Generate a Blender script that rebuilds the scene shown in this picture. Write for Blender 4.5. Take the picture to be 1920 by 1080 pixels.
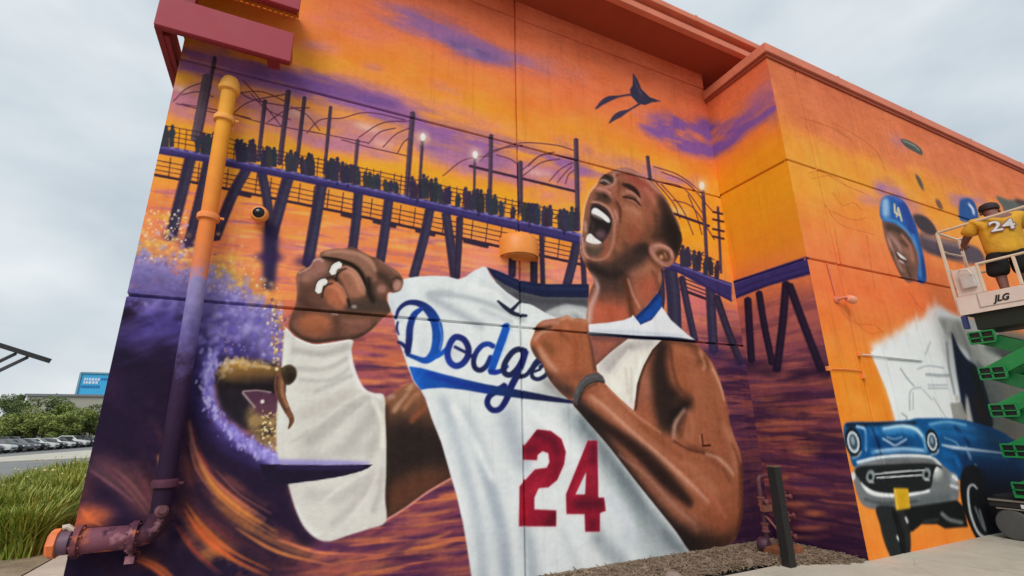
import bpy, bmesh, math, random
import numpy as np
from mathutils import Matrix, Vector
# ------------------------------------------------------------------ survey of the place (metres)
EYE = 1.6            # height of the lens
DY, FY, XC, XL = 5.3, 4.015, 6.65, -1.405     # main wall, front wall, inner/outer corner, left end of the main wall
FOC = 889.0          # focal length in tracing units (sheet 1920 x 1080)
_X = np.array([1955, 235, 889.]); _U = np.array([-45, -2990, 889.])
_X /= np.linalg.norm(_X); _U -= _X*_X.dot(_U); _U /= np.linalg.norm(_U); _Y = np.cross(_U, _X)
def sight(x, y):
    r = np.array([x-960, y-540, FOC]); return np.array([r@_X, r@_Y, r@_U])
def onY(x, y, k): d = sight(x, y); return Vector((d[0]*k/d[1], k, EYE+d[2]*k/d[1]))
def onX(x, y, k): d = sight(x, y); return Vector((k, d[1]*k/d[0], EYE+d[2]*k/d[0]))
def onZ(x, y, k): d = sight(x, y); t = (k-EYE)/d[2]; return Vector((d[0]*t, d[1]*t, k))
def tr(wall, p):
    """tracing points -> metres (along the wall, up) on the named wall"""
    R = np.column_stack([p[:, 0]-960, p[:, 1]-540, np.full(len(p), FOC)])
    a, b, e = R@_X, R@_Y, R@_U
    if wall == 'ret': return np.column_stack([b*XC/a, EYE+e*XC/a])
    k = DY if wall == 'main' else FY
    return np.column_stack([a*k/b, EYE+e*k/b])
# ------------------------------------------------------------------ camera, sky, sun, exposure
for o in list(bpy.data.objects): bpy.data.objects.remove(o)
scn = bpy.context.scene
col = scn.collection
cam = bpy.data.cameras.new('camera'); cob = bpy.data.objects.new('camera', cam); col.objects.link(cob)
cam.sensor_width = 36; cam.lens = 36*FOC/1920; cam.clip_start = .05; cam.clip_end = 3000
cob.matrix_world = Matrix(((_X[0], -_X[1], -_X[2], 0), (_Y[0], -_Y[1], -_Y[2], 0), (_U[0], -_U[1], -_U[2], EYE), (0, 0, 0, 1)))
scn.camera = cob
scn.view_settings.view_transform = 'Standard'; scn.view_settings.look = 'None'; scn.view_settings.gamma = 1
scn.view_settings.exposure = 0.42
SUN_DIR = Vector((-.46, -.56, .70)).normalized()      # towards the bright part of the overcast, behind the photographer
elev = math.asin(SUN_DIR.z)
world = bpy.data.worlds.new('World'); scn.world = world; world.use_nodes = True
wn, wl = world.node_tree.nodes, world.node_tree.links; wn.clear()
w_out = wn.new('ShaderNodeOutputWorld'); w_bg = wn.new('ShaderNodeBackground'); w_bg.inputs[1].default_value = .1
sky = wn.new('ShaderNodeTexSky'); sky.sky_type = 'NISHITA'; sky.sun_disc = False; sky.sun_elevation = elev
sky.sun_rotation = math.atan2(SUN_DIR.x, SUN_DIR.y); sky.air_density = 1.5; sky.dust_density = 4
tc = wn.new('ShaderNodeTexCoord'); mp = wn.new('ShaderNodeMapping'); mp.inputs['Scale'].default_value = (1, 1, 2.2)
mp.inputs['Location'].default_value = (.35, .1, .2); mp.inputs['Rotation'].default_value = (.2, .1, .5)
nz = wn.new('ShaderNodeTexNoise'); nz.inputs['Scale'].default_value = 2.1; nz.inputs['Detail'].default_value = 5; nz.inputs['Roughness'].default_value = .48
rp = wn.new('ShaderNodeValToRGB')                      # cloud deck: thick grey to thin white
rp.color_ramp.elements[0].position = .32; rp.color_ramp.elements[0].color = (.430, .500, .562, 1)
rp.color_ramp.elements[1].position = .68; rp.color_ramp.elements[1].color = (.800, .838, .858, 1)
e = rp.color_ramp.elements.new(.5); e.color = (.590, .655, .705, 1)
sc = wn.new('ShaderNodeVectorMath'); sc.operation = 'SCALE'; sc.inputs[3].default_value = 8.2
mx = wn.new('ShaderNodeMix'); mx.data_type = 'RGBA'; mx.inputs['Factor'].default_value = .92
wl.new(tc.outputs['Generated'], mp.inputs[0]); wl.new(mp.outputs[0], nz.inputs[0]); wl.new(nz.outputs[0], rp.inputs[0]); wl.new(rp.outputs[0], sc.inputs[0])
wl.new(sky.outputs[0], mx.inputs[6]); wl.new(sc.outputs[0], mx.inputs[7]); wl.new(mx.outputs[2], w_bg.inputs[0]); wl.new(w_bg.outputs[0], w_out.inputs[0])
sun = bpy.data.lights.new('sun', 'SUN'); sun.energy = 1.5; sun.angle = math.radians(35); sun.color = (1, .965, .92)
sob = bpy.data.objects.new('sun', sun); col.objects.link(sob)
sob.rotation_euler = SUN_DIR.to_track_quat('Z', 'Y').to_euler(); sob.location = (0, -5, 20)
# ------------------------------------------------------------------ helpers and materials
def lin(r, g, b):
    return tuple((c/255/12.92 if c <= 10.3 else ((c/255+.055)/1.055)**2.4) for c in (r, g, b))+(1,)
def tag(o, label=None, cat=None, group=None, kind=None):
    for k, v in (('label', label), ('category', cat), ('group', group), ('kind', kind)):
        if v: o[k] = v
    return o
def empty(name, loc=(0, 0, 0), rz=0, parent=None):
    o = bpy.data.objects.new(name, None); col.objects.link(o); o.location = loc; o.rotation_euler.z = rz
    o.empty_display_size = .2; o.parent = parent
    return o
def link(name, me, parent=None):
    o = bpy.data.objects.new(name, me); col.objects.link(o); o.parent = parent
    return o
def copy_tree(o, parent=None):
    c = o.copy(); col.objects.link(c); c.parent = parent
    for ch in o.children: copy_tree(ch, c)
    return c
class MB:
    def __init__(s): s.v = []; s.f = []
    def add(s, vs, fs):
        n = len(s.v); s.v += [tuple(p) for p in vs]; s.f += [tuple(i+n for i in f) for f in fs]; return s
    def box(s, x0, x1, y0, y1, z0, z1):
        return s.add([(x0, y0, z0), (x1, y0, z0), (x1, y1, z0), (x0, y1, z0), (x0, y0, z1), (x1, y0, z1), (x1, y1, z1), (x0, y1, z1)],
                     [(0, 3, 2, 1), (4, 5, 6, 7), (0, 1, 5, 4), (1, 2, 6, 5), (2, 3, 7, 6), (3, 0, 4, 7)])
    def bar(s, p, q, w, h, up=(0, 0, 1)):
        p, q = Vector(p), Vector(q); d = (q-p).normalized(); r = d.cross(Vector(up))
        r = (r if r.length > 1e-4 else d.cross(Vector((1, 0, 0)))).normalized(); u = r.cross(d); r *= w/2; u *= h/2
        return s.add([p-r-u, p+r-u, p+r+u, p-r+u, q-r-u, q+r-u, q+r+u, q-r+u], [(0, 3, 2, 1), (4, 5, 6, 7), (0, 1, 5, 4), (1, 2, 6, 5), (2, 3, 7, 6), (3, 0, 4, 7)][:6])
    def tube(s, path, r, n=14, cap=True):
        path = [Vector(p) for p in path]; rs = r if isinstance(r, (list, tuple)) else [r]*len(path); base = len(s.v); rings = []
        prev = None
        for i, p in enumerate(path):
            d = (path[min(i+1, len(path)-1)]-path[max(i-1, 0)]).normalized()
            a = prev-d*prev.dot(d) if prev is not None else d.cross(Vector((0, 0, 1)) if abs(d.z) < .9 else Vector((1, 0, 0)))
            a.normalize(); prev = a; b = d.cross(a)
            rings.append([p+(a*math.cos(t)+b*math.sin(t))*rs[i] for t in (2*math.pi*k/n for k in range(n))])
        vs = [q for R in rings for q in R]; fs = []
        for i in range(len(path)-1):
            for k in range(n): fs.append((i*n+k, i*n+(k+1) % n, (i+1)*n+(k+1) % n, (i+1)*n+k))
        if cap: fs += [tuple(range(n))[::-1], tuple((len(path)-1)*n+k for k in range(n))]
        return s.add(vs, fs)
    def lathe(s, prof, o, axis=(0, 0, 1), n=24):
        z = Vector(axis).normalized(); x = z.cross(Vector((0, 0, 1)) if abs(z.z) < .9 else Vector((1, 0, 0))).normalized(); y = z.cross(x); o = Vector(o)
        vs = [o+z*h+(x*math.cos(2*math.pi*k/n)+y*math.sin(2*math.pi*k/n))*max(r, 1e-4) for r, h in prof for k in range(n)]; fs = []
        for i in range(len(prof)-1):
            for k in range(n): fs.append((i*n+k, i*n+(k+1) % n, (i+1)*n+(k+1) % n, (i+1)*n+k))
        fs += [tuple(range(n))[::-1], tuple((len(prof)-1)*n+k for k in range(n))]
        return s.add(vs, fs)
    def prism(s, pts, d):
        n = len(pts); d = Vector(d); P = [Vector(p) for p in pts]
        return s.add(P+[p+d for p in P], [tuple(range(n))[::-1], tuple(range(n, 2*n))]+[(i, (i+1) % n, n+(i+1) % n, n+i) for i in range(n)])
    def build(s, name, m, parent=None, smooth=False, bevel=0, auto=True):
        me = bpy.data.meshes.new(name); me.from_pydata(s.v, [], s.f); me.validate()
        bm = bmesh.new(); bm.from_mesh(me); bmesh.ops.recalc_face_normals(bm, faces=bm.faces)
        if bevel: bmesh.ops.bevel(bm, geom=[e for e in bm.edges if e.calc_face_angle(0) > .6], offset=bevel, segments=2, affect='EDGES', profile=.6, clamp_overlap=True)
        bm.to_mesh(me); bm.free()
        if smooth:
            for p in me.polygons: p.use_smooth = True
            if auto: me.set_sharp_from_angle(angle=math.radians(40))
        me.materials.append(m)
        return link(name, me, parent)
def mat(name, c, rough=.6, metal=0, var=.12, scale=6, bump=0, bscale=40, spec=.4, c2=None, dirt=0):
    m = bpy.data.materials.new(name); m.use_nodes = True; nt = m.node_tree; N = nt.nodes; L = nt.links; b = N['Principled BSDF']
    b.inputs['Roughness'].default_value = rough; b.inputs['Metallic'].default_value = metal; b.inputs['Specular IOR Level'].default_value = spec
    g = N.new('ShaderNodeNewGeometry'); nzt = N.new('ShaderNodeTexNoise'); nzt.inputs['Scale'].default_value = scale; nzt.inputs['Detail'].default_value = 6; nzt.inputs['Roughness'].default_value = .65
    L.new(g.outputs['Position'], nzt.inputs['Vector'])
    r = N.new('ShaderNodeValToRGB'); r.color_ramp.elements[0].position = .28; r.color_ramp.elements[1].position = .74
    c = tuple(c)[:3]
    a = tuple(max(0, x*(1-var)) for x in c); d = tuple(min(1, x*(1+var)) for x in (tuple(c2)[:3] if c2 else c))
    r.color_ramp.elements[0].color = a+(1,); r.color_ramp.elements[1].color = d+(1,)
    L.new(nzt.outputs[0], r.inputs[0]); L.new(r.outputs[0], b.inputs['Base Color'])
    rr = N.new('ShaderNodeMapRange'); rr.inputs[3].default_value = max(.05, rough-.12); rr.inputs[4].default_value = min(1, rough+.12); L.new(nzt.outputs[0], rr.inputs[0]); L.new(rr.outputs[0], b.inputs['Roughness'])
    if bump:
        n2 = N.new('ShaderNodeTexNoise'); n2.inputs['Scale'].default_value = bscale; n2.inputs['Detail'].default_value = 5; L.new(g.outputs['Position'], n2.inputs['Vector'])
        bp = N.new('ShaderNodeBump'); bp.inputs['Strength'].default_value = bump; bp.inputs['Distance'].default_value = .02; L.new(n2.outputs[0], bp.inputs['Height']); L.new(bp.outputs[0], b.inputs['Normal'])
    return m
def zmat(name, st, lo, hi, axis='Z', rough=.6):
    """paint that changes colour along a pipe"""
    m = mat(name, (1, 1, 1), rough, var=.08, scale=9, bump=.1, bscale=60); N = m.node_tree.nodes; L = m.node_tree.links; b = N['Principled BSDF']
    g = N['Geometry'] if 'Geometry' in N else [n for n in N if n.type == 'NEW_GEOMETRY'][0]
    s = N.new('ShaderNodeSeparateXYZ'); L.new(g.outputs['Position'], s.inputs[0])
    mr = N.new('ShaderNodeMapRange'); mr.inputs[1].default_value = lo; mr.inputs[2].default_value = hi; L.new(s.outputs[axis], mr.inputs[0])
    r = N.new('ShaderNodeValToRGB'); els = r.color_ramp.elements
    els[0].position = (st[0][0]-lo)/(hi-lo); els[0].color = lin(*st[0][1]); els[1].position = (st[-1][0]-lo)/(hi-lo); els[1].color = lin(*st[-1][1])
    for z, cc in st[1:-1]: e = els.new((z-lo)/(hi-lo)); e.color = lin(*cc)
    mxx = N.new('ShaderNodeMix'); mxx.data_type = 'RGBA'; mxx.blend_type = 'MULTIPLY'; mxx.inputs['Factor'].default_value = 1
    old = [l.from_socket for l in L if l.to_socket == b.inputs['Base Color']][0]
    nz2 = [n for n in N if n.type == 'TEX_NOISE'][0]; ad = N.new('ShaderNodeMath'); ad.operation = 'MULTIPLY_ADD'; ad.inputs[1].default_value = .16; ad.inputs[2].default_value = -.08
    a2 = N.new('ShaderNodeMath'); L.new(nz2.outputs[0], ad.inputs[0]); L.new(ad.outputs[0], a2.inputs[0]); L.new(mr.outputs[0], a2.inputs[1]); L.new(a2.outputs[0], r.inputs[0])
    L.new(old, mxx.inputs[6]); L.new(r.outputs[0], mxx.inputs[7]); L.new(mxx.outputs[2], b.inputs['Base Color'])
    return m
M = {}
def K(name, *a, **k):
    if name not in M: M[name] = mat(name, *a, **k)
    return M[name]
# ------------------------------------------------------------------ mural painting
# The mural is flat paint on three concrete walls.  It is painted here with numpy on one canvas per
# wall, measured in wall metres, and stored as a colour attribute on the wall panels.
# Outlines below are tracing points; tr() turns them into metres on the wall they belong to.
class Canvas:
    def __init__(s, wall, u0, u1, v0, v1, ppm):
        s.wall, s.u0, s.u1, s.v0, s.v1, s.ppm = wall, u0, u1, v0, v1, ppm
        s.W = int((u1-u0)*ppm); s.H = int((v1-v0)*ppm)
        s.rgb = np.zeros((s.H, s.W, 3), np.float32)
        s.tag = np.zeros((s.H, s.W), np.uint8)
        s.masks = {}
        s.uu = (u0+(np.arange(s.W)+.5)/ppm)[None, :]
        s.vv = (v0+(np.arange(s.H)+.5)/ppm)[:, None]
    def map(s, pts):
        p = tr(s.wall, np.asarray(pts, float))
        return np.stack([(p[:, 0]-s.u0)*s.ppm, (p[:, 1]-s.v0)*s.ppm], 1)
    def k(s, p):
        a = s.map([p, (p[0]+1, p[1]), (p[0], p[1]+1)])
        return math.sqrt(abs(np.cross(a[1]-a[0], a[2]-a[0])))+1e-6
    def raster(s, q, soft):
        pad = int(3*soft+3)
        x0 = max(-pad, int(q[:, 0].min())-pad); x1 = min(s.W+pad, int(q[:, 0].max())+pad+2)
        y0 = max(-pad, int(q[:, 1].min())-pad); y1 = min(s.H+pad, int(q[:, 1].max())+pad+2)
        if x1 <= max(x0, 0) or y1 <= max(y0, 0) or x0 >= s.W or y0 >= s.H: return None
        n = 3; w, h = (x1-x0)*n, (y1-y0)*n
        acc = np.zeros((h, w+1), np.int16)
        P = (q-np.array([x0, y0]))*n
        for a, b in zip(P, np.roll(P, -1, 0)):
            if a[1] == b[1]: continue
            sg = 1
            if a[1] > b[1]: a, b, sg = b, a, -1
            r0 = max(0, int(math.ceil(a[1]-.5))); r1 = min(h, int(math.ceil(b[1]-.5)))
            if r1 <= r0: continue
            r = np.arange(r0, r1)
            xx = a[0]+(r+.5-a[1])*(b[0]-a[0])/(b[1]-a[1])
            acc[r, np.clip(np.ceil(xx-.5), 0, w).astype(int)] += sg
        m = (np.cumsum(acc, 1)[:, :w] != 0).astype(np.float32)
        m = m.reshape(y1-y0, n, x1-x0, n).mean((1, 3))
        if soft > .75: m = blur(m, soft)
        cx0, cx1, cy0, cy1 = max(x0, 0), min(x1, s.W), max(y0, 0), min(y1, s.H)
        return cx0, cx1, cy0, cy1, m[cy0-y0:cy1-y0, cx0-x0:cx1-x0]
    def put(s, R, color, alpha=1., clip=None, tag=None, store=None, noise=None, grad=None):
        if R is None: return
        x0, x1, y0, y1, m = R
        a = m*alpha
        if clip is not None: a = a*s.masks[clip][y0:y1, x0:x1]
        if noise is not None: a = np.clip(a*noise[y0:y1, x0:x1], 0, 1)
        c = np.array(color, np.float32)
        if grad is not None:                       # painted blend between two colours: (p0, p1, colour2)
            g = s.map([grad[0], grad[1]]); d = g[1]-g[0]
            X, Yy = np.meshgrid(np.arange(x0, x1), np.arange(y0, y1))
            t = np.clip(((X-g[0, 0])*d[0]+(Yy-g[0, 1])*d[1])/(d@d), 0, 1)[..., None]
            c = c*(1-t)+np.array(grad[2], np.float32)*t
        v = s.rgb[y0:y1, x0:x1]; v += (c-v)*a[..., None]
        if tag is not None: s.tag[y0:y1, x0:x1][a > .5] = tag
        if store:
            M = s.masks.setdefault(store, np.zeros((s.H, s.W), np.float32))
            M[y0:y1, x0:x1] = np.maximum(M[y0:y1, x0:x1], m)
    def fill(s, pts, color, soft=.8, curve=True, **kw):
        pts = np.asarray(pts, float)
        k = s.k(pts.mean(0))
        if curve: pts = crom(pts, True)
        R = s.raster(s.map(pts), soft*k); s.put(R, color, **kw)
    def stroke(s, pts, w, color, soft=.8, **kw):
        pts = np.asarray(pts, float)
        if np.isscalar(w): w = [w]*len(pts)
        w = np.asarray(w, float)
        if len(w) != len(pts): w = np.interp(np.linspace(0, 1, len(pts)), np.linspace(0, 1, len(w)), w)
        q = crom(np.column_stack([pts, w]), False) if len(pts) > 2 else np.column_stack([pts, w])
        p, w = q[:, :2], q[:, 2]
        d = np.gradient(p, axis=0); d /= np.linalg.norm(d, axis=1)[:, None]+1e-9
        nrm = np.stack([-d[:, 1], d[:, 0]], 1)*w[:, None]/2
        e0 = p[0]-d[0]*w[0]*.3; e1 = p[-1]+d[-1]*w[-1]*.3
        poly = np.vstack([p+nrm, e1[None], (p-nrm)[::-1], e0[None]])
        s.put(s.raster(s.map(poly), soft*s.k(p.mean(0))), color, **kw)
    def dot(s, c, rx, ry, color, soft=2., ang=0, **kw):
        t = np.linspace(0, 2*math.pi, 25)[:-1]; ca, sa = math.cos(ang), math.sin(ang)
        x, y = rx*np.cos(t), ry*np.sin(t)
        s.fill(np.stack([c[0]+x*ca-y*sa, c[1]+x*sa+y*ca], 1), color, soft, curve=False, **kw)
    def noise(s, su, sv, seed, octs=4):            # fractal noise 0..1, feature size su x sv metres
        out = np.zeros((s.H, s.W), np.float32); amp = 1; tot = 0
        for o in range(octs):
            out += amp*vnoise(s, su/2**o, sv/2**o, seed+o*17); tot += amp; amp *= .55
        return np.clip((out/tot-.5)*1.7+.5, 0, 1)

def blur(m, sig):
    r = max(1, int(round(sig*.95))); reps = 1 if sig < 1.3 else 2 if sig < 2 else 3
    for ax in (0, 1):
        for _ in range(reps):
            p = [(0, 0), (0, 0)]; p[ax] = (r+1, r)
            c = np.cumsum(np.pad(m, p), ax, dtype=np.float64)
            m = ((c[2*r+1:]-c[:-2*r-1]) if ax == 0 else (c[:, 2*r+1:]-c[:, :-2*r-1]))/(2*r+1)
    return m.astype(np.float32)

def vnoise(s, su, sv, seed):
    rng = np.random.RandomState(seed)
    gx = (s.uu[0]-s.u0)/su; gy = (s.vv[:, 0]-s.v0)/sv
    G = rng.rand(int(gy.max())+3, int(gx.max())+3).astype(np.float32)
    ix, iy = gx.astype(int), gy.astype(int)
    fx = gx-ix; fy = gy-iy; fx = fx*fx*(3-2*fx); fy = (fy*fy*(3-2*fy))[:, None]
    A = G[iy][:, ix]*(1-fx)+G[iy][:, ix+1]*fx; B = G[iy+1][:, ix]*(1-fx)+G[iy+1][:, ix+1]*fx
    return (A*(1-fy)+B*fy).astype(np.float32)

def crom(p, closed, n=7):
    p = np.asarray(p, float)
    q = np.vstack([p[-1:], p, p[:2]]) if closed else np.vstack([2*p[:1]-p[1:2], p, 2*p[-1:]-p[-2:-1]])
    t = np.linspace(0, 1, n+1)[:-1][:, None]; out = []
    for i in range(1, len(q)-2):
        a, b, c, d = q[i-1], q[i], q[i+1], q[i+2]
        out.append(.5*(2*b+(c-a)*t+(2*a-5*b+4*c-d)*t*t+(3*b-a-3*c+d)*t**3))
    r = np.vstack(out)
    return r if closed else np.vstack([r, p[-1:]])

def stops(v, st):
    z = [a for a, _ in st]; c = np.array([b for _, b in st], float)
    return np.stack([np.interp(v, z, c[:, i]) for i in range(3)], -1).astype(np.float32)

# motif numbers used to cut the paint into parts
(BG, PIER, WAVE, SURFER, BOARD, BIRD, SKIN, HEADT, TEETH, HANDT, TAPE, SLEEVE, TANK, BAND, JERSEY, LETTER, NUMBER,
 COLLAR, CAR, CARLAMP, CARCHROME, CARWHEEL, PLATE, CAPFACE, CAPT, SKETCH, HAND2, ARM2, WHEEL2, LAMP2, CAP2, BIRD2, FLAP, BIRD3, BIRD4, TEETH2) = range(36)

def water(c, seed, lo, hi, mask, dark, mid, warm, amt=1.):
    """horizontal painted ripples between heights lo and hi"""
    n1 = c.noise(1.1, .10, seed, 4); n2 = c.noise(.8, .07, seed+5, 4); n3 = c.noise(1.6, .16, seed+9, 3)
    for n, col, th, sh in ((n3, mid, .45, 4), (n1, dark, .5, 5), (n2, warm, .58, 6)):
        a = np.clip((n-th)*sh, 0, 1)*mask*amt
        c.rgb += (np.array(col, np.float32)-c.rgb)*(a*.75)[..., None]

def paint_main(c):
    v = c.vv+0*c.uu; u = c.uu+0*c.vv
    warp = (c.noise(2.2, .9, 3)-.5)*.7
    sky = [(0, (70, 40, 78)), (.8, (104, 56, 78)), (1.5, (135, 74, 84)), (2.2, (165, 92, 88)), (2.7, (196, 112, 92)), (3.1, (222, 130, 92)), (3.6, (232, 138, 90)),
           (4.1, (240, 146, 66)), (4.7, (243, 160, 50)), (5.3, (240, 156, 60)), (5.8, (241, 156, 58)), (6.25, (236, 138, 66)), (6.8, (226, 122, 78)),
           (7.6, (216, 114, 80)), (8.3, (210, 106, 74))]
    c.rgb[:] = stops(v+warp*np.clip((v-3.5)/2, 0.1, 1), sky)
    fine = (c.noise(.5, .25, 31)-.5)[..., None]*14
    c.rgb += fine
    # sea
    sea = np.clip((3.95-v)/.5, 0, 1)
    water(c, 41, 0, 4, sea*np.clip((v-2.3)/.6, .0, 1), (168, 100, 120), (205, 128, 130), (240, 158, 84), .8)
    low = np.clip((2.75-v)/.5, 0, 1)
    water(c, 57, 0, 3, low, (66, 40, 76), (128, 66, 84), (206, 116, 78), 1.)
    # right end of the sea is darker and redder
    rt = np.clip((u-4.6)/1.0, 0, 1)*np.clip((3.6-v)/.9, 0, 1)
    c.rgb += (np.array((100, 58, 80), np.float32)-c.rgb)*(rt*.72)[..., None]
    water(c, 77, 0, 3, rt, (48, 30, 62), (104, 54, 74), (166, 90, 72), .7)
    lowr = np.clip((u-5.2)/.8, 0, 1)*np.clip((1.9-v)/1.4, 0, 1)*.62; c.rgb += (np.array((44, 28, 56), np.float32)-c.rgb)*lowr[..., None]
    # clouds
    nz = c.noise(.7, .16, 5, 5)*1.5; nb = c.noise(.5, .2, 8, 4)*1.5
    P1, P2, P3 = (150, 102, 152), (176, 122, 150), (120, 84, 140)
    c.fill([(330, 95), (420, 88), (540, 118), (660, 150), (760, 185), (860, 235), (960, 262), (1090, 300), (1180, 330), (1080, 332), (960, 306), (860, 288), (760, 240), (640, 205), (540, 175), (430, 150), (330, 140)],
           P1, 9, alpha=1, noise=nz*1.25)
    c.fill([(330, 150), (430, 160), (560, 205), (650, 225), (760, 250), (880, 300), (1060, 335), (1060, 350), (880, 325), (760, 290), (620, 262), (450, 215), (330, 190)], P2, 9, alpha=.75, noise=nb)
    c.fill([(325, 165), (420, 175), (520, 200), (640, 225), (760, 262), (760, 300), (640, 285), (520, 262), (400, 235), (315, 215)], (192, 128, 142), 10, alpha=.85, noise=nb*1.2)
    c.fill([(850, 275), (960, 300), (1085, 320), (1085, 360), (960, 345), (850, 320)], (186, 122, 146), 9, alpha=.85, noise=nb*1.2)
    c.fill([(760, 235), (860, 275), (960, 310), (880, 312), (780, 285)], (152, 106, 152), 8, alpha=.8, noise=nz*1.2)
    c.fill([(470, 120), (560, 135), (680, 168), (760, 200), (690, 195), (580, 170), (480, 145)], P3, 8, alpha=.9, noise=nz*1.2)
    c.fill([(690, 10), (780, 20), (860, 50), (930, 90), (1010, 118), (1040, 135), (960, 130), (880, 115), (810, 80), (730, 45)], (158, 110, 152), 11, alpha=1, noise=nz*1.25)
    c.fill([(830, 70), (890, 85), (950, 112), (965, 125), (900, 112), (850, 95)], (122, 96, 140), 6, alpha=.85, noise=nb)
    c.dot((880, 94), 14, 3, (200, 160, 170), 4, .4, alpha=.5)
    c.fill([(800, 150), (850, 160), (880, 180), (840, 185)], P2, 7, alpha=.6, noise=nb)
    c.fill([(680, 120), (710, 122), (720, 132), (690, 130)], P2, 5, alpha=.6)
    c.fill([(1190, 222), (1240, 215), (1300, 222), (1360, 230), (1360, 295), (1290, 285), (1240, 262), (1200, 240)], (134, 92, 152), 8, alpha=1, noise=nb*1.2)
    c.fill([(1130, 290), (1190, 300), (1240, 318), (1300, 330), (1330, 345), (1260, 345), (1180, 330)], P2, 8, alpha=.8, noise=nb)
    c.fill([(940, 330), (1010, 338), (1080, 352), (1080, 395), (1000, 372)], (206, 130, 140), 10, alpha=.6, noise=nb)
    c.fill([(640, 140), (760, 160), (880, 205), (1000, 250), (1090, 268), (1000, 272), (880, 240), (760, 200), (650, 165)], (206, 132, 120), 14, alpha=.6, noise=nb)
    c.fill([(560, 30), (680, 20), (760, 60), (700, 80), (600, 60)], (206, 122, 120), 14, alpha=.6, noise=nb)
    c.fill([(960, 95), (1060, 110), (1120, 150), (1040, 150), (980, 130)], (206, 124, 112), 12, alpha=.6, noise=nb)
    c.fill([(560, 75), (620, 82), (640, 100), (580, 95)], (196, 128, 130), 8, alpha=.7, noise=nb)
    c.fill([(1040, 255), (1100, 262), (1150, 290), (1110, 300), (1050, 280)], (188, 120, 128), 9, alpha=.7, noise=nb)
    for x, y, w in ((690, 240, 30), (720, 270, 25), (420, 175, 25), (340, 165, 16), (1010, 325, 30), (560, 215, 22), (1270, 395, 25)):
        c.dot((x, y), w, 6, (250, 214, 170), 5, .25, alpha=.55, noise=nb)
    c.dot((345, 148), 22, 12, (232, 160, 54), 6, .2, alpha=.8)
    c.fill([(1060, 520), (1100, 400), (1100, 330), (1140, 330), (1100, 560)], (240, 160, 70), 6, alpha=.4)
    # warm ripples beside the hands
    for a in range(26):
        rr = np.random.RandomState(300+a); x = rr.uniform(650, 770); y = rr.uniform(610, 735)
        c.stroke([(x-22, y), (x, y+rr.uniform(-3, 3)), (x+24, y+rr.uniform(-2, 6))], [2, 7, 2], [(206, 116, 84), (96, 56, 92), (168, 92, 104), (120, 64, 88), (222, 142, 90)][a % 5], 1.8, alpha=.75)
    # pink light on the sea behind the pilings, and broken yellow and lilac ripples
    c.fill([(880, 455), (960, 470), (1090, 480), (1095, 560), (960, 540), (880, 520)], (226, 140, 132), 10, alpha=.65, noise=nb); c.fill([(1255, 520), (1345, 545), (1350, 640), (1270, 620)], (206, 116, 120), 10, alpha=.6, noise=nb)
    for a in range(210):
        rr = np.random.RandomState(1300+a); x = rr.uniform(300, 1090); y = rr.uniform(deck(x)+70, min(deck(x)+215, 585)); L_ = rr.uniform(12, 44)
        c.stroke([(x-L_, y-L_*.10), (x, y+rr.uniform(-2, 2)), (x+L_, y+L_*.14)], [1, rr.uniform(3, 7), 1], [(248, 176, 84), (176, 112, 140), (240, 160, 110), (206, 124, 122), (250, 188, 104), (160, 98, 128)][a % 6], 1.6, alpha=.6)
    pier(c)
    wave(c)
    figure(c)
    # flying birds
    c.fill([(1187, 137), (1195, 148), (1203, 167), (1218, 182), (1240, 190), (1222, 192), (1210, 197), (1197, 195), (1183, 180), (1181, 168), (1186, 160)], (66, 62, 84), .8, curve=False, tag=BIRD)
    c.stroke([(1184, 177), (1160, 181), (1143, 185), (1130, 192), (1117, 204)], [4, 4, 10, 9, 3], (68, 60, 82), .8, tag=BIRD)
    c.stroke([(1200, 194), (1180, 206), (1163, 214), (1152, 221), (1142, 231)], [4, 4, 11, 9, 2], (66, 60, 82), .8, tag=BIRD)
    c.stroke([(1188, 142), (1194, 160), (1204, 180)], 4, (96, 84, 104), 1.2, alpha=.6)

DECK = [(280, 268), (380, 287), (640, 340), (793, 373), (940, 405), (1083, 436), (1271, 494), (1340, 520), (1372, 531)]
def grain(c, seed):
    """uneven hand-sprayed film: fine speckle, roller lap marks, a darker toe to deep colours"""
    a = c.noise(.035, .03, seed, 2)-.5; b = c.noise(.25, .05, seed+3, 3)-.5; d = c.noise(.06, .5, seed+6, 3)-.5
    lum = c.rgb.mean(-1)/255; q = np.clip(1.15-lum, .15, 1)
    c.rgb *= (1+(a*.09+b*.06+d*.05)*q)[..., None]
    lum = c.rgb.mean(-1)/255; t = np.clip(lum/.44, .05, 1)**.2; c.rgb *= t[..., None]
    g = c.rgb.mean(-1, keepdims=True); c.rgb = np.clip(g+(c.rgb-g)*1.1, 0, 252).astype(np.float32)
def deck(x): return float(np.interp(x, [p[0] for p in DECK], [p[1] for p in DECK]))

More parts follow.
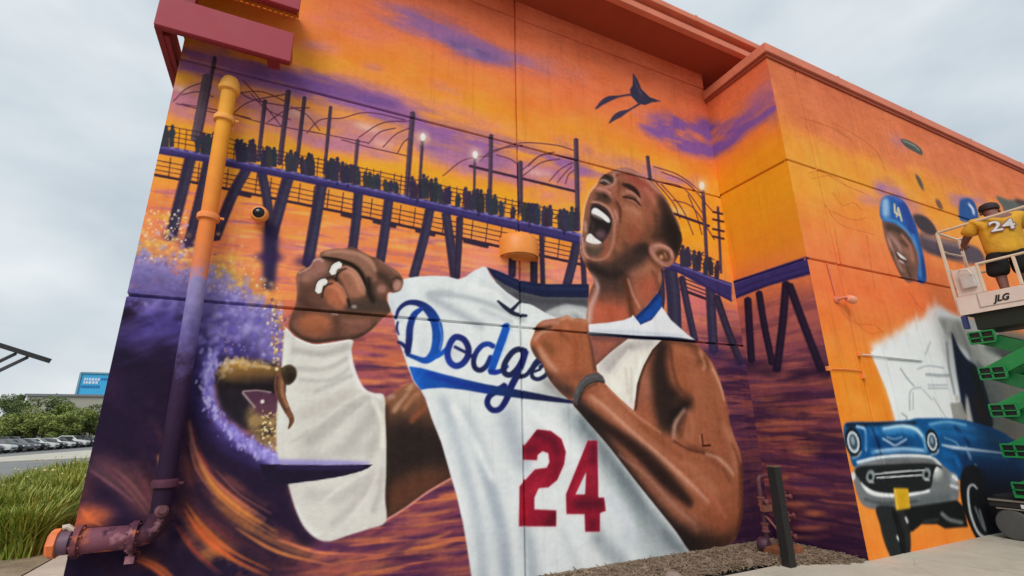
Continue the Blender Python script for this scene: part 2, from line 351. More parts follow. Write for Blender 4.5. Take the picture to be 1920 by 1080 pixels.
def pier(c):
    K = dict(tag=PIER)
    dk = (56, 50, 74); vi = (64, 46, 66)
    # arched wire canopies and cables
    for pts in ([(325, 190), (352, 165), (398, 150)], [(330, 194), (420, 216)], [(436, 160), (470, 185), (540, 200)], [(430, 218), (470, 190), (540, 176)], [(455, 150), (482, 180), (530, 240)],
                [(430, 212), (500, 232), (600, 250)], [(545, 200), (575, 215), (600, 245)], [(575, 250), (600, 225), (640, 222)], [(340, 195), (400, 205), (470, 222)],
                [(640, 222), (690, 211), (760, 225)], [(672, 258), (716, 231), (768, 227)], [(718, 276), (742, 252), (768, 240)], [(640, 262), (700, 278), (762, 292)], [(745, 288), (756, 268), (768, 258)],
                [(925, 285), (975, 268), (1040, 272), (1080, 283)], [(930, 290), (960, 300), (980, 318)], [(980, 318), (1020, 290), (1080, 298)], [(980, 330), (1015, 305), (1050, 298)],
                [(1030, 340), (1050, 318), (1075, 304)], [(1060, 345), (1066, 328), (1078, 318)], [(900, 302), (925, 282), (980, 272)],
                [(1225, 312), (1272, 328), (1318, 362)], [(1225, 340), (1280, 352), (1318, 400)], [(1240, 345), (1278, 390), (1300, 440)], [(1262, 375), (1300, 390), (1340, 450)], [(1225, 336), (1262, 380), (1275, 410)], [(470, 175), (500, 205), (545, 225)], [(440, 175), (490, 172), (535, 190)], [(340, 178), (372, 172), (400, 182)], [(500, 230), (540, 205), (580, 202)], [(600, 250), (640, 258), (690, 268)], [(690, 270), (712, 248), (742, 240)], [(830, 330), (870, 300), (918, 292)], [(990, 312), (1012, 292), (1040, 285)], [(1045, 342), (1058, 326), (1072, 312)], [(1290, 365), (1305, 400), (1316, 440)], [(1240, 322), (1290, 345), (1335, 395)]):
        c.stroke(pts, 2.1, (98, 56, 74), .6, alpha=.95, tag=PIER)
    c.stroke([(880, 311), (980, 335), (1080, 359)], 5, (70, 46, 62), .7, **K)
    c.stroke([(1262, 400), (1330, 424)], 5, (70, 46, 62), .7, **K)
    # tall masts
    for a, b, w in (((403, 107), (372, 270), 8), ((388, 142), (365, 262), 16), ((497, 188), (484, 302), 8), ((541, 170), (524, 308), 10), ((571, 182), (556, 312), 8), ((620, 200), (608, 326), 7),
                    ((671, 262), (664, 342), 7), ((774, 211), (762, 368), 10), ((792, 265), (786, 362), 6), ((921, 253), (918, 398), 8), ((890, 298), (889, 385), 5), ((976, 303), (977, 400), 8),
                    ((1080, 261), (1084, 432), 9), ((1214, 293), (1221, 352), 7), ((1318, 358), (1326, 500), 7), ((1346, 388), (1352, 512), 5)):
        c.stroke([a, b], w, (78, 60, 78) if w < 12 else (92, 78, 90), .7, **K)
        c.stroke([(a[0]-w*.25, a[1]+2), (b[0]-w*.25, b[1])], w*.3, (112, 90, 104), .8, alpha=.5)
    for x, y in ((793, 257), (891, 290), (1316, 348)):
        c.dot((x, y), 11, 13, (255, 226, 180), 5, alpha=.55); c.dot((x, y), 4.5, 7, (255, 250, 240), 1.2)
    for y in (400, 414, 432, 446): c.stroke([(1336, y-3), (1358, y+2)], 4, (62, 44, 60), .8, **K)
    # railing
    for off in (9, 17, 25, 33):
        c.stroke([(x, deck(x)-off*(1.15 if x < 420 else 1)) for x in range(306, 1090, 56)]+[(1084, deck(1084)-off)], 1.9, (60, 44, 58), .6, alpha=.8, tag=PIER)
        c.stroke([(1276, deck(1276)-off), (1340, deck(1340)-off)], 1.8, (60, 44, 58), .6, alpha=.8, tag=PIER)
    for x in list(range(308, 1088, 13))+list(range(1276, 1345, 12)):
        if x % 4: c.stroke([(x+3, deck(x)-36), (x, deck(x))], 2, (62, 46, 60), .6, alpha=.75, tag=PIER)
    # lower braces
    for off, w in ((30, 2.2), (39, 2.2), (48, 2.2), (58, 5.5)):
        xs = [x for x in range(290, 1092, 60)]+[1090]
        c.stroke([(x, deck(x)+off) for x in xs], w, (58, 42, 58), .6, alpha=.95 if w > 3 else .75, tag=PIER)
        c.stroke([(1276, deck(1276)+off*.8), (1330, deck(1330)+off*.8)], w, (58, 42, 58), .6, tag=PIER)
    for x in range(318, 1085, 27): c.stroke([(x+2, deck(x)+20), (x-2, deck(x)+58)], 2.2, (60, 44, 58), .6, alpha=.8, tag=PIER)
    for a, b in ((440, 470), (640, 676), (700, 742), (780, 815), (870, 915)): c.stroke([(a, deck(a)+62), (b, deck(b)+63)], 7, (58, 46, 66), .9, **K)
    # pilings
    for p, w in (([(357, 296), (340, 365), (320, 445)], 22), ([(390, 303), (375, 370), (352, 462)], 19), ([(462, 318), (436, 365), (403, 447)], 20), ([(490, 322), (500, 370), (508, 440)], 18),
                 ([(541, 330), (528, 375), (508, 448)], 22), ([(603, 345), (592, 410), (577, 497)], 22), ([(672, 362), (668, 410), (661, 468)], 18), ([(729, 374), (722, 430), (713, 490)], 18),
                 ([(806, 393), (794, 450), (775, 520)], 18), ([(836, 400), (845, 460), (853, 522)], 17), ([(862, 408), (860, 460), (856, 520)], 13), ([(961, 470), (960, 518)], 14), ([(1001, 470), (1001, 532)], 14),
                 ([(1015, 428), (1018, 534)], 9), ([(1081, 456), (1073, 495), (1063, 534)], 17), ([(1256, 505), (1263, 560), (1266, 650)], 26), ([(1278, 520), (1290, 580), (1303, 640)], 13),
                 ([(1331, 525), (1334, 590), (1338, 660)], 18), ([(1343, 556), (1362, 612), (1388, 682)], 14), ([(1092, 470), (1096, 540)], 10), ([(1236, 500), (1240, 560), (1232, 600)], 14)):
        c.stroke(p, w, dk if w > 15 else (54, 44, 66), .9, **K)
        c.stroke([(x+w*.12, y+3) for x, y in p[:-1]]+[(p[-1][0]+w*.1, p[-1][1]-6)], w*.35, (74, 70, 92), 2, alpha=.7)
        c.stroke([(x-w*.45, y) for x, y in p], 1.6, (110, 62, 70), .8, alpha=.5)
    c.stroke([(507, 425), (507, 470), (504, 540)], [26, 30, 22], (56, 48, 80), 3, **K)
    for x, y, w in ((505, 482, 28), (577, 490, 26), (320, 440, 18), (352, 456, 16), (1266, 655, 30), (1338, 662, 26), (1388, 684, 24)): c.dot((x, y), w, 10, (60, 44, 84), 5, alpha=.75)
    # deck beam
    top = DECK; bot = [(1372, 566), (1335, 546), (1271, 511), (1083, 457), (940, 425), (797, 391), (640, 356), (380, 303), (280, 285)]
    c.fill(top+bot, (66, 57, 108), .8, curve=False, **K)
    c.stroke([(x, y+4) for x, y in top], 3, (116, 108, 176), 1.2, alpha=.75)
    c.stroke([(x, y-2) for x, y in bot], 4, (50, 42, 86), 1.2, alpha=.7)
    for i in range(46):
        x = 320+i*17.3
        if x < 1085: c.stroke([(x, deck(x)+1), (x+7, deck(x+7)+2)], 3, (160, 150, 205), .8, alpha=.6)
    # crowd on the deck: uneven clumps of silhouettes
    rr = np.random.RandomState(7)
    for x, w, h in ((313, 24, 48), (384, 12, 40), (397, 12, 44), (371, 10, 34), (461, 36, 42), (503, 28, 40), (546, 22, 40), (571, 12, 38), (584, 13, 42), (617, 14, 38), (632, 24, 46), (650, 18, 38), (690, 16, 28), (705, 12, 32),
                    (668, 14, 42), (787, 36, 44), (814, 14, 44), (834, 18, 38), (858, 10, 26), (884, 26, 42), (905, 24, 46), (924, 18, 38), (941, 10, 30), (985, 13, 42), (997, 13, 46), (1007, 11, 38), (1026, 18, 38), (1052, 14, 36), (1068, 28, 46), (742, 10, 26), (728, 12, 22), (960, 10, 26),
                    (1286, 18, 40), (1306, 14, 40), (1328, 15, 38), (1345, 10, 44), (1262, 10, 40)):
        y = deck(x); n = max(1, int(round(w/7)))
        for i in range(n):
            xx = x-w/2+(i+.5)*w/n+rr.uniform(-1.5, 1.5); hh = h*rr.uniform(.72, 1.06); t_ = rr.uniform(-2, 2)
            cc = (60+rr.uniform(-8, 8), 58+rr.uniform(-8, 6), 72+rr.uniform(-8, 10))
            c.fill([(xx-4.2, y+1), (xx-5+t_*.4, y-hh*.45), (xx-6.2+t_, y-hh*.66), (xx-4.5+t_, y-hh*.8), (xx+4.2+t_, y-hh*.8), (xx+6.2+t_, y-hh*.62), (xx+5, y-hh*.4), (xx+4.6, y+1)], cc, .7, curve=False, **K)
            c.dot((xx+t_, y-hh*.89), 3.6, 5, cc, .7, **K)
            if rr.rand() < .35: c.stroke([(xx+t_, y-hh*.7), (xx+9*rr.choice([-1, 1]), y-hh*rr.uniform(.5, 1.05))], 3, cc, .7, **K)
    for x in (640, 660, 790, 905, 1000, 1066): c.stroke([(x-8, deck(x)+7), (x-7, deck(x)+1)], 4, (40, 34, 60), .8, alpha=.7)

def wave(c):
    u = c.uu+0*c.vv; v = c.vv+0*c.uu
    # dark body of the wave
    body = [(120, 540), (300, 560), (380, 590), (430, 640), (400, 700), (392, 760), (430, 810), (480, 850), (540, 880), (545, 905), (552, 950), (570, 990), (596, 1012), (560, 1060), (560, 1200), (-150, 1300), (-150, 900)]
    c.fill(body, (46, 34, 58), 8, store='wave')
    n = c.noise(.35, .22, 111, 5); n2 = c.noise(.12, .09, 112, 4); n3 = c.noise(.5, .12, 120, 4)
    # soft violet variation
    for pts, w, col, a in (([(205, 720), (260, 760), (300, 860), (330, 960)], 60, (64, 42, 74), .7), ([(180, 860), (240, 905), (290, 960), (330, 1030)], 46, (92, 60, 76), .8), ([(160, 930), (210, 960), (250, 1010)], 34, (58, 40, 70), .7),
                        ([(215, 650), (250, 700), (250, 800)], 50, (38, 32, 52), .7), ([(150, 985), (170, 960), (200, 975)], 30, (214, 112, 74), .9), ([(145, 1000), (150, 960), (162, 900)], 12, (196, 100, 70), .8)):
        c.stroke(pts, w, col, 10, alpha=a, noise=n*1.6)
    # sweeping warm streaks
    rr = np.random.RandomState(5)
    S = [([(352, 785), (368, 850), (400, 905), (470, 960), (545, 1005)], 10, (168, 96, 76)), ([(372, 860), (410, 925), (470, 970), (550, 1020)], 14, (212, 120, 72)), ([(330, 950), (370, 1000), (430, 1050), (500, 1090)], 22, (206, 112, 70)),
         ([(330, 900), (370, 960), (430, 1010), (520, 1060)], 18, (112, 62, 66)), ([(390, 870), (430, 900), (480, 935), (520, 960)], 7, (126, 72, 74)), ([(240, 860), (270, 920), (300, 985)], 26, (120, 76, 78)),
         ([(250, 1040), (290, 1060), (330, 1110)], 22, (196, 102, 68)), ([(165, 870), (210, 900), (262, 940)], 12, (110, 70, 84)), ([(345, 830), (352, 890), (372, 950)], 10, (134, 78, 82)), ([(297, 850), (304, 880), (312, 905)], 9, (206, 122, 90)),
         ([(280, 780), (300, 810), (310, 840)], 8, (92, 56, 72)), ([(360, 1010), (420, 1060), (480, 1110)], 16, (232, 138, 72)), ([(400, 940), (460, 985), (540, 1030)], 10, (236, 146, 84)), ([(165, 1040), (220, 1075), (280, 1130)], 18, (70, 44, 62)),
         ([(480, 985), (560, 1030), (660, 1055), (760, 1060)], 14, (196, 112, 82)), ([(520, 1050), (620, 1070), (740, 1090)], 16, (150, 80, 78)), ([(430, 1075), (560, 1110), (700, 1120)], 22, (110, 60, 80))]
    for pts, w, col in S:
        c.stroke(pts, [2, w*1.5, w*1.2, 2], [x*.55+28 for x in col], w*.45, alpha=.75, noise=n*1.8)
        for j in range(6):
            o = rr.normal(0, w*.5, 2); q = [(x+o[0], y+o[1]*.7) for x, y in pts]
            cc = [x*rr.uniform(.6, 1.05)+rr.uniform(-12, 12) for x in col]
            c.stroke(q, [1, w*rr.uniform(.2, .6), w*.25, 1], cc, 2.6, alpha=.55, noise=n*1.9)
    for pts, w, col, a in (([(330, 960), (400, 1010), (500, 1060), (620, 1090)], 44, (120, 66, 66), .5), ([(360, 880), (430, 960), (540, 1030)], 40, (96, 56, 62), .5), ([(205, 870), (260, 930), (310, 1010)], 40, (104, 66, 74), .5), ([(250, 1050), (330, 1090), (430, 1130)], 40, (92, 50, 60), .5), ([(440, 945), (480, 972)], 12, (232, 140, 80), .7), ([(395, 1030), (450, 1065)], 16, (236, 132, 68), .7)):
        c.stroke(pts, w, col, 9, alpha=a, noise=n*1.7)
    for pts, w, col in (([(356, 790), (366, 840), (392, 890), (440, 935), (500, 975)], 6, (206, 128, 96)), ([(372, 868), (402, 915), (452, 958), (520, 1000)], 9, (236, 142, 78)), ([(340, 955), (376, 1005), (430, 1048), (500, 1082)], 13, (222, 118, 66)), ([(330, 985), (360, 1030), (410, 1075)], 7, (176, 92, 62)), ([(405, 880), (450, 925), (510, 962)], 4, (150, 88, 84)),
                        ([(212, 880), (248, 915), (285, 965)], 12, (146, 92, 90)), ([(168, 880), (205, 905), (250, 940)], 5, (150, 96, 104)), ([(296, 852), (302, 880), (310, 906)], 5, (232, 160, 120)), ([(258, 1048), (300, 1070), (350, 1120)], 12, (214, 108, 66)), ([(355, 830), (368, 880), (400, 930)], 5, (184, 106, 92)), ([(440, 990), (520, 1035), (620, 1060)], 8, (226, 134, 84)), ([(520, 1012), (600, 1036), (700, 1040)], 6, (232, 150, 96)), ([(152, 960), (166, 975), (190, 985)], 14, (230, 116, 76)), ([(385, 960), (430, 1000), (500, 1040)], 5, (84, 48, 60)), ([(350, 905), (390, 960), (450, 1000)], 6, (70, 42, 60))):
        for j in range(3):
            o = rr.normal(0, w*.3, 2); c.stroke([(x+o[0], y+o[1]) for x, y in pts], [1, w*rr.uniform(.4, .9), w*.5, 1], [x*rr.uniform(.85, 1.05) for x in col], 1.3, alpha=.62)
    # right flank water below the sleeve
    for j in range(150):
        x = rr.uniform(540, 880); y = rr.uniform(905, 1150)
        if y < 1015-(x-600)*.12 and x < 735: continue
        L = rr.uniform(25, 75)
        c.stroke([(x-L, y+rr.uniform(2, 10)), (x, y), (x+L, y-rr.uniform(4, 18))], [1, rr.uniform(4, 10), 1], [(206, 122, 76), (226, 140, 76), (150, 80, 84), (104, 60, 96), (176, 98, 80), (84, 48, 84)][j % 6], 2.2, alpha=.62)
    # foam: lilac mist at the top, gold spray behind it
    c.fill([(255, 445), (300, 455), (350, 470), (420, 490), (470, 520), (520, 570), (530, 640), (505, 620), (470, 570), (420, 540), (340, 510), (250, 490)], (205, 160, 78), 12, alpha=.75, noise=n*1.7)
    c.fill([(235, 490), (300, 492), (380, 508), (440, 535), (490, 585), (515, 640), (525, 690), (490, 690), (450, 650), (400, 640), (330, 625), (225, 600)], (142, 128, 190), 14, alpha=.95, noise=n*1.8)
    c.fill([(220, 575), (300, 580), (380, 600), (450, 630), (500, 690), (440, 690), (390, 660), (300, 650), (215, 640)], (82, 70, 136), 12, alpha=.85, noise=n*1.7)
    c.fill([(395, 640), (440, 640), (490, 665), (505, 690), (450, 672), (410, 690), (385, 720), (375, 700)], (64, 54, 112), 9, alpha=.85)
    for j in range(520):
        t = rr.rand(); x = 238+t*285+rr.normal(0, 18); y = 480+t*t*150+rr.normal(0, 40)
        if x > 528 or x < 232: continue
        g = y < 470+t*t*150
        col = (232, 190, 108) if (g and rr.rand() < .8) else [(176, 166, 222), (120, 106, 186), (204, 196, 236), (96, 84, 158)][j % 4]
        r_ = rr.uniform(1.2, 4.5); c.dot((x, y), r_*1.3, r_, col, .9+r_*.3, rr.rand()*3, alpha=rr.uniform(.35, .9))
    for j in range(260):
        x = rr.uniform(255, 350) if j % 2 else rr.uniform(400, 535); y = rr.uniform(395, 490) if j % 2 else rr.uniform(470, 660)
        if j % 2 == 0 and y < 470+(x-400)*.55: continue
        r_ = rr.uniform(.9, 2.6); c.dot((x, y), r_, r_, [(246, 226, 180), (250, 240, 225), (238, 190, 110)][j % 3], .7, alpha=rr.uniform(.5, .95))
    # billowing foam: overlapping puffs, lit on their upper right
    for j in range(420):
        t = rr.rand(); x = 240+t*282+rr.normal(0, 10); y = 508+t*t*140+rr.normal(0, 34)+14*(t < .4)
        if x > 526 or x < 228: continue
        r_ = rr.uniform(4, 11)*(.6 if y < 500+t*t*140 else 1); dpt = np.clip((y-(480+t*t*140))/110, 0, 1)
        base_ = np.array((168, 156, 214))*(1-dpt)+np.array((78, 66, 132))*dpt
        c.dot((x, y), r_*1.25, r_, base_*.72, r_*.35, rr.rand()*3, alpha=.4); c.dot((x+r_*.25, y-r_*.3), r_*.8, r_*.6, base_*1.06, r_*.3, rr.rand()*3, alpha=.5)
    for j in range(330):                       # bright crest curling over the barrel
        t = rr.rand(); a_ = -2.75+t*2.5; R_ = rr.normal(92, 17); x = 462+R_*1.0*math.cos(a_)*.82; y = 690+R_*1.12*math.sin(a_)
        if x > 524 or y > 684: continue
        r_ = rr.uniform(3, 9); hi = rr.rand(); b_ = np.array((188, 176, 232))*hi+np.array((108, 94, 176))*(1-hi)
        c.dot((x, y), r_*1.2, r_*.9, b_*.8, r_*.3, rr.rand()*3, alpha=.45); c.dot((x+r_*.3, y-r_*.3), r_*.7, r_*.5, b_, r_*.25, rr.rand()*3, alpha=.6)
    for j in range(60):
        x = rr.uniform(230, 420); y = rr.uniform(590, 690); c.stroke([(x-24, y+8), (x, y), (x+26, y-9)], [1, rr.uniform(3, 8), 1], [(58, 48, 92), (36, 28, 50), (92, 80, 140)][j % 3], 3, alpha=.5)
    # gold spray column along the sleeve edge
    for j in range(240):
        y = rr.uniform(560, 870); x = 519+rr.normal(0, 8)-(0 if y < 700 else (y-700)*.05)
        r_ = rr.uniform(1.2, 3.2); c.dot((x, y), r_, r_*1.3, [(206, 170, 108), (150, 110, 80), (236, 216, 170), (120, 84, 92)][j % 4], .8, alpha=.75)
    # barrel of the wave with the surfer in it
    c.fill([(408, 690), (430, 672), (480, 676), (525, 688), (530, 745), (520, 800), (505, 835), (470, 812), (430, 790), (404, 745)], (44, 38, 46), 4, tag=WAVE)
    c.fill([(470, 760), (520, 752), (522, 830), (500, 838), (470, 812)], (150, 122, 84), 6, alpha=.9, noise=n2*1.8)
    c.fill([(458, 732), (522, 736), (524, 775), (490, 780)], (92, 58, 78), 3, alpha=.9)
    for j in range(70):
        x = rr.uniform(488, 520); y = rr.uniform(770, 850); r_ = rr.uniform(1, 2.6)
        c.dot((x, y), r_, r_, [(238, 220, 170), (98, 74, 60), (206, 178, 120)][j % 3], .7)
    # lilac lip
    lip = [(392, 668), (382, 720), (394, 772), (430, 815), (470, 845), (520, 868), (560, 874)]
    c.stroke(lip, [26, 34, 36, 38, 36, 26, 10], (96, 84, 150), 6, alpha=.9, noise=n*1.9)
    c.stroke([(x+7, y-5) for x, y in lip], [10, 16, 18, 20, 20, 14, 6], (150, 138, 208), 3.5, alpha=.85, noise=n2*2.2)
    c.stroke([(x-16, y+12) for x, y in lip[:-1]], [16, 22, 24, 24, 22, 14], (54, 44, 92), 6, alpha=.7)
    lp = crom(np.array(lip, float), False, 16)
    for j in range(330):
        p = lp[rr.randint(len(lp))]+rr.normal(0, 7, 2)+np.array((5, -4)); r_ = rr.uniform(1.5, 5)
        c.dot(p, r_*.7, r_*1.5, [(176, 166, 224), (140, 128, 204), (206, 200, 240), (104, 92, 172)][j % 4], 1., rr.uniform(-.7, .7), alpha=.6)

def surfer(c):
    n2 = c.noise(.12, .09, 112, 4); K = dict(tag=SURFER)
    c.fill([(412, 694), (424, 681), (442, 675), (470, 680), (505, 686), (530, 690), (536, 712), (533, 742), (514, 738), (470, 732), (432, 730), (414, 716)], (158, 118, 64), 1, store='surf', grad=((470, 684), (472, 724), (46, 38, 42)), **K)
    c.stroke([(416, 700), (426, 685), (444, 679), (472, 684), (506, 690)], 5, (214, 184, 122), 1.6, alpha=.85, clip='surf', noise=n2*1.8)
    rr = np.random.RandomState(77)
    for j in range(150):                       # spray breaking over the surfer's back
        t = rr.rand(); x = 410+t*95+rr.normal(0, 4); y = np.interp(x, [405, 424, 442, 470, 510], [704, 682, 675, 680, 687])+rr.normal(0, 4)+(10*(1-t) if j % 3 == 0 else 0)
        r_ = rr.uniform(1.5, 4.5); c.dot((x, y), r_*1.3, r_, [(226, 200, 144), (190, 156, 96), (150, 114, 70), (206, 190, 190)][j % 4], 1.2, rr.rand()*3, alpha=.5*(1.2-t))
    c.stroke([(408, 700), (414, 716), (428, 728)], 12, (44, 38, 44), 5, alpha=.8)
    c.stroke([(430, 700), (470, 698), (515, 700)], 7, (128, 92, 56), 3, alpha=.7, clip='surf'); c.stroke([(420, 722), (470, 726), (510, 728)], 10, (34, 30, 36), 3, alpha=.8, clip='surf')
    c.stroke([(526, 698), (524, 722), (528, 745), (538, 768), (547, 787), (541, 804)], [15, 20, 17, 13, 10, 3], (122, 82, 62), .9, store='leg', **K)
    c.stroke([(520, 706), (519, 725), (525, 748), (536, 772)], 4, (66, 48, 42), 1.6, alpha=.8, clip='leg'); c.stroke([(530, 705), (529, 735), (540, 764)], 3.5, (176, 130, 92), 1.6, alpha=.8, clip='leg'); c.stroke([(546, 784), (541, 803)], 3, (70, 50, 42), 1.2, alpha=.8, clip='leg')
    c.fill([(527, 694), (534, 686), (545, 684), (555, 692), (556, 706), (548, 718), (538, 722), (530, 712)], (66, 54, 42), .9, store='hd', **K); c.dot((546, 708), 7, 9, (44, 38, 32), 3, alpha=.85, clip='hd'); c.stroke([(530, 696), (537, 688), (546, 687)], 3, (104, 86, 62), 1.2, alpha=.7, clip='hd')
    c.stroke([(455, 734), (482, 732), (508, 736)], 3, (146, 122, 128), .8); c.stroke([(455, 736), (478, 764)], 4, (146, 126, 128), .8); c.dot((492, 753), 3.5, 3.5, (250, 236, 230), 1)
    c.dot((519, 692), 3, 3, (255, 240, 190), 1)

def surfboard(c):
    c.stroke([(500, 864), (560, 868), (640, 868), (692, 869)], [6, 12, 9, 5], (152, 142, 202), 2.4, alpha=.9)
    c.fill([(486, 870), (560, 872), (640, 872), (699, 871), (690, 878), (676, 884), (642, 893), (600, 900), (538, 908), (500, 905)], (40, 33, 54), .9, curve=False, tag=BOARD)
    c.stroke([(520, 876), (600, 877), (680, 876)], 7, (58, 46, 92), 2, alpha=.8)
def figure(c):
    # ---- far upper arm (dark biceps behind the jersey)
    arm2 = [(722, 744), (734, 738), (750, 729), (773, 716), (786, 730), (800, 756), (812, 788), (830, 830), (846, 886), (848, 895), (803, 921), (760, 952), (722, 976)]
    c.fill(arm2, (150, 104, 78), 1, curve=False, tag=ARM2, store='arm2', grad=((760, 745), (765, 835), (56, 46, 46)))
    c.fill([(724, 800), (770, 790), (825, 815), (840, 870), (790, 890), (724, 905)], (56, 47, 46), 12, clip='arm2')
    c.fill([(724, 915), (790, 880), (848, 880), (848, 897), (723, 976)], (116, 76, 58), 12, alpha=.85, clip='arm2')
    for p, w, col in (([(738, 772), (756, 745), (774, 720)], 8, (206, 168, 138)), ([(757, 768), (775, 745), (786, 736)], 7, (184, 134, 104)), ([(745, 752), (764, 732)], 4, (120, 82, 66)), ([(770, 790), (790, 770), (798, 760)], 12, (150, 92, 68)), ([(728, 745), (738, 742)], 9, (196, 164, 160))):
        c.stroke(p, w, col, 2.5, alpha=.85, clip='arm2')
    c.stroke([(725, 760), (727, 860), (727, 960)], 6, (60, 48, 42), 2.5, alpha=.8, clip='arm2')
    c.stroke([(722, 976), (760, 953), (803, 922), (849, 895)], 4, (214, 148, 136), .9, alpha=.9)
    # ---- compression sleeve
    SL = [(535, 615), (550, 630), (570, 640), (590, 646), (620, 643), (660, 637), (659, 655), (662, 678), (670, 704), (683, 728), (700, 737), (720, 742), (722, 782), (724, 828), (724, 880), (722, 933), (723, 978), (690, 992), (655, 1003),
          (617, 1015), (593, 1009), (570, 987), (552, 948), (540, 908), (530, 880), (520, 850), (518, 800), (522, 740), (528, 690), (531, 650)]
    c.fill(SL, (214, 211, 204), .9, tag=SLEEVE, store='sl')
    g = (168, 164, 160)
    for p, w, col, a in (([(548, 655), (600, 664), (655, 650)], 12, g, .7), ([(550, 690), (610, 692), (655, 668)], 9, (176, 172, 166), .7), ([(560, 712), (620, 712), (662, 686)], 7, (176, 174, 170), .7), ([(590, 735), (640, 712), (668, 700)], 8, (178, 176, 170), .7),
                         ([(560, 780), (600, 765), (660, 735)], 22, (188, 182, 174), .7), ([(575, 830), (640, 780), (690, 745)], 26, (172, 168, 162), .75), ([(640, 850), (680, 800), (712, 760)], 22, (168, 165, 160), .7), ([(690, 860), (706, 820), (716, 780)], 16, (178, 178, 170), .6),
                         ([(560, 860), (640, 850), (715, 830)], 26, (186, 182, 176), .6), ([(575, 925), (640, 930), (700, 890)], 20, (180, 176, 172), .6), ([(620, 985), (660, 950), (706, 895)], 12, (186, 182, 178), .7), ([(700, 960), (712, 920), (716, 880)], 10, (184, 180, 176), .7),
                         ([(600, 945), (650, 905), (690, 882)], 7, (226, 222, 214), .8), ([(650, 980), (690, 930), (706, 890)], 6, (226, 220, 216), .8), ([(548, 950), (572, 985), (596, 1006)], 12, (236, 236, 232), .85), ([(538, 640), (534, 720), (528, 800)], 14, (226, 226, 218), .85),
                         ([(700, 750), (716, 790), (718, 840)], 9, (232, 229, 218), .85), ([(655, 660), (664, 700), (684, 732), (714, 744)], 7, (232, 226, 226), .85), ([(590, 800), (640, 760), (684, 735)], 5, (220, 216, 208), .8), ([(600, 850), (650, 790), (690, 755)], 5, (218, 214, 206), .7),
                         ([(560, 670), (620, 676), (655, 660)], 7, (216, 214, 208), .8), ([(620, 735), (655, 715), (668, 706)], 4, (222, 220, 214), .8), ([(545, 830), (560, 822), (580, 808)], 3, (176, 172, 166), .7)):
        c.stroke(p, w, col, max(2, w*.3), alpha=a, clip='sl')
    c.stroke([(536, 616), (552, 632), (572, 642), (592, 647), (622, 644), (658, 638)], 3, (240, 238, 234), .8, alpha=.8)
    surfboard(c)
    surfer(c)
    # ---- jersey
    J = [(757, 523), (780, 519), (810, 517), (838, 518), (860, 524), (873, 519), (890, 507), (905, 500), (912, 501), (918, 514), (930, 530), (950, 548), (972, 563), (1000, 573), (1022, 586), (1047, 598), (1040, 650), (1075, 755), (1090, 777), (1140, 835),
         (1192, 902), (1228, 947), (1265, 993), (1300, 1036), (1262, 1060), (1150, 1100), (1000, 1200), (890, 1200), (884, 1080), (875, 1020), (868, 980), (857, 930), (845, 890), (828, 830), (810, 785), (798, 748), (788, 730), (775, 715), (766, 692), (755, 660), (745, 630),
         (738, 592), (729, 575), (727, 552), (738, 545)]
    # inside of the collar first
    c.fill([(912, 501), (934, 508), (975, 526), (1020, 533), (1104, 533), (1106, 612), (1040, 604), (1000, 580), (940, 545)], (90, 90, 96), .9, curve=False, tag=COLLAR, store='col')
    c.fill([(912, 501), (934, 508), (975, 526), (1020, 533), (1104, 533), (1104, 558), (1020, 557), (975, 547), (944, 532), (926, 520)], (37, 42, 72), 1, curve=False, tag=COLLAR)
    c.stroke([(930, 514), (975, 533), (1020, 540), (1100, 541)], 6, (48, 56, 96), 2, alpha=.7, clip='col')
    c.stroke([(960, 552), (1010, 564), (1100, 566)], 6, (58, 58, 64), 3, alpha=.7, clip='col')
    c.fill([(1022, 588), (1040, 577), (1060, 571), (1080, 573), (1104, 580), (1104, 612), (1050, 604)], (176, 180, 180), 2, tag=COLLAR)
    c.stroke([(1050, 585), (1075, 582), (1100, 595)], 6, (206, 208, 206), 2.5, alpha=.8)
    c.stroke([(1078, 590), (1084, 600)], 6, (130, 136, 138), 2.5, alpha=.7)
    c.fill(J, (222, 226, 226), .9, curve=False, tag=JERSEY, store='J')
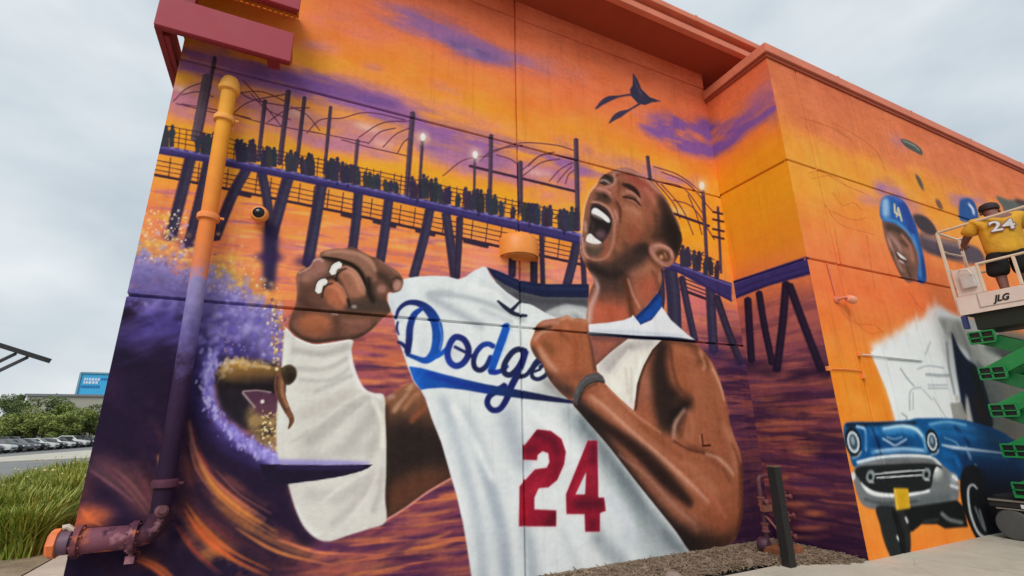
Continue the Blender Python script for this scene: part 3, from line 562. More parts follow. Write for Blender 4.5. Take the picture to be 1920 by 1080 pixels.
    for p, w, col, a in (([(800, 552), (830, 552), (870, 556), (930, 575), (985, 600)], 9, (186, 192, 196), .8), ([(803, 556), (840, 575), (875, 595), (905, 612)], 12, (178, 184, 190), .8), ([(805, 552), (830, 548), (850, 552)], 10, (188, 193, 196), .7), ([(900, 580), (940, 595), (960, 605)], 7, (198, 202, 205), .7),
                         ([(900, 530), (930, 545), (965, 570)], 9, (204, 208, 210), .8), ([(735, 560), (740, 585), (755, 600)], 10, (202, 206, 212), .7), ([(880, 540), (920, 545), (940, 560)], 10, (232, 234, 232), .8),
                         ([(830, 745), (848, 800), (872, 880), (892, 960), (905, 1050), (910, 1150)], 16, (186, 194, 202), .75), ([(868, 770), (895, 830), (915, 900), (935, 980), (950, 1100)], 22, (192, 199, 205), .75), ([(905, 860), (925, 930), (945, 1020), (955, 1130)], 16, (172, 182, 192), .8),
                         ([(948, 768), (958, 810), (972, 850), (985, 880)], 30, (178, 185, 194), .85), ([(1000, 760), (1010, 790), (1005, 800)], 20, (204, 209, 212), .7), ([(985, 990), (995, 1040), (1000, 1100)], 22, (178, 186, 192), .8), ([(1050, 990), (1075, 1040), (1090, 1090)], 14, (200, 206, 208), .6),
                         ([(1115, 1000), (1140, 1030), (1170, 1060)], 24, (146, 154, 158), .85), ([(1180, 990), (1210, 1030), (1230, 1060)], 26, (186, 193, 196), .7), ([(1060, 765), (1090, 800), (1125, 850), (1165, 910), (1205, 975), (1250, 1040)], 30, (152, 162, 164), .75),
                         ([(1085, 785), (1130, 845), (1175, 905), (1215, 960), (1255, 1010), (1285, 1040)], 22, (106, 116, 122), .75), ([(1000, 735), (1030, 738), (1060, 742)], 22, (188, 190, 188), .8), ([(1020, 712), (1045, 735), (1060, 745)], 14, (150, 150, 148), .8),
                         ([(995, 770), (1040, 810), (1070, 850)], 16, (232, 235, 234), .8), ([(850, 760), (890, 830), (925, 900)], 12, (234, 237, 236), .8), ([(1140, 930), (1170, 970), (1190, 1010)], 18, (208, 213, 220), .8), ([(800, 752), (820, 800), (845, 880), (866, 970)], 8, (232, 234, 236), .8),
                         ([(990, 620), (1000, 650), (998, 670)], 14, (228, 226, 220), .8)):
        c.stroke(p, w, [q_*.96 if min(col) < 200 else q_ for q_ in col], max(3, w*.36), alpha=min(1, a*1.22), clip='J')
    ns = c.noise(.35, .5, 201, 4)
    c.rgb += (np.array((196, 203, 208), np.float32)-c.rgb)*(np.clip((ns-.55)*3, 0, 1)*c.masks['J']*.35)[..., None]
    T = (40, 44, 66)
    c.stroke([(933, 564), (948, 577), (962, 587), (975, 591), (988, 592)], [4, 8, 8, 7, 5], T, .8, tag=LETTER); c.stroke([(977, 563), (967, 574), (958, 583)], [4, 6, 8], T, .8, tag=LETTER); c.stroke([(975, 566), (990, 568)], 3, (70, 72, 84), .8)
    # script lettering, blue with navy shading
    B, N = (34, 82, 166), (40, 46, 104)
    L = dict(tag=LETTER)
    c.stroke([(742, 598), (748, 580), (764, 568), (785, 569), (804, 582), (817, 604), (821, 630), (817, 655), (808, 670), (796, 676), (780, 671), (762, 664)], [5, 7, 9, 12, 17, 20, 21, 19, 16, 12, 9, 7], B, .9, grad=((815, 640), (755, 600), N), **L)
    c.stroke([(792, 578), (777, 590), (769, 612), (767, 638), (764, 662)], [7, 12, 13, 13, 12], N, .9, grad=((766, 650), (790, 580), (38, 72, 156)), **L)
    c.stroke([(746, 603), (744, 616), (748, 628)], [4, 5, 3], N, .8, **L); c.stroke([(746, 641), (754, 645), (764, 655)], [6, 7, 8], N, .8, **L)
    c.stroke([(810, 672), (826, 664), (840, 652)], [8, 9, 8], (34, 92, 180), .9, **L)
    o = [(857, 631), (870, 637), (878, 652), (877, 668), (867, 682), (854, 686), (843, 678), (839, 662), (844, 644), (851, 634), (858, 631)]
    c.stroke(o, 12, (40, 62, 150), .9, grad=((840, 665), (878, 650), N), **L); c.stroke([(852, 650), (862, 655), (874, 661)], 6, N, .8, **L)
    c.stroke([(877, 664), (884, 668), (892, 664)], 7, N, .8, **L)
    c.stroke([(926, 650), (916, 645), (904, 648), (893, 661), (888, 677), (891, 690), (901, 694), (912, 686), (921, 668)], 10, (40, 66, 150), .9, grad=((915, 655), (889, 685), (38, 42, 84)), **L)
    c.stroke([(951, 609), (944, 630), (936, 652), (928, 675), (920, 698)], [14, 15, 15, 14, 13], (34, 88, 176), .9, **L)
    c.stroke([(918, 697), (930, 698), (942, 694), (952, 686)], [10, 10, 8, 7], (38, 58, 148), .9, **L)
    D2 = (40, 46, 82)
    c.stroke([(986, 659), (975, 655), (964, 658), (953, 670), (945, 686), (946, 699), (956, 703), (968, 694), (980, 676)], 11, D2, .9, **L)
    c.stroke([(986, 658), (978, 682), (968, 706), (957, 728), (950, 748), (938, 766), (924, 769), (914, 758), (917, 744), (930, 734), (948, 722)], [12, 13, 13, 13, 12, 11, 11, 11, 11, 11, 12], (36, 44, 106), .9, **L)
    c.stroke([(970, 706), (985, 704), (996, 692), (1004, 680), (1013, 670)], [10, 8, 8, 9, 8], D2, .9, **L)
    c.stroke([(1012, 690), (1020, 682), (1018, 676), (1008, 681), (999, 693), (998, 706), (1008, 711), (1020, 706), (1028, 697)], 8, D2, .9, **L); c.stroke([(1002, 697), (1014, 692)], 5, D2, .8, **L)
    c.fill([(767, 687), (790, 690), (830, 701), (870, 711), (910, 720), (950, 727), (985, 733), (1040, 744), (1076, 751), (1074, 757), (1040, 754), (985, 748), (945, 743), (910, 738), (870, 731), (830, 727), (800, 729), (789, 731), (776, 713)],
           (34, 90, 178), .9, curve=False, grad=((790, 715), (1010, 745), (36, 40, 76)), store='sw', **L)
    c.stroke([(800, 700), (850, 716), (920, 732)], 8, (34, 52, 150), 3, alpha=.8, clip='sw')
    c.stroke([(770, 690), (775, 702), (786, 722)], 10, (44, 104, 190), 3, alpha=.8, clip='sw')
    c.stroke([(822, 600), (828, 630), (824, 655)], 2.5, (150, 186, 230), 1, alpha=.5); c.stroke([(959, 612), (950, 640), (940, 670)], 2.5, (150, 186, 230), 1, alpha=.5)
    # number
    R = dict(tag=NUMBER)
    two = [(1007, 805), (1033, 808), (1053, 823), (1061, 847), (1058, 870), (1045, 900), (1028, 914), (1010, 915), (1002, 933), (1002, 955), (1043, 957), (1043, 987), (973, 987), (974, 912), (1003, 880), (1025, 877), (1030, 867), (1028, 850), (1017, 846), (1008, 853), (1007, 863), (983, 862), (982, 837)]
    four = [(1102, 826), (1120, 826), (1122, 933), (1133, 933), (1136, 958), (1125, 962), (1125, 997), (1097, 997), (1096, 964), (1062, 964), (1061, 927)]
    for q in (two, four):
        c.fill(q, (226, 170, 182), 2.6, curve=False, alpha=.5)
        c.fill(q, (148, 34, 54), .8, curve=False, store='num', **R)
    for p, w, col in (([(1000, 812), (1035, 825), (1045, 850)], 14, (92, 28, 46)), ([(985, 845), (1005, 840)], 16, (100, 28, 46)), ([(1025, 985), (1042, 965)], 16, (86, 28, 42)), ([(1080, 945), (1128, 945)], 20, (88, 30, 46)), ([(1112, 835), (1112, 870)], 14, (96, 30, 50)), ([(1020, 900), (985, 930)], 12, (176, 44, 64)),
                      ([(985, 940), (982, 980)], 14, (172, 34, 52)), ([(1075, 930), (1100, 880)], 10, (180, 44, 66)), ([(1112, 975), (1112, 996)], 12, (100, 28, 44)), ([(1048, 860), (1040, 890)], 10, (120, 30, 48)), ([(1115, 880), (1115, 920)], 10, (150, 40, 64))):
        c.stroke(p, w, col, 5, alpha=.8, clip='num')
    c.fill([(1099, 885), (1097, 927), (1079, 927)], (212, 214, 216), .8, curve=False, tag=JERSEY)
    # ---- near arm, shoulder and chest
    c.fill([(1106, 624), (1180, 628), (1186, 640), (1150, 662), (1118, 690), (1110, 660)], (168, 102, 86), 1, curve=False, tag=SKIN, store='chest')
    c.stroke([(1118, 690), (1142, 668), (1168, 642)], 12, (104, 74, 68), 4, alpha=.85, clip='chest'); c.stroke([(1110, 634), (1180, 634)], 7, (96, 70, 76), 3, alpha=.8, clip='chest'); c.stroke([(1113, 645), (1118, 670)], 9, (140, 100, 96), 4, alpha=.7, clip='chest')
    A = [(1242, 636), (1262, 636), (1290, 640), (1310, 650), (1330, 672), (1345, 700), (1355, 730), (1364, 760), (1368, 790), (1377, 820), (1387, 846), (1392, 880), (1393, 918), (1392, 958), (1388, 985), (1378, 1012), (1360, 1024), (1330, 1036), (1300, 1040),
         (1265, 993), (1228, 947), (1192, 902), (1140, 835), (1090, 777), (1074, 752), (1100, 720), (1135, 716), (1160, 742), (1188, 768), (1194, 720), (1206, 686), (1223, 655)]
    c.fill(A, (166, 104, 78), .9, tag=SKIN, store='A')
    for p, w, col, a, sf in (([(1212, 690), (1206, 730), (1208, 775)], 26, (160, 104, 84), .9, 6), ([(1213, 705), (1218, 740)], 12, (176, 122, 104), .7, 5), ([(1205, 760), (1215, 780)], 14, (176, 96, 72), .7, 6),
                         ([(1244, 640), (1236, 680), (1240, 720), (1248, 765), (1250, 805)], [26, 30, 36, 44, 26], (54, 44, 42), .95, 7), ([(1262, 735), (1290, 752), (1270, 775), (1262, 810)], [26, 20, 26, 12], (38, 34, 36), .97, 6),
                         ([(1240, 640), (1218, 668), (1200, 708), (1191, 768)], 5, (60, 46, 40), .9, 1.5), ([(1246, 640), (1280, 642), (1308, 652)], 7, (84, 60, 46), .8, 3), ([(1270, 660), (1275, 700), (1285, 740)], 26, (168, 102, 72), .8, 8), ([(1300, 660), (1312, 680)], 14, (112, 72, 50), .8, 4),
                         ([(1312, 658), (1322, 680), (1318, 695)], 5, (206, 156, 130), .8, 2), ([(1330, 680), (1346, 712), (1355, 735)], 6, (204, 150, 126), .85, 2.5), ([(1320, 668), (1330, 690)], 6, (110, 70, 44), .6, 2), ([(1335, 720), (1345, 760), (1350, 800)], 24, (172, 110, 82), .7, 8),
                         ([(1362, 740), (1368, 775), (1372, 800)], 6, (118, 72, 56), .8, 2), ([(1263, 824), (1266, 795), (1284, 767)], [5, 8, 5], (196, 156, 138), .9, 2), ([(1276, 820), (1278, 795), (1285, 785)], 8, (112, 72, 56), .7, 3), ([(1286, 825), (1290, 795)], 5, (180, 128, 104), .6, 2.5),
                         ([(1352, 795), (1368, 815), (1378, 850), (1382, 890)], 10, (196, 142, 116), .75, 4), ([(1290, 838), (1320, 846), (1345, 858)], 6, (102, 62, 48), .85, 3), ([(1322, 850), (1348, 860), (1368, 880), (1376, 892)], [3, 6, 6, 3], (212, 166, 142), .9, 1.6), ([(1330, 862), (1355, 880), (1370, 905)], 5, (126, 76, 56), .7, 3),
                         ([(1126, 730), (1150, 760), (1185, 795), (1245, 838), (1300, 880), (1345, 925)], 13, (184, 124, 98), .8, 5), ([(1105, 745), (1135, 765), (1180, 808), (1230, 850), (1290, 905), (1330, 945)], [10, 9, 8, 8, 10, 8], (200, 146, 122), .9, 3), ([(1196, 792), (1240, 830), (1280, 860)], 10, (142, 82, 56), .7, 4),
                         ([(1100, 778), (1150, 812), (1200, 848), (1245, 895), (1295, 945)], [20, 22, 26, 30, 16], (62, 46, 44), .95, 6), ([(1150, 840), (1205, 885), (1260, 945), (1300, 980), (1335, 1000)], [6, 12, 14, 12, 8], (142, 98, 86), .8, 5),
                         ([(1078, 758), (1110, 800), (1142, 842), (1194, 908), (1230, 953), (1267, 998), (1302, 1038)], [34, 36, 26, 22, 24, 34, 44], (48, 43, 45), .95, 6), ([(1262, 1000), (1305, 1020), (1348, 1018), (1384, 995)], [34, 52, 44, 14], (50, 41, 40), .95, 11), ([(1330, 960), (1350, 985), (1375, 965)], 34, (150, 88, 62), .7, 10),
                         ([(1300, 915), (1340, 950), (1360, 990)], 16, (170, 100, 76), .7, 7), ([(1391, 870), (1393, 920), (1391, 965), (1382, 1005)], 9, (84, 48, 38), .85, 3), ([(1240, 930), (1280, 965), (1310, 995)], 7, (170, 120, 98), .6, 3)):
        c.stroke(p, w, col, sf, alpha=a, clip='A')
    for p, w, col, a, sf in (([(1108, 742), (1138, 766), (1184, 808), (1234, 850), (1292, 904), (1330, 942)], [4, 5, 5, 5, 6, 4], (214, 164, 140), .85, 1.6), ([(1140, 726), (1165, 752), (1195, 780), (1240, 812)], [3, 4, 4, 3], (206, 150, 124), .8, 1.4), ([(1112, 782), (1160, 816), (1206, 856), (1250, 902), (1296, 946)], [8, 12, 16, 18, 8], (54, 39, 37), .85, 4), ([(1160, 852), (1212, 892), (1262, 946), (1304, 982)], [3, 5, 6, 3], (170, 124, 108), .8, 2), ([(1262, 826), (1290, 842), (1322, 850)], 3, (84, 48, 38), .9, 1.4),
                             ([(1300, 896), (1335, 930), (1362, 972)], [4, 8, 5], (188, 122, 96), .75, 3), ([(1372, 830), (1384, 862), (1388, 905), (1386, 950)], 5, (132, 78, 58), .8, 2), ([(1266, 655), (1290, 662), (1306, 676)], 10, (186, 124, 94), .75, 4), ([(1256, 650), (1262, 690), (1272, 725), (1292, 748)], 5, (104, 66, 52), .8, 2.2), ([(1336, 690), (1350, 722), (1358, 752)], 3, (222, 176, 152), .8, 1.2), ([(1300, 700), (1310, 735), (1316, 775)], 16, (178, 116, 86), .7, 6), ([(1340, 760), (1350, 790), (1345, 820)], 10, (150, 92, 68), .7, 4), ([(1290, 770), (1300, 800), (1296, 826)], 9, (186, 126, 100), .7, 4)):
        c.stroke(p, w, col, sf, alpha=a, clip='A')
    c.stroke([(1316, 814), (1318, 834)], 3, (104, 52, 40), .9); c.stroke([(1317, 836), (1332, 835)], 4, (80, 38, 30), .9); c.stroke([(1312, 815), (1313, 832)], 2, (196, 140, 112), 1, alpha=.6)
    TK = [(1117, 686), (1148, 658), (1178, 635), (1242, 636), (1223, 655), (1206, 686), (1194, 720), (1188, 770), (1160, 745), (1135, 720), (1131, 706), (1120, 697)]
    c.fill(TK, (226, 222, 212), .9, curve=False, tag=TANK, store='tk')
    for p, w, col, a in (([(1130, 690), (1165, 655), (1225, 642)], 16, (176, 170, 168), .8), ([(1140, 695), (1165, 665), (1185, 648)], 10, (158, 152, 150), .7), ([(1150, 700), (1175, 665)], 6, (214, 208, 202), .8), ([(1160, 690), (1180, 655)], 5, (220, 214, 208), .7), ([(1173, 690), (1178, 740)], 5, (200, 194, 184), .8),
                         ([(1184, 690), (1183, 755)], 4, (198, 192, 182), .8), ([(1205, 670), (1195, 700), (1190, 750)], 5, (240, 238, 230), .8), ([(1150, 710), (1160, 735)], 14, (238, 234, 224), .8)):
        c.stroke(p, w, col, max(1.6, w*.3), alpha=a, clip='tk')
    head(c)
    # ---- collar flap on the shoulder
    c.fill([(1104, 608), (1140, 605), (1170, 600), (1187, 593), (1200, 609), (1222, 600), (1240, 574), (1258, 600), (1275, 615), (1290, 628), (1304, 638), (1280, 634), (1200, 631), (1150, 628), (1104, 626)], (226, 228, 234), .9, curve=False, tag=FLAP, store='fl')
    c.stroke([(1110, 622), (1200, 624), (1280, 632)], 7, (188, 196, 206), 2.5, alpha=.7, clip='fl')
    c.fill([(1188, 597), (1212, 574), (1233, 549), (1241, 560), (1240, 576), (1222, 599), (1200, 609)], (34, 76, 152), .9, curve=False, tag=COLLAR, store='bc')
    c.stroke([(1190, 598), (1212, 578), (1234, 552)], 6, (30, 38, 76), 2, alpha=.8, clip='bc'); c.stroke([(1200, 608), (1222, 598), (1240, 578)], 4, (28, 48, 96), 1.5, alpha=.7, clip='bc')
    c.stroke([(1104, 627), (1150, 629), (1200, 633), (1260, 635), (1302, 640)], [4, 5, 7, 6, 4], (34, 38, 64), 1, tag=COLLAR)
    c.stroke([(1186, 592), (1199, 609)], 3, (244, 246, 250), .8)
    hands(c)
    deepen(c)

def deepen(c):
    """a last warm-brown glaze over all the skin"""
    m = np.zeros((c.H, c.W), np.float32)
    for k_ in ('A', 'H', 'hr', 'hl', 'chest', 'arm2'): m = np.maximum(m, c.masks[k_])
    m *= np.isin(c.tag, (SKIN, HEADT, HANDT, HAND2, ARM2)); c.rgb *= 1-m[..., None]*np.array((.075, .105, .125), np.float32)

def head(c):
    H = [(1128, 331), (1143, 322), (1155, 317), (1172, 314), (1190, 319), (1206, 332), (1223, 341), (1238, 358), (1252, 378), (1263, 400), (1273, 421), (1279, 446), (1278, 457), (1272, 476), (1266, 490), (1254, 500), (1244, 500), (1239, 508), (1241, 525), (1234, 546),
         (1222, 561), (1208, 577), (1194, 600), (1150, 609), (1104, 611), (1102, 575), (1107, 545), (1114, 528), (1107, 512), (1098, 497), (1091, 482), (1089, 468), (1092, 440), (1094, 414), (1098, 386), (1107, 362), (1117, 350), (1122, 341)]
    c.stroke([(1092, 480), (1091, 440), (1097, 390), (1107, 362), (1120, 345)], 5, (222, 186, 176), 1.6, alpha=.7)
    c.fill(H, (160, 104, 82), .9, tag=HEADT, store='H')
    K = dict(clip='H')
    # neck
    c.fill([(1100, 500), (1240, 500), (1240, 560), (1190, 615), (1100, 615)], (156, 98, 78), 5, **K)
    c.fill([(1118, 520), (1180, 512), (1186, 545), (1160, 565), (1120, 560)], (88, 66, 60), 9, alpha=.9, **K)
    c.fill([(1106, 570), (1160, 566), (1185, 600), (1106, 612)], (196, 106, 82), 9, alpha=.9, **K); c.stroke([(1120, 556), (1165, 562)], 12, (132, 86, 72), 5, alpha=.8, **K)
    c.stroke([(1145, 575), (1148, 605)], 10, (170, 84, 58), 5, alpha=.7, **K)
    c.fill([(1200, 530), (1228, 515), (1232, 540), (1212, 568), (1200, 560)], (186, 104, 82), 7, alpha=.9, **K); c.stroke([(1185, 515), (1210, 500), (1222, 510)], 14, (176, 128, 104), 6, alpha=.8, **K); c.stroke([(1190, 530), (1200, 560)], 10, (184, 116, 92), 5, alpha=.8, **K)
    c.stroke([(1170, 515), (1178, 550), (1186, 598)], [8, 9, 10], (104, 62, 44), 3, alpha=.9, **K); c.stroke([(1177, 522), (1187, 552), (1200, 578)], [3, 4, 4], (204, 148, 128), 1.6, alpha=.9, **K)
    c.stroke([(1222, 508), (1232, 525), (1236, 545)], 6, (120, 78, 60), 3, alpha=.8, **K); c.stroke([(1238, 510), (1236, 530)], 4, (190, 150, 140), 2, alpha=.6, **K)
    c.stroke([(1108, 512), (1118, 528), (1120, 545), (1108, 575), (1104, 606)], [7, 6, 6, 8, 7], (226, 204, 200), 2, alpha=.85, **K); c.stroke([(1115, 540), (1113, 570), (1110, 600)], 4, (196, 140, 126), 2, alpha=.6, **K)
    # skull, shaved hair
    c.fill([(1240, 362), (1252, 378), (1263, 400), (1273, 421), (1281, 446), (1276, 480), (1266, 492), (1258, 468), (1240, 452), (1224, 452), (1226, 430), (1238, 400), (1232, 380)], (62, 50, 46), 7, alpha=.96, **K)
    c.fill([(1250, 400), (1270, 420), (1279, 446), (1270, 480), (1255, 462), (1246, 430)], (46, 40, 38), 7, alpha=.9, **K)
    # forehead and temple
    c.fill([(1160, 322), (1190, 322), (1215, 340), (1232, 360), (1215, 380), (1190, 350)], (164, 96, 82), 7, alpha=.85, **K); c.stroke([(1180, 328), (1200, 342), (1212, 350)], 9, (172, 80, 70), 4, alpha=.7, **K)
    c.stroke([(1152, 321), (1172, 318), (1190, 324), (1204, 333)], 6, (196, 162, 156), 2.4, alpha=.85, **K); c.stroke([(1160, 326), (1182, 328), (1198, 335)], 2.5, (122, 70, 62), 1.4, alpha=.8, **K)
    c.stroke([(1212, 337), (1226, 350), (1238, 362)], 4, (210, 170, 156), 1.6, alpha=.8, **K); c.stroke([(1205, 370), (1222, 395), (1225, 430)], 16, (160, 100, 78), 7, alpha=.8, **K)
    # far eye socket and brow
    c.fill([(1129, 331), (1136, 326), (1148, 331), (1151, 341), (1140, 346), (1127, 344), (1122, 340)], (70, 58, 54), 1.4, **K); c.stroke([(1124, 339), (1134, 338), (1144, 344)], 3, (206, 186, 188), 1, alpha=.85, **K); c.stroke([(1150, 324), (1154, 336), (1150, 346), (1136, 352), (1120, 354)], [3, 4, 4, 4, 5], (198, 158, 150), 1.4, alpha=.9, **K)
    c.stroke([(1132, 328), (1142, 334)], 2.5, (44, 38, 38), 1, alpha=.9, **K); c.stroke([(1126, 343), (1136, 347)], 2, (48, 40, 40), .8, alpha=.9, **K)
    # nose
    c.fill([(1116, 362), (1126, 358), (1138, 362), (1148, 374), (1144, 382), (1128, 380), (1114, 374)], (92, 70, 58), 2.4, **K); c.stroke([(1120, 357), (1134, 359), (1146, 368), (1152, 378)], 4, (188, 130, 118), 1.8, alpha=.85, **K); c.stroke([(1112, 374), (1118, 366)], 5, (150, 112, 102), 2, alpha=.8, **K); c.dot((1134, 368), 6, 4, (66, 48, 42), 2, .6, alpha=.9, **K)
    c.stroke([(1150, 372), (1156, 385), (1158, 402)], 6, (112, 70, 58), 3, alpha=.8, **K); c.stroke([(1118, 352), (1140, 354), (1158, 358)], 5, (172, 112, 98), 2.5, alpha=.7, **K)
    # near eye
    c.stroke([(1168, 347), (1180, 351), (1192, 360), (1199, 371)], [4, 7, 7, 4], (72, 48, 44), 1.6, alpha=.95, **K); c.stroke([(1166, 364), (1178, 361), (1190, 366), (1202, 380)], 5, (186, 136, 124), 1.8, alpha=.85, **K); c.stroke([(1169, 369), (1180, 371), (1190, 374), (1199, 383)], 3, (70, 48, 44), 1, alpha=.95, **K)
    c.stroke([(1172, 366), (1184, 367), (1194, 373)], 1.6, (92, 62, 56), .8, alpha=.9, **K); c.stroke([(1170, 374), (1184, 379), (1198, 388)], 5, (124, 82, 68), 2.4, alpha=.8, **K); c.stroke([(1202, 362), (1203, 376)], 3, (176, 124, 112), 1.6, alpha=.7, **K)
    # cheeks
    c.dot((1184, 396), 17, 12, (182, 124, 98), 7, .4, alpha=.85, **K); c.dot((1190, 440), 22, 20, (148, 84, 62), 9, alpha=.8, **K); c.stroke([(1162, 388), (1160, 420), (1158, 455)], 8, (132, 84, 62), 4, alpha=.7, **K); c.stroke([(1200, 405), (1204, 425)], 12, (172, 112, 88), 6, alpha=.7, **K)
    c.stroke([(1152, 392), (1158, 410), (1154, 420)], 6, (190, 138, 124), 2.6, alpha=.8, **K); c.stroke([(1166, 400), (1170, 440), (1162, 475)], 10, (150, 102, 76), 5, alpha=.7, **K); c.stroke([(1215, 420), (1212, 450)], 14, (112, 76, 58), 6, alpha=.8, **K)
    # beard shadow along the jaw
    c.fill([(1096, 494), (1112, 490), (1140, 492), (1160, 480), (1185, 462), (1212, 455), (1218, 476), (1205, 494), (1180, 508), (1150, 530), (1120, 524), (1106, 510)], (68, 56, 54), 6, alpha=.95, **K)
    c.stroke([(1150, 470), (1160, 490), (1165, 510)], 8, (98, 74, 64), 4, alpha=.7, **K)
    # mouth
    c.fill([(1106, 380), (1122, 379), (1138, 388), (1149, 406), (1150, 428), (1144, 448), (1134, 470), (1118, 484), (1102, 480), (1094, 462), (1095, 440), (1100, 410)], (132, 96, 84), 2.5, **K)
    c.stroke([(1096, 455), (1098, 475), (1108, 485), (1126, 487), (1140, 478), (1149, 458), (1152, 430), (1151, 408), (1140, 389), (1124, 380), (1108, 379)], [4, 4, 4, 4, 4, 4, 4, 4, 4, 4, 4], (190, 142, 126), 1.3, alpha=.85, **K)
    c.fill([(1099, 462), (1118, 466), (1132, 460), (1128, 476), (1112, 480), (1100, 474)], (92, 80, 72), 3, alpha=.9, **K); c.stroke([(1134, 440), (1136, 465), (1128, 480)], 6, (172, 96, 72), 2.5, alpha=.8, **K)
    c.fill([(1109, 386), (1121, 383), (1136, 392), (1146, 408), (1146, 425), (1140, 440), (1128, 455), (1112, 452), (1103, 441), (1106, 415)], (50, 44, 47), 1.2, **K)
    c.stroke([(1110, 386), (1122, 384), (1136, 393), (1144, 406)], 4, (84, 60, 58), 1.4, alpha=.9, **K); c.dot((1126, 440), 10, 9, (120, 94, 104), 3.5, alpha=.9, **K); c.stroke([(1106, 410), (1112, 425), (1108, 436)], 5, (90, 76, 72), 2, alpha=.8, **K)
    c.fill([(1109, 396), (1112, 391), (1118, 390), (1130, 398), (1141, 408), (1144, 416), (1139, 417), (1128, 409), (1116, 403), (1110, 401)], (232, 230, 228), .9, tag=TEETH, clip='H')
    c.stroke([(1110, 402), (1118, 406), (1130, 411)], 4, (150, 140, 132), 1.6, alpha=.8, **K)
    c.fill([(1099, 446), (1102, 440), (1108, 438), (1116, 446), (1128, 455), (1118, 458), (1106, 456), (1099, 452)], (232, 226, 222), .9, tag=TEETH2, clip='H')
    c.stroke([(1098, 457), (1110, 460), (1124, 460)], 4, (150, 128, 120), 1.6, alpha=.8, **K); c.stroke([(1097, 415), (1098, 435)], 4, (212, 180, 172), 1.6, alpha=.8, **K); c.stroke([(1091, 470), (1096, 488)], 4, (196, 152, 140), 1.6, alpha=.7, **K)
    for p, w, col, a, sf in (([(1166, 345), (1180, 349), (1193, 359), (1200, 372)], [3, 7, 7, 3], (56, 36, 34), .9, 1.2), ([(1174, 357), (1188, 362), (1200, 374)], 2.5, (200, 152, 138), .8, .9), ([(1168, 369), (1182, 371), (1192, 376), (1201, 386)], 2.4, (52, 34, 32), .95, .8), ([(1176, 374), (1190, 379), (1200, 388)], 2, (178, 128, 112), .8, .9), ([(1160, 340), (1162, 352), (1158, 362)], 4, (108, 66, 56), .8, 1.8), ([(1154, 332), (1160, 326)], 3, (104, 62, 54), .8, 1.4),
                             ([(1208, 352), (1220, 366), (1228, 382)], 6, (186, 126, 108), .75, 2.6), ([(1170, 390), (1186, 393), (1200, 402)], 7, (196, 142, 116), .8, 3), ([(1175, 412), (1192, 416), (1205, 430)], 9, (172, 112, 86), .7, 4), ([(1156, 378), (1163, 394), (1162, 416)], 3.5, (92, 54, 44), .85, 1.6), ([(1153, 395), (1159, 412)], 3, (206, 152, 136), .8, 1.2), ([(1168, 455), (1180, 470), (1172, 490)], 10, (96, 68, 58), .7, 4), ([(1190, 470), (1210, 462), (1216, 478)], 12, (58, 46, 44), .8, 4),
                             ([(1104, 496), (1122, 508), (1145, 516), (1168, 510)], 12, (50, 42, 42), .8, 4), ([(1118, 353), (1134, 356), (1146, 363)], 2.6, (210, 162, 150), .85, 1), ([(1110, 378), (1124, 381), (1140, 391), (1150, 408)], 2, (206, 158, 144), .8, .9), ([(1238, 362), (1254, 384), (1266, 408), (1276, 434)], 2, (168, 136, 122), .7, .9), ([(1092, 445), (1094, 470), (1102, 484)], 3, (214, 172, 158), .8, 1.1), ([(1228, 396), (1232, 425), (1224, 448)], 9, (88, 64, 52), .75, 4)):
        c.stroke(p, w, col, sf, alpha=a, clip='H')
    # ear
    c.fill([(1217, 464), (1224, 457), (1238, 456), (1254, 463), (1263, 474), (1263, 488), (1253, 499), (1240, 498), (1228, 488), (1218, 476)], (176, 126, 112), 1.3, store='ear', tag=HEADT)
    c.fill([(1229, 473), (1240, 467), (1253, 472), (1258, 484), (1252, 492), (1241, 489), (1233, 482)], (108, 74, 56), 2, clip='ear'); c.stroke([(1226, 462), (1240, 460), (1256, 468), (1261, 482)], 3, (214, 170, 158), 1.2, alpha=.85, clip='ear')
    c.dot((1240, 482), 4, 4, (206, 160, 124), 1.6, clip='ear'); c.stroke([(1246, 474), (1250, 484)], 3, (190, 140, 112), 1.2, alpha=.8, clip='ear'); c.stroke([(1222, 470), (1230, 484), (1244, 496)], 4, (196, 148, 134), 1.6, alpha=.8, clip='ear'); c.stroke([(1216, 480), (1228, 494), (1240, 502)], 5, (96, 66, 52), 2.5, alpha=.8, **K)

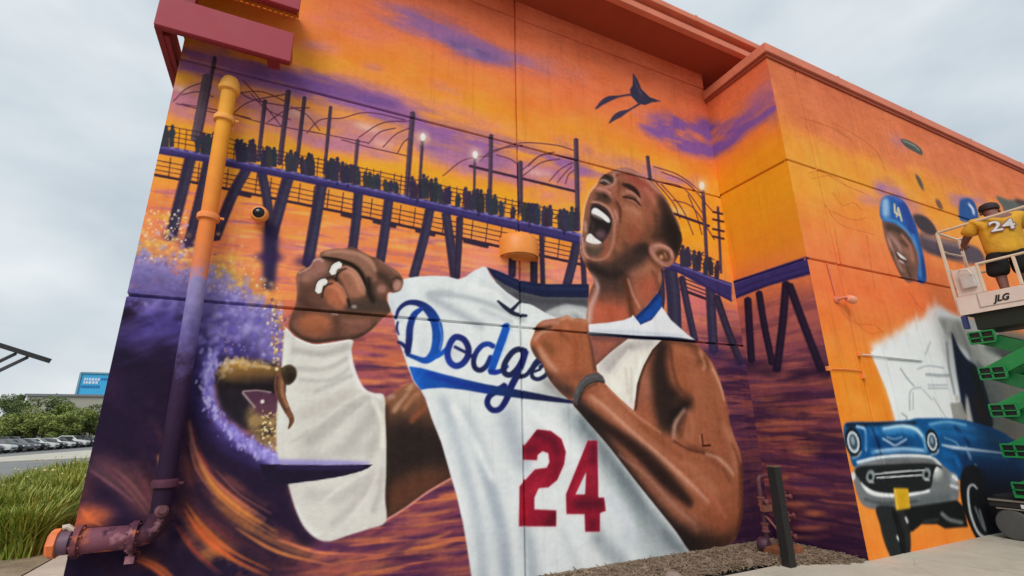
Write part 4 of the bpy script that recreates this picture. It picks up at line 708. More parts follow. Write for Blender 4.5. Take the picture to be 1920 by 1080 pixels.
def hands(c):
    # ---- right fist
    HR = [(994, 646), (1001, 625), (1005, 612), (1018, 601), (1042, 597), (1055, 594), (1064, 591), (1075, 597), (1090, 597), (1101, 603), (1104, 622), (1109, 642), (1114, 667), (1118, 700), (1096, 708), (1082, 724), (1073, 750), (1055, 740), (1036, 720), (1025, 703), (1016, 680), (1003, 668)]
    c.fill(HR, (174, 108, 78), .9, tag=HANDT, store='hr')
    for p, w, col, a, sf in (([(1015, 606), (1030, 604), (1048, 604)], 7, (206, 162, 150), .8, 2.5), ([(1003, 617), (1018, 617), (1034, 613)], [8, 7, 4], (62, 44, 36), .95, 1.6), ([(1002, 638), (1012, 626), (1026, 619), (1040, 619)], [5, 6, 6, 3], (210, 166, 148), .85, 1.8), ([(1050, 600), (1064, 594), (1074, 600)], 5, (218, 178, 158), .85, 1.8), ([(1078, 600), (1092, 600), (1098, 606)], 6, (200, 146, 118), .8, 2),
                         ([(1018, 640), (1030, 655), (1040, 662)], 12, (130, 86, 56), .8, 4), ([(1050, 622), (1062, 634), (1066, 644)], 8, (130, 78, 52), .8, 3), ([(1011, 650), (1020, 668), (1034, 686), (1046, 698)], [5, 9, 9, 6], (206, 160, 136), .9, 2.6), ([(998, 650), (1008, 672), (1020, 695), (1034, 712)], [6, 9, 10, 12], (74, 60, 56), .92, 2.6), ([(1062, 640), (1058, 670), (1054, 690)], 14, (184, 116, 84), .7, 5), ([(1078, 630), (1080, 665), (1078, 700)], 9, (154, 86, 58), .75, 4),
                         ([(1092, 630), (1096, 670), (1098, 700)], 10, (168, 104, 72), .7, 4), ([(1105, 622), (1111, 655), (1116, 695)], 8, (104, 70, 60), .88, 2.6), ([(1045, 708), (1075, 706), (1096, 704)], 16, (140, 86, 68), .8, 6), ([(1036, 720), (1058, 732), (1076, 738)], [16, 24, 18], (70, 56, 56), .92, 6), ([(1030, 702), (1044, 718)], 12, (94, 68, 62), .8, 5), ([(1060, 606), (1062, 620)], 8, (186, 124, 96), .7, 3), ([(1088, 608), (1090, 622)], 9, (190, 124, 92), .7, 3)):
        c.stroke(p, w, col, sf, alpha=a, clip='hr')
    c.fill([(1075, 746), (1083, 722), (1096, 707), (1110, 700), (1122, 701), (1133, 711), (1133, 718), (1118, 716), (1102, 723), (1091, 738), (1083, 759)], (84, 82, 82), 1, tag=BAND, store='bd')
    c.stroke([(1084, 757), (1092, 737), (1103, 723), (1119, 716), (1132, 718)], 4, (40, 36, 36), 1.2, alpha=.9, clip='bd'); c.stroke([(1080, 738), (1090, 718), (1108, 706), (1122, 706)], 3, (112, 110, 108), 1.4, alpha=.8, clip='bd'); c.stroke([(1084, 760), (1092, 740), (1104, 726), (1120, 718)], 3, (60, 44, 40), 1.5, alpha=.7)
    # ---- left fist with taped fingers
    HL = [(541, 612), (546, 590), (554, 572), (557, 545), (555, 520), (563, 507), (581, 499), (589, 486), (598, 483), (602, 473), (623, 467), (645, 466), (661, 463), (677, 471), (695, 480), (708, 484), (724, 495), (743, 507), (754, 520), (756, 532), (750, 545), (738, 549), (728, 548), (725, 562), (732, 583), (717, 597), (703, 612), (689, 624), (668, 636), (650, 636), (620, 640), (590, 643), (570, 638), (553, 627)]
    c.fill(HL, (116, 84, 72), .9, tag=HAND2, store='hl')
    K = dict(clip='hl')
    c.fill([(601, 478), (622, 469), (650, 469), (678, 474), (696, 486), (706, 505), (706, 525), (692, 530), (680, 512), (660, 498), (630, 488)], (152, 114, 98), 2, **K); c.stroke([(610, 472), (645, 471), (675, 477), (696, 490)], 4, (186, 142, 122), 2, alpha=.8, **K); c.stroke([(696, 500), (700, 520)], 10, (150, 106, 92), 4, alpha=.8, **K)
    c.stroke([(604, 484), (636, 490), (664, 500), (680, 518), (688, 545)], [7, 9, 10, 9, 8], (60, 48, 40), 2, alpha=.95, **K)
    c.fill([(562, 512), (582, 502), (590, 488), (600, 484), (616, 494), (612, 512), (590, 524), (570, 530)], (150, 112, 102), 3, **K); c.dot((598, 498), 9, 9, (174, 120, 112), 4, alpha=.8, **K); c.stroke([(588, 488), (598, 485), (606, 490)], 4, (216, 186, 182), 1.6, alpha=.8, **K)
    c.stroke([(558, 512), (557, 540), (556, 570)], 5, (170, 130, 116), 2.4, alpha=.8, **K); c.stroke([(572, 540), (570, 575), (575, 600)], 16, (96, 66, 58), 6, alpha=.7, **K)
    c.fill([(630, 505), (648, 499), (664, 505), (676, 522), (685, 542), (684, 556), (670, 563), (655, 556), (645, 535)], (162, 114, 94), 1.8, **K); c.stroke([(640, 505), (655, 508), (667, 525), (672, 545)], 7, (190, 134, 112), 3, alpha=.8, **K); c.stroke([(665, 510), (678, 530), (684, 552)], 2.5, (196, 152, 134), 1.2, alpha=.7, **K); c.stroke([(660, 560), (672, 562), (684, 556)], 6, (100, 74, 62), 2.5, alpha=.8, **K)
    c.stroke([(628, 520), (640, 545), (650, 572)], [5, 8, 7], (62, 50, 40), 2, alpha=.95, **K)
    c.fill([(604, 545), (612, 530), (626, 526), (640, 537), (650, 558), (651, 575), (642, 584), (622, 578), (608, 562)], (166, 108, 84), 1.8, **K); c.dot((630, 556), 11, 15, (190, 116, 86), 5, -.4, alpha=.8, **K); c.stroke([(622, 580), (640, 584), (651, 574)], 5, (104, 76, 68), 2.2, alpha=.85, **K); c.stroke([(606, 556), (612, 570), (624, 580)], 5, (112, 78, 68), 2.5, alpha=.8, **K)
    c.stroke([(692, 522), (694, 545), (700, 565)], [10, 14, 16], (66, 56, 50), 3, alpha=.92, **K); c.fill([(655, 568), (690, 562), (726, 562), (732, 584), (690, 586), (650, 582)], (80, 68, 62), 3, alpha=.92, **K)
    c.stroke([(704, 488), (722, 500), (742, 512)], 9, (132, 98, 84), 3, alpha=.85, **K); c.stroke([(708, 512), (722, 522), (734, 535)], 12, (76, 62, 54), 3.5, alpha=.85, **K); c.dot((716, 542), 9, 8, (172, 132, 120), 2.6, alpha=.9, **K); c.dot((745, 535), 8, 10, (192, 152, 138), 2, .3, alpha=.95, **K); c.stroke([(736, 524), (744, 520), (752, 524)], 3, (62, 50, 44), 1.4, alpha=.8, **K); c.stroke([(733, 530), (735, 545)], 3, (66, 52, 46), 1.4, alpha=.8, **K)
    c.dot((590, 610), 34, 22, (166, 104, 76), 8, alpha=.95, **K); c.dot((665, 612), 30, 14, (136, 94, 82), 6, -.15, alpha=.85, **K); c.stroke([(628, 590), (632, 615), (628, 634)], 12, (98, 66, 58), 5, alpha=.75, **K); c.stroke([(645, 590), (690, 592), (720, 592)], 8, (110, 78, 58), 4, alpha=.8, **K)
    c.stroke([(545, 614), (562, 632), (590, 641), (630, 637), (665, 633), (692, 620), (706, 606)], [6, 8, 9, 8, 7, 5, 3], (66, 50, 44), 2.2, alpha=.9, **K); c.stroke([(555, 600), (552, 618)], 6, (140, 100, 96), 3, alpha=.7, **K)
    c.dot((664, 575), 5, 3.5, (158, 148, 142), 1.4); c.stroke([(622, 588), (634, 590)], 3, (176, 160, 158), 1.4, alpha=.8)
    # knuckle light and creases
    for p, w, col, a, sf in (([(606, 474), (640, 471), (672, 477), (694, 490), (704, 508)], [3, 6, 7, 7, 4], (188, 146, 126), .9, 1.8), ([(636, 503), (652, 504), (666, 516), (676, 536), (680, 552)], [4, 8, 9, 8, 4], (196, 142, 118), .85, 2.4), ([(612, 536), (624, 532), (638, 545), (645, 565)], [4, 8, 9, 5], (206, 134, 102), .85, 2.6), ([(648, 501), (664, 507), (677, 524), (686, 546)], 2, (220, 180, 162), .7, .8),
                             ([(628, 527), (642, 540), (650, 560), (652, 574)], 1.8, (222, 170, 146), .7, .8), ([(560, 512), (580, 502), (588, 490), (598, 485)], 3, (214, 178, 168), .8, 1.2), ([(566, 525), (585, 512), (604, 500)], 8, (168, 124, 112), .7, 3), ([(712, 488), (730, 500), (748, 514)], 5, (160, 122, 106), .8, 1.8), ([(604, 482), (634, 487), (660, 497), (676, 512), (686, 535)], [3, 5, 6, 5, 4], (44, 34, 30), .9, 1.2),
                             ([(652, 560), (655, 575)], 5, (40, 32, 30), .9, 1.4), ([(690, 520), (692, 548), (700, 566)], [5, 8, 8], (46, 38, 34), .9, 1.8), ([(568, 600), (590, 596), (615, 604)], 14, (184, 116, 84), .7, 5), ([(640, 600), (665, 604), (690, 602)], 8, (156, 110, 96), .7, 3), ([(560, 560), (580, 572), (600, 580)], 10, (84, 58, 52), .7, 4)):
        c.stroke(p, w, col, sf, alpha=a, clip='hl')
    c.stroke([(612, 522), (622, 520), (630, 524)], 5, (70, 52, 46), 1.4, alpha=.9, clip='hl')
    for pts in ([(638, 496), (628, 501), (623, 512)], [(611, 528), (601, 532), (597, 547)]):
        c.stroke(pts, 17, (52, 42, 40), 1, alpha=.8, clip='hl'); c.stroke(pts, 13, (230, 227, 222), .7, tag=TAPE, store='tp')
        c.stroke([(x-4.5, y-3.5) for x, y in pts], 3, (206, 200, 196), 1.6, alpha=.7, clip='tp'); c.stroke([(x+5, y+4) for x, y in pts], 3, (196, 190, 184), 1.6, alpha=.7, clip='tp')
    c.stroke([(650, 503), (639, 508), (632, 516), (630, 528)], 3, (44, 36, 34), 1, alpha=.9, clip='hl'); c.stroke([(624, 531), (612, 535), (606, 545), (604, 558)], 3, (44, 36, 34), 1, alpha=.9, clip='hl')
    c.stroke([(646, 508), (660, 512), (670, 526), (676, 544)], [3, 6, 6, 3], (206, 154, 130), 1.8, alpha=.85, clip='hl'); c.stroke([(618, 540), (630, 540), (641, 554), (646, 570)], [3, 6, 6, 3], (214, 144, 112), 1.8, alpha=.85, clip='hl')

# ------------------------------------------------------------------ the other two walls
def paint_return(c):
    v = c.vv+0*c.uu
    c.rgb[:] = stops(v+(c.noise(.9, .5, 4)-.5)*.35, [(0, (62, 38, 70)), (.9, (96, 52, 66)), (1.8, (130, 72, 70)), (2.6, (150, 86, 92)), (3.3, (176, 100, 92)), (3.75, (226, 126, 72)), (4.3, (238, 140, 50)), (5.2, (242, 152, 42)), (5.8, (240, 146, 42)), (6.5, (222, 122, 70)), (7.6, (206, 106, 74))])
    sea = np.clip((3.6-v)/.25, 0, 1)
    water(c, 91, 0, 4, sea*np.clip((3.4-v)/2.2+.35, 0, 1), (60, 38, 66), (124, 66, 84), (184, 104, 84), .8)
    water(c, 131, 0, 4, np.clip((2.2-v)/.6, 0, 1)*np.clip(v/.9, .3, 1), (50, 32, 66), (112, 58, 76), (178, 100, 70), .7)
    dk = np.clip((.8-v)/.7, 0, 1)*.6; c.rgb += (np.array((40, 24, 52), np.float32)-c.rgb)*dk[..., None]
    nb = c.noise(.6, .2, 9, 4)*1.5
    c.fill([(1322, 232), (1345, 232), (1390, 215), (1430, 180), (1462, 170), (1462, 200), (1440, 222), (1400, 250), (1375, 275), (1340, 295), (1322, 292)], (128, 88, 150), 7, alpha=.95, noise=nb)
    c.fill([(1380, 205), (1420, 160), (1445, 130), (1460, 150), (1440, 190), (1400, 220)], (172, 108, 130), 9, alpha=.6, noise=nb)
    c.fill([(1445, 225), (1466, 205), (1466, 235), (1440, 250)], (186, 122, 110), 6, alpha=.7, noise=nb)
    for p, w in (([(1402, 560), (1405, 612), (1409, 678)], 14), ([(1423, 548), (1433, 610), (1448, 682)], 13), ([(1474, 530), (1467, 610), (1456, 696)], 15), ([(1480, 534), (1504, 600), (1540, 694)], 15), ([(1365, 560), (1375, 600), (1395, 680)], 10)):
        c.stroke(p, w, (44, 32, 52), .9, tag=PIER); c.stroke([(x+1, y) for x, y in p], w*.3, (62, 50, 74), 2, alpha=.7)
    c.fill([(1366, 530), (1440, 505), (1530, 475), (1530, 512), (1440, 536), (1366, 566)], (66, 56, 112), .8, curve=False, tag=PIER)
    c.stroke([(1366, 534), (1440, 508), (1525, 480)], 4, (108, 96, 164), 1.2, alpha=.75); c.stroke([(1366, 548), (1440, 522), (1525, 497)], 3, (52, 44, 90), 1, alpha=.7); c.stroke([(1366, 562), (1440, 534), (1525, 508)], 4, (46, 36, 72), 1, alpha=.8)
    for x, y, w in ((1409, 690, 22), (1448, 696, 26), (1540, 700, 24), (1500, 706, 26)): c.dot((x, y), w, 12, (42, 30, 56), 6, alpha=.7)
    for j in range(60):
        rr = np.random.RandomState(900+j); x = rr.uniform(1395, 1560); y = rr.uniform(690, 1020)
        c.stroke([(x-rr.uniform(15, 50), y+rr.uniform(-3, 5)), (x, y), (x+rr.uniform(15, 45), y+rr.uniform(-6, 4))], [1, rr.uniform(4, 9), 1], [(206, 128, 74), (66, 42, 88), (146, 76, 76), (48, 30, 64), (160, 86, 76), (98, 56, 88)][j % 6], 2.2, alpha=.6)

def paint_front(c):
    v = c.vv+0*c.uu
    wv = (c.noise(1.6, .8, 14)-.5)*.6
    c.rgb[:] = stops(v+wv*np.clip((v-3)/2, 0, 1), [(0, (232, 136, 62)), (2.2, (236, 138, 52)), (2.9, (232, 130, 66)), (3.5, (228, 120, 72)), (4.2, (230, 128, 78)), (4.8, (232, 142, 72)), (5.3, (234, 156, 66)), (5.9, (226, 148, 66)), (6.4, (212, 124, 80)), (7.5, (204, 114, 80)), (8, (202, 112, 80))])
    c.rgb += (c.noise(.4, .3, 19)-.5)[..., None]*14
    nb = c.noise(.7, .2, 21, 4)*1.5
    for q in ([(1605, 362), (1650, 372), (1652, 384), (1612, 376)], [(1640, 345), (1668, 335), (1710, 372), (1740, 395), (1700, 390), (1650, 372)], [(1700, 395), (1740, 410), (1770, 440), (1720, 425)], [(1780, 365), (1830, 372), (1860, 395), (1820, 392), (1785, 382)], [(1668, 255), (1690, 258), (1700, 280), (1680, 280)], [(1790, 360), (1850, 375), (1850, 390), (1800, 378)]):
        c.fill(q, (176, 122, 150), 6, alpha=.85, noise=nb)
    # chalk sketch lines
    for j, pts in enumerate(([(1515, 325), (1540, 322), (1580, 345), (1620, 362)], [(1520, 335), (1560, 330), (1590, 350)], [(1560, 360), (1580, 385), (1600, 380), (1618, 395)], [(1555, 395), (1600, 412), (1625, 408)], [(1545, 380), (1575, 420), (1640, 440)], [(1560, 230), (1590, 245), (1640, 280), (1660, 320)],
                             [(1500, 220), (1560, 240), (1600, 265)], [(1575, 580), (1600, 605), (1640, 610), (1660, 630)], [(1600, 600), (1630, 625), (1660, 620)], [(1565, 430), (1572, 470), (1580, 520)], [(1625, 440), (1632, 490), (1640, 540)], [(1700, 540), (1720, 570), (1740, 590)])):
        c.stroke(pts, 1.4, (150, 76, 48), .6, alpha=.45)
    # primed white field waiting for paint
    jag = c.noise(.08, .3, 23, 3)*1.2
    c.fill([(1632, 648), (1660, 635), (1690, 618), (1712, 600), (1730, 596), (1745, 578), (1760, 572), (1790, 590), (1860, 610), (1880, 640), (1880, 800), (1682, 800), (1668, 745), (1648, 690)], (228, 232, 234), 3.5, curve=False, tag=SKETCH, store='wh')
    c.fill([(1632, 660), (1690, 632), (1735, 605), (1770, 585), (1860, 620), (1880, 800), (1682, 798), (1662, 730)], (229, 233, 235), 1.5, curve=False, tag=SKETCH)
    for x, y, h in ((1700, 612, 26), (1718, 600, 30), (1740, 586, 40), (1752, 578, 44), (1680, 625, 20), (1660, 636, 16)): c.stroke([(x, y+20), (x+2, y-h*.5)], [9, 2], (226, 214, 208), 3, alpha=.8, tag=SKETCH)
    for pts, w in (([(1664, 674), (1700, 676), (1730, 678)], 3), ([(1688, 690), (1700, 708), (1714, 724)], 3), ([(1706, 770), (1706, 738), (1714, 728), (1728, 727)], 2.5), ([(1712, 768), (1712, 735)], 2), ([(1736, 702), (1760, 704), (1780, 704)], 6), ([(1740, 722), (1776, 722)], 2.5), ([(1740, 728), (1776, 728)], 2.5), ([(1720, 692), (1740, 686), (1770, 690)], 2.5), ([(1690, 775), (1700, 782), (1698, 790)], 3), ([(1750, 745), (1775, 785)], 1.6), ([(1730, 730), (1748, 750)], 1.8), ([(1775, 640), (1780, 690), (1790, 740)], 5), ([(1745, 640), (1735, 665)], 2)):
        c.stroke(pts, w, (140, 145, 148), 1, alpha=.7, clip='wh')
    c.fill([(1815, 600), (1990, 640), (1990, 860), (1890, 830), (1850, 800), (1835, 720)], (96, 100, 96), 6, curve=False, tag=SKETCH, alpha=.95)  # this fill and the next: grey paint plus painted-in shade behind the lift
    c.fill([(1860, 640), (1990, 660), (1990, 740), (1880, 700)], (62, 66, 62), 8, curve=False, tag=SKETCH, alpha=.8)
    # grey trousered figure on the field
    c.fill([(1758, 595), (1780, 598), (1830, 600), (1862, 605), (1878, 615), (1870, 622), (1850, 628), (1845, 655), (1880, 672), (1890, 690), (1845, 690), (1815, 660), (1790, 640), (1772, 625)], (158, 160, 154), 2.5, curve=False, tag=SKETCH)
    c.stroke([(1795, 605), (1810, 640), (1825, 680)], 6, (120, 120, 116), 3, alpha=.7); c.stroke([(1780, 600), (1776, 640)], 10, (190, 192, 190), 4, alpha=.8)
    c.fill([(1784, 624), (1797, 650), (1812, 672), (1830, 686), (1845, 720), (1862, 790), (1850, 812), (1810, 795), (1800, 740), (1792, 690)], (32, 40, 62), 1.5, tag=SKETCH, store='tr'); c.stroke([(1825, 690), (1840, 740), (1850, 790)], 14, (34, 40, 34), 5, alpha=.8, clip='tr'); c.stroke([(1830, 745), (1845, 790)], 16, (52, 38, 34), 5, alpha=.8, clip='tr')
    c.fill([(1781, 756), (1803, 754), (1812, 782), (1808, 792), (1788, 790)], (156, 154, 148), 1.2, curve=False, tag=SKETCH); c.dot((1794, 747), 4, 6, (200, 196, 190), 1); c.fill([(1812, 740), (1822, 780), (1824, 795), (1812, 792)], (214, 208, 200), 2)
    # small fish-like kites in the sky
    c.fill([(1688, 261), (1705, 264), (1726, 278), (1729, 291), (1712, 283), (1697, 274)], (84, 88, 84), 1, tag=BIRD); c.stroke([(1694, 264), (1712, 272), (1724, 282)], 2.4, (150, 152, 140), 1, alpha=.8)
    c.fill([(1716, 328), (1724, 332), (1731, 348), (1732, 358), (1724, 348)], (92, 84, 72), 1.2, tag=BIRD2); c.fill([(1754, 374), (1762, 376), (1768, 390), (1764, 393), (1757, 386)], (122, 84, 70), 1.2, tag=BIRD3)
    c.fill([(1868, 368), (1890, 374), (1920, 376), (1990, 380), (1990, 400), (1920, 402), (1885, 398), (1880, 388)], (96, 98, 94), 1.2, tag=BIRD4); c.stroke([(1905, 376), (1930, 384)], 7, (74, 52, 54), 2)
    # player face under a blue cap
    c.fill([(1655, 408), (1672, 412), (1700, 436), (1716, 462), (1724, 500), (1720, 522), (1704, 530), (1690, 518), (1678, 494), (1666, 466), (1657, 436)], (122, 88, 76), 1.2, tag=CAPFACE, store='fc')
    for p, w, col, sf in (([(1662, 425), (1685, 432), (1705, 455)], 12, (66, 54, 48), 3), ([(1690, 440), (1705, 460), (1712, 490)], 6, (176, 120, 100), 2), ([(1664, 445), (1676, 475), (1690, 508)], 4, (186, 146, 132), 1.4), ([(1700, 500), (1708, 520)], 5, (74, 54, 48), 1.6), ([(1668, 440), (1682, 456), (1690, 470)], 6, (176, 138, 128), 2.5), ([(1672, 470), (1680, 500), (1694, 520)], 7, (92, 72, 62), 3), ([(1696, 462), (1706, 480)], 9, (150, 106, 88), 3), ([(1678, 470), (1684, 496), (1696, 510)], 5, (140, 104, 92), 2), ([(1688, 450), (1702, 462)], 6, (92, 64, 52), 2), ([(1702, 500), (1712, 512)], 10, (104, 76, 64), 3)):
        c.stroke(p, w, col, sf, alpha=.85, clip='fc')
    c.stroke([(1680, 472), (1688, 482), (1700, 490)], [4, 9, 4], (62, 46, 44), 1.4, clip='fc'); c.stroke([(1682, 473), (1690, 481), (1699, 487)], [2, 5, 2], (226, 218, 210), 1, clip='fc'); c.stroke([(1686, 488), (1694, 493)], 3, (190, 176, 170), 1, clip='fc')
    c.fill([(1650, 388), (1654, 372), (1668, 366), (1684, 370), (1700, 384), (1710, 406), (1720, 430), (1730, 470), (1737, 527), (1720, 526), (1723, 490), (1716, 462), (1700, 436), (1678, 420), (1656, 414), (1650, 404)], (46, 92, 158), 1.1, tag=CAPT, store='cp')
    for p, w, col, sf in (([(1660, 374), (1661, 405)], 13, (168, 200, 222), 3), ([(1690, 380), (1704, 410), (1712, 440)], 14, (48, 68, 138), 4), ([(1656, 411), (1680, 416), (1702, 436), (1716, 462)], 5, (88, 148, 196), 1.6), ([(1712, 440), (1722, 480), (1726, 520)], 5, (84, 140, 196), 2), ([(1730, 480), (1734, 522)], 6, (40, 70, 136), 2), ([(1654, 370), (1672, 368), (1690, 378)], 4, (100, 110, 180), 1.6)):
        c.stroke(p, w, col, sf, alpha=.85, clip='cp')
    e = (222, 206, 160)
    c.stroke([(1677, 382), (1678, 399)], 3, e, .7, tag=LETTER); c.stroke([(1678, 399), (1688, 404)], 2.6, e, .7, tag=LETTER); c.stroke([(1684, 389), (1681, 407)], 2.6, e, .7, tag=LETTER); c.stroke([(1684, 389), (1691, 415)], 2.8, e, .7, tag=LETTER); c.stroke([(1682, 401), (1689, 405)], 2, e, .7, tag=LETTER)
    c.fill([(1712, 404), (1728, 403), (1744, 413), (1757, 434), (1750, 442), (1735, 438), (1720, 424)], (74, 64, 68), 1.4, tag=CAPFACE)
    c.fill([(1726, 436), (1750, 444), (1790, 452), (1835, 466), (1845, 496), (1795, 490), (1740, 474), (1726, 460)], (92, 78, 88), 2.5, tag=CAPFACE, store='am'); c.stroke([(1730, 442), (1765, 452), (1800, 460)], 5, (190, 150, 128), 2.5, alpha=.7, clip='am'); c.stroke([(1740, 470), (1790, 484)], 8, (62, 56, 66), 3, alpha=.8, clip='am')
    c.fill([(1799, 380), (1806, 372), (1822, 374), (1832, 392), (1834, 418), (1812, 416), (1799, 410)], (50, 84, 140), 1.2, tag=CAP2); c.stroke([(1816, 382), (1824, 392), (1826, 402)], 4, (206, 214, 226), 1.2)
    car(c)

def car(c):
    K = dict(tag=CAR)
    body = [(1583, 797), (1597, 791), (1640, 791), (1700, 788), (1724, 784), (1790, 785), (1830, 793), (1875, 808), (1915, 832), (1990, 860), (1990, 1020), (1900, 1030), (1862, 1015), (1850, 960), (1800, 900), (1700, 880), (1610, 880), (1592, 850), (1583, 825)]
    c.fill(body, (26, 84, 138), 1, store='car', **K)
    D = (22, 30, 46)
    for p, w, col, sf, a in (([(1588, 797), (1640, 795), (1716, 794)], 7, (28, 34, 50), 1.6, .9), ([(1606, 800), (1622, 806), (1624, 845)], 4, (150, 190, 222), 1.2, .8), ([(1632, 806), (1648, 812)], 12, (54, 118, 178), 4, .9), ([(1655, 806), (1690, 801), (1718, 806), (1732, 822), (1737, 845)], [8, 10, 9, 6, 4], (140, 192, 226), 2.4, .9),
                         ([(1640, 825), (1652, 840), (1700, 838)], 10, (24, 58, 112), 4, .8), ([(1660, 822), (1690, 838), (1710, 832)], 12, (26, 48, 84), 5, .7), ([(1634, 848), (1660, 846), (1700, 843), (1736, 847)], [5, 7, 7, 5], (140, 184, 218), 2, .9), ([(1634, 800), (1646, 830), (1652, 850)], 2.5, D, 1, .8), ([(1640, 855), (1700, 852), (1740, 854)], 4, (20, 30, 48), 1.4, .9),
                         ([(1745, 800), (1785, 796), (1830, 806)], 8, (70, 140, 190), 3, .8), ([(1760, 806), (1800, 815), (1860, 822)], 16, (24, 84, 138), 5, .7), ([(1800, 860), (1850, 880), (1910, 880)], 44, (20, 44, 80), 10, .8), ([(1830, 905), (1870, 922), (1960, 915)], 60, (14, 22, 44), 10, .92), ([(1850, 820), (1900, 845), (1960, 870)], 30, (22, 48, 74), 8, .7), ([(1860, 960), (1900, 970), (1980, 975)], 90, (14, 18, 30), 10, .95), ([(1790, 800), (1815, 830), (1812, 860)], 6, (18, 42, 80), 2.5, .8),
                         ([(1766, 834), (1784, 838), (1806, 841), (1850, 846), (1900, 852)], [3, 6, 6, 4, 2], (206, 216, 228), 1.2, .9), ([(1770, 820), (1790, 828), (1798, 836)], 2, (150, 180, 204), 1, .8), ([(1812, 838), (1820, 860)], 5, (150, 184, 214), 1.6, .7), ([(1828, 870), (1842, 892)], 3, (130, 164, 196), 1.2, .7), ([(1775, 870), (1782, 885), (1796, 890)], 10, (28, 96, 164), 4, .9), ([(1830, 815), (1880, 830), (1920, 845)], 8, (46, 104, 134), 4, .6)):
        c.stroke(p, w, col, sf, alpha=a, clip='car')
    c.stroke([(1655, 822), (1667, 829), (1678, 835), (1690, 829), (1700, 823)], 3, (196, 210, 220), .9); c.stroke([(1662, 819), (1677, 823), (1692, 819)], 2, (176, 190, 200), .9)
    for p, w, col, sf, a in (([(1656, 804), (1690, 799), (1716, 804), (1730, 818)], [3, 5, 5, 3], (206, 230, 244), 1.2, .9), ([(1660, 812), (1690, 808), (1714, 814)], 6, (70, 150, 206), 2.4, .8), ([(1606, 799), (1620, 803)], 4, (186, 216, 236), 1, .8), ([(1640, 846), (1690, 841), (1732, 844)], 3, (196, 222, 240), 1, .85), ([(1742, 796), (1775, 791), (1812, 797)], 4, (136, 190, 222), 1.4, .85), ([(1752, 812), (1790, 812), (1830, 822)], 7, (40, 116, 176), 2.6, .8), ([(1624, 812), (1626, 842)], 5, (34, 92, 150), 2, .8), ([(1646, 818), (1650, 838)], 5, (18, 46, 92), 2, .8), ([(1768, 850), (1790, 856), (1800, 876)], 8, (30, 104, 172), 2.6, .8), ([(1800, 846), (1840, 852), (1890, 860)], 4, (70, 120, 160), 1.6, .6)):
        c.stroke(p, w, col, sf, alpha=a, clip='car')
    # headlamps
    for x, y, rx, ry, an, CARL in ((1600, 829, 15, 29, -.18, CARLAMP), (1748, 828, 12, 24, -.15, LAMP2)):
        c.dot((x, y), rx, ry, (30, 36, 44), 1, an, **K); c.dot((x, y), rx*.74, ry*.72, (206, 218, 224), .8, an, tag=CARL); c.dot((x, y), rx*.52, ry*.54, (64, 78, 92), 1, an, tag=CARL); c.dot((x-1, y-3), rx*.25, ry*.3, (134, 150, 162), 1.4, an)
        c.stroke([(x-2, y+ry*1.02), (x+8, y+ry*.92), (x+rx, y+ry*.6)], 3, (196, 206, 212), 1, alpha=.8)
    # grille and bumper
    c.fill([(1603, 876), (1640, 862), (1700, 856), (1745, 858), (1770, 874), (1782, 892), (1740, 915), (1690, 920), (1630, 918), (1606, 900)], (120, 122, 124), 1, tag=CARCHROME, store='gr'); c.stroke([(1608, 868), (1650, 858), (1700, 855), (1745, 858), (1764, 872)], 5, (206, 212, 214), 1.4, tag=CARCHROME)
    c.stroke([(1662, 864), (1700, 866), (1750, 868)], 9, (92, 92, 94), 3, alpha=.8, clip='gr'); c.fill([(1607, 886), (1640, 876), (1700, 872), (1748, 872), (1760, 886), (1748, 906), (1700, 912), (1640, 914), (1614, 904)], (36, 38, 40), 1.2, tag=CARCHROME)
    for p, w in (([(1640, 889), (1690, 884), (1738, 881)], 2.6), ([(1644, 896), (1690, 893), (1740, 890)], 2.6)): c.stroke(p, w, (200, 204, 204), .8, tag=CARCHROME)
    for x, y in ((1632, 893), (1737, 889)): c.dot((x, y), 8, 12, (128, 136, 138), 1.2, .2); c.dot((x, y+1), 4, 6, (36, 40, 42), 1); c.stroke([(x-2, y+10), (x+6, y+11)], 3, (206, 210, 210), 1)
    c.fill([(1604, 880), (1640, 872), (1752, 870), (1764, 890), (1750, 922), (1700, 930), (1650, 930), (1616, 912)], (38, 40, 42), 1, tag=CARCHROME)
    for p, w in (([(1640, 889), (1690, 884), (1738, 881)], 2.6), ([(1644, 896), (1690, 893), (1740, 890)], 2.6)): c.stroke(p, w, (206, 210, 210), .8, tag=CARCHROME)
    for x, y in ((1632, 893), (1737, 889)): c.dot((x, y), 8, 12, (140, 148, 150), 1, .2); c.dot((x, y+1), 4, 6, (30, 34, 36), 1); c.stroke([(x-2, y+10), (x+6, y+11)], 3, (216, 220, 220), 1)
    c.fill([(1598, 888), (1606, 892), (1622, 912), (1650, 924), (1700, 925), (1742, 917), (1750, 890), (1757, 876), (1770, 882), (1786, 886), (1796, 896), (1798, 926), (1790, 940), (1742, 948), (1690, 955), (1640, 955), (1617, 946), (1606, 922)], (112, 116, 118), 1, tag=CARCHROME, store='bp')
    c.stroke([(1616, 904), (1630, 920), (1655, 927), (1700, 926), (1742, 919)], [7, 10, 10, 10, 8], (228, 232, 234), 1.6, clip='bp', tag=CARCHROME); c.dot((1757, 884), 9, 13, (206, 208, 206), 3, .3, clip='bp'); c.dot((1790, 896), 8, 8, (196, 202, 204), 3, clip='bp'); c.stroke([(1782, 910), (1797, 915)], 6, (212, 216, 218), 1.5, clip='bp'); c.stroke([(1640, 945), (1700, 945), (1780, 932)], 12, (84, 90, 94), 4, alpha=.8, clip='bp'); c.dot((1600, 893), 4, 8, (220, 216, 216), 1.6)
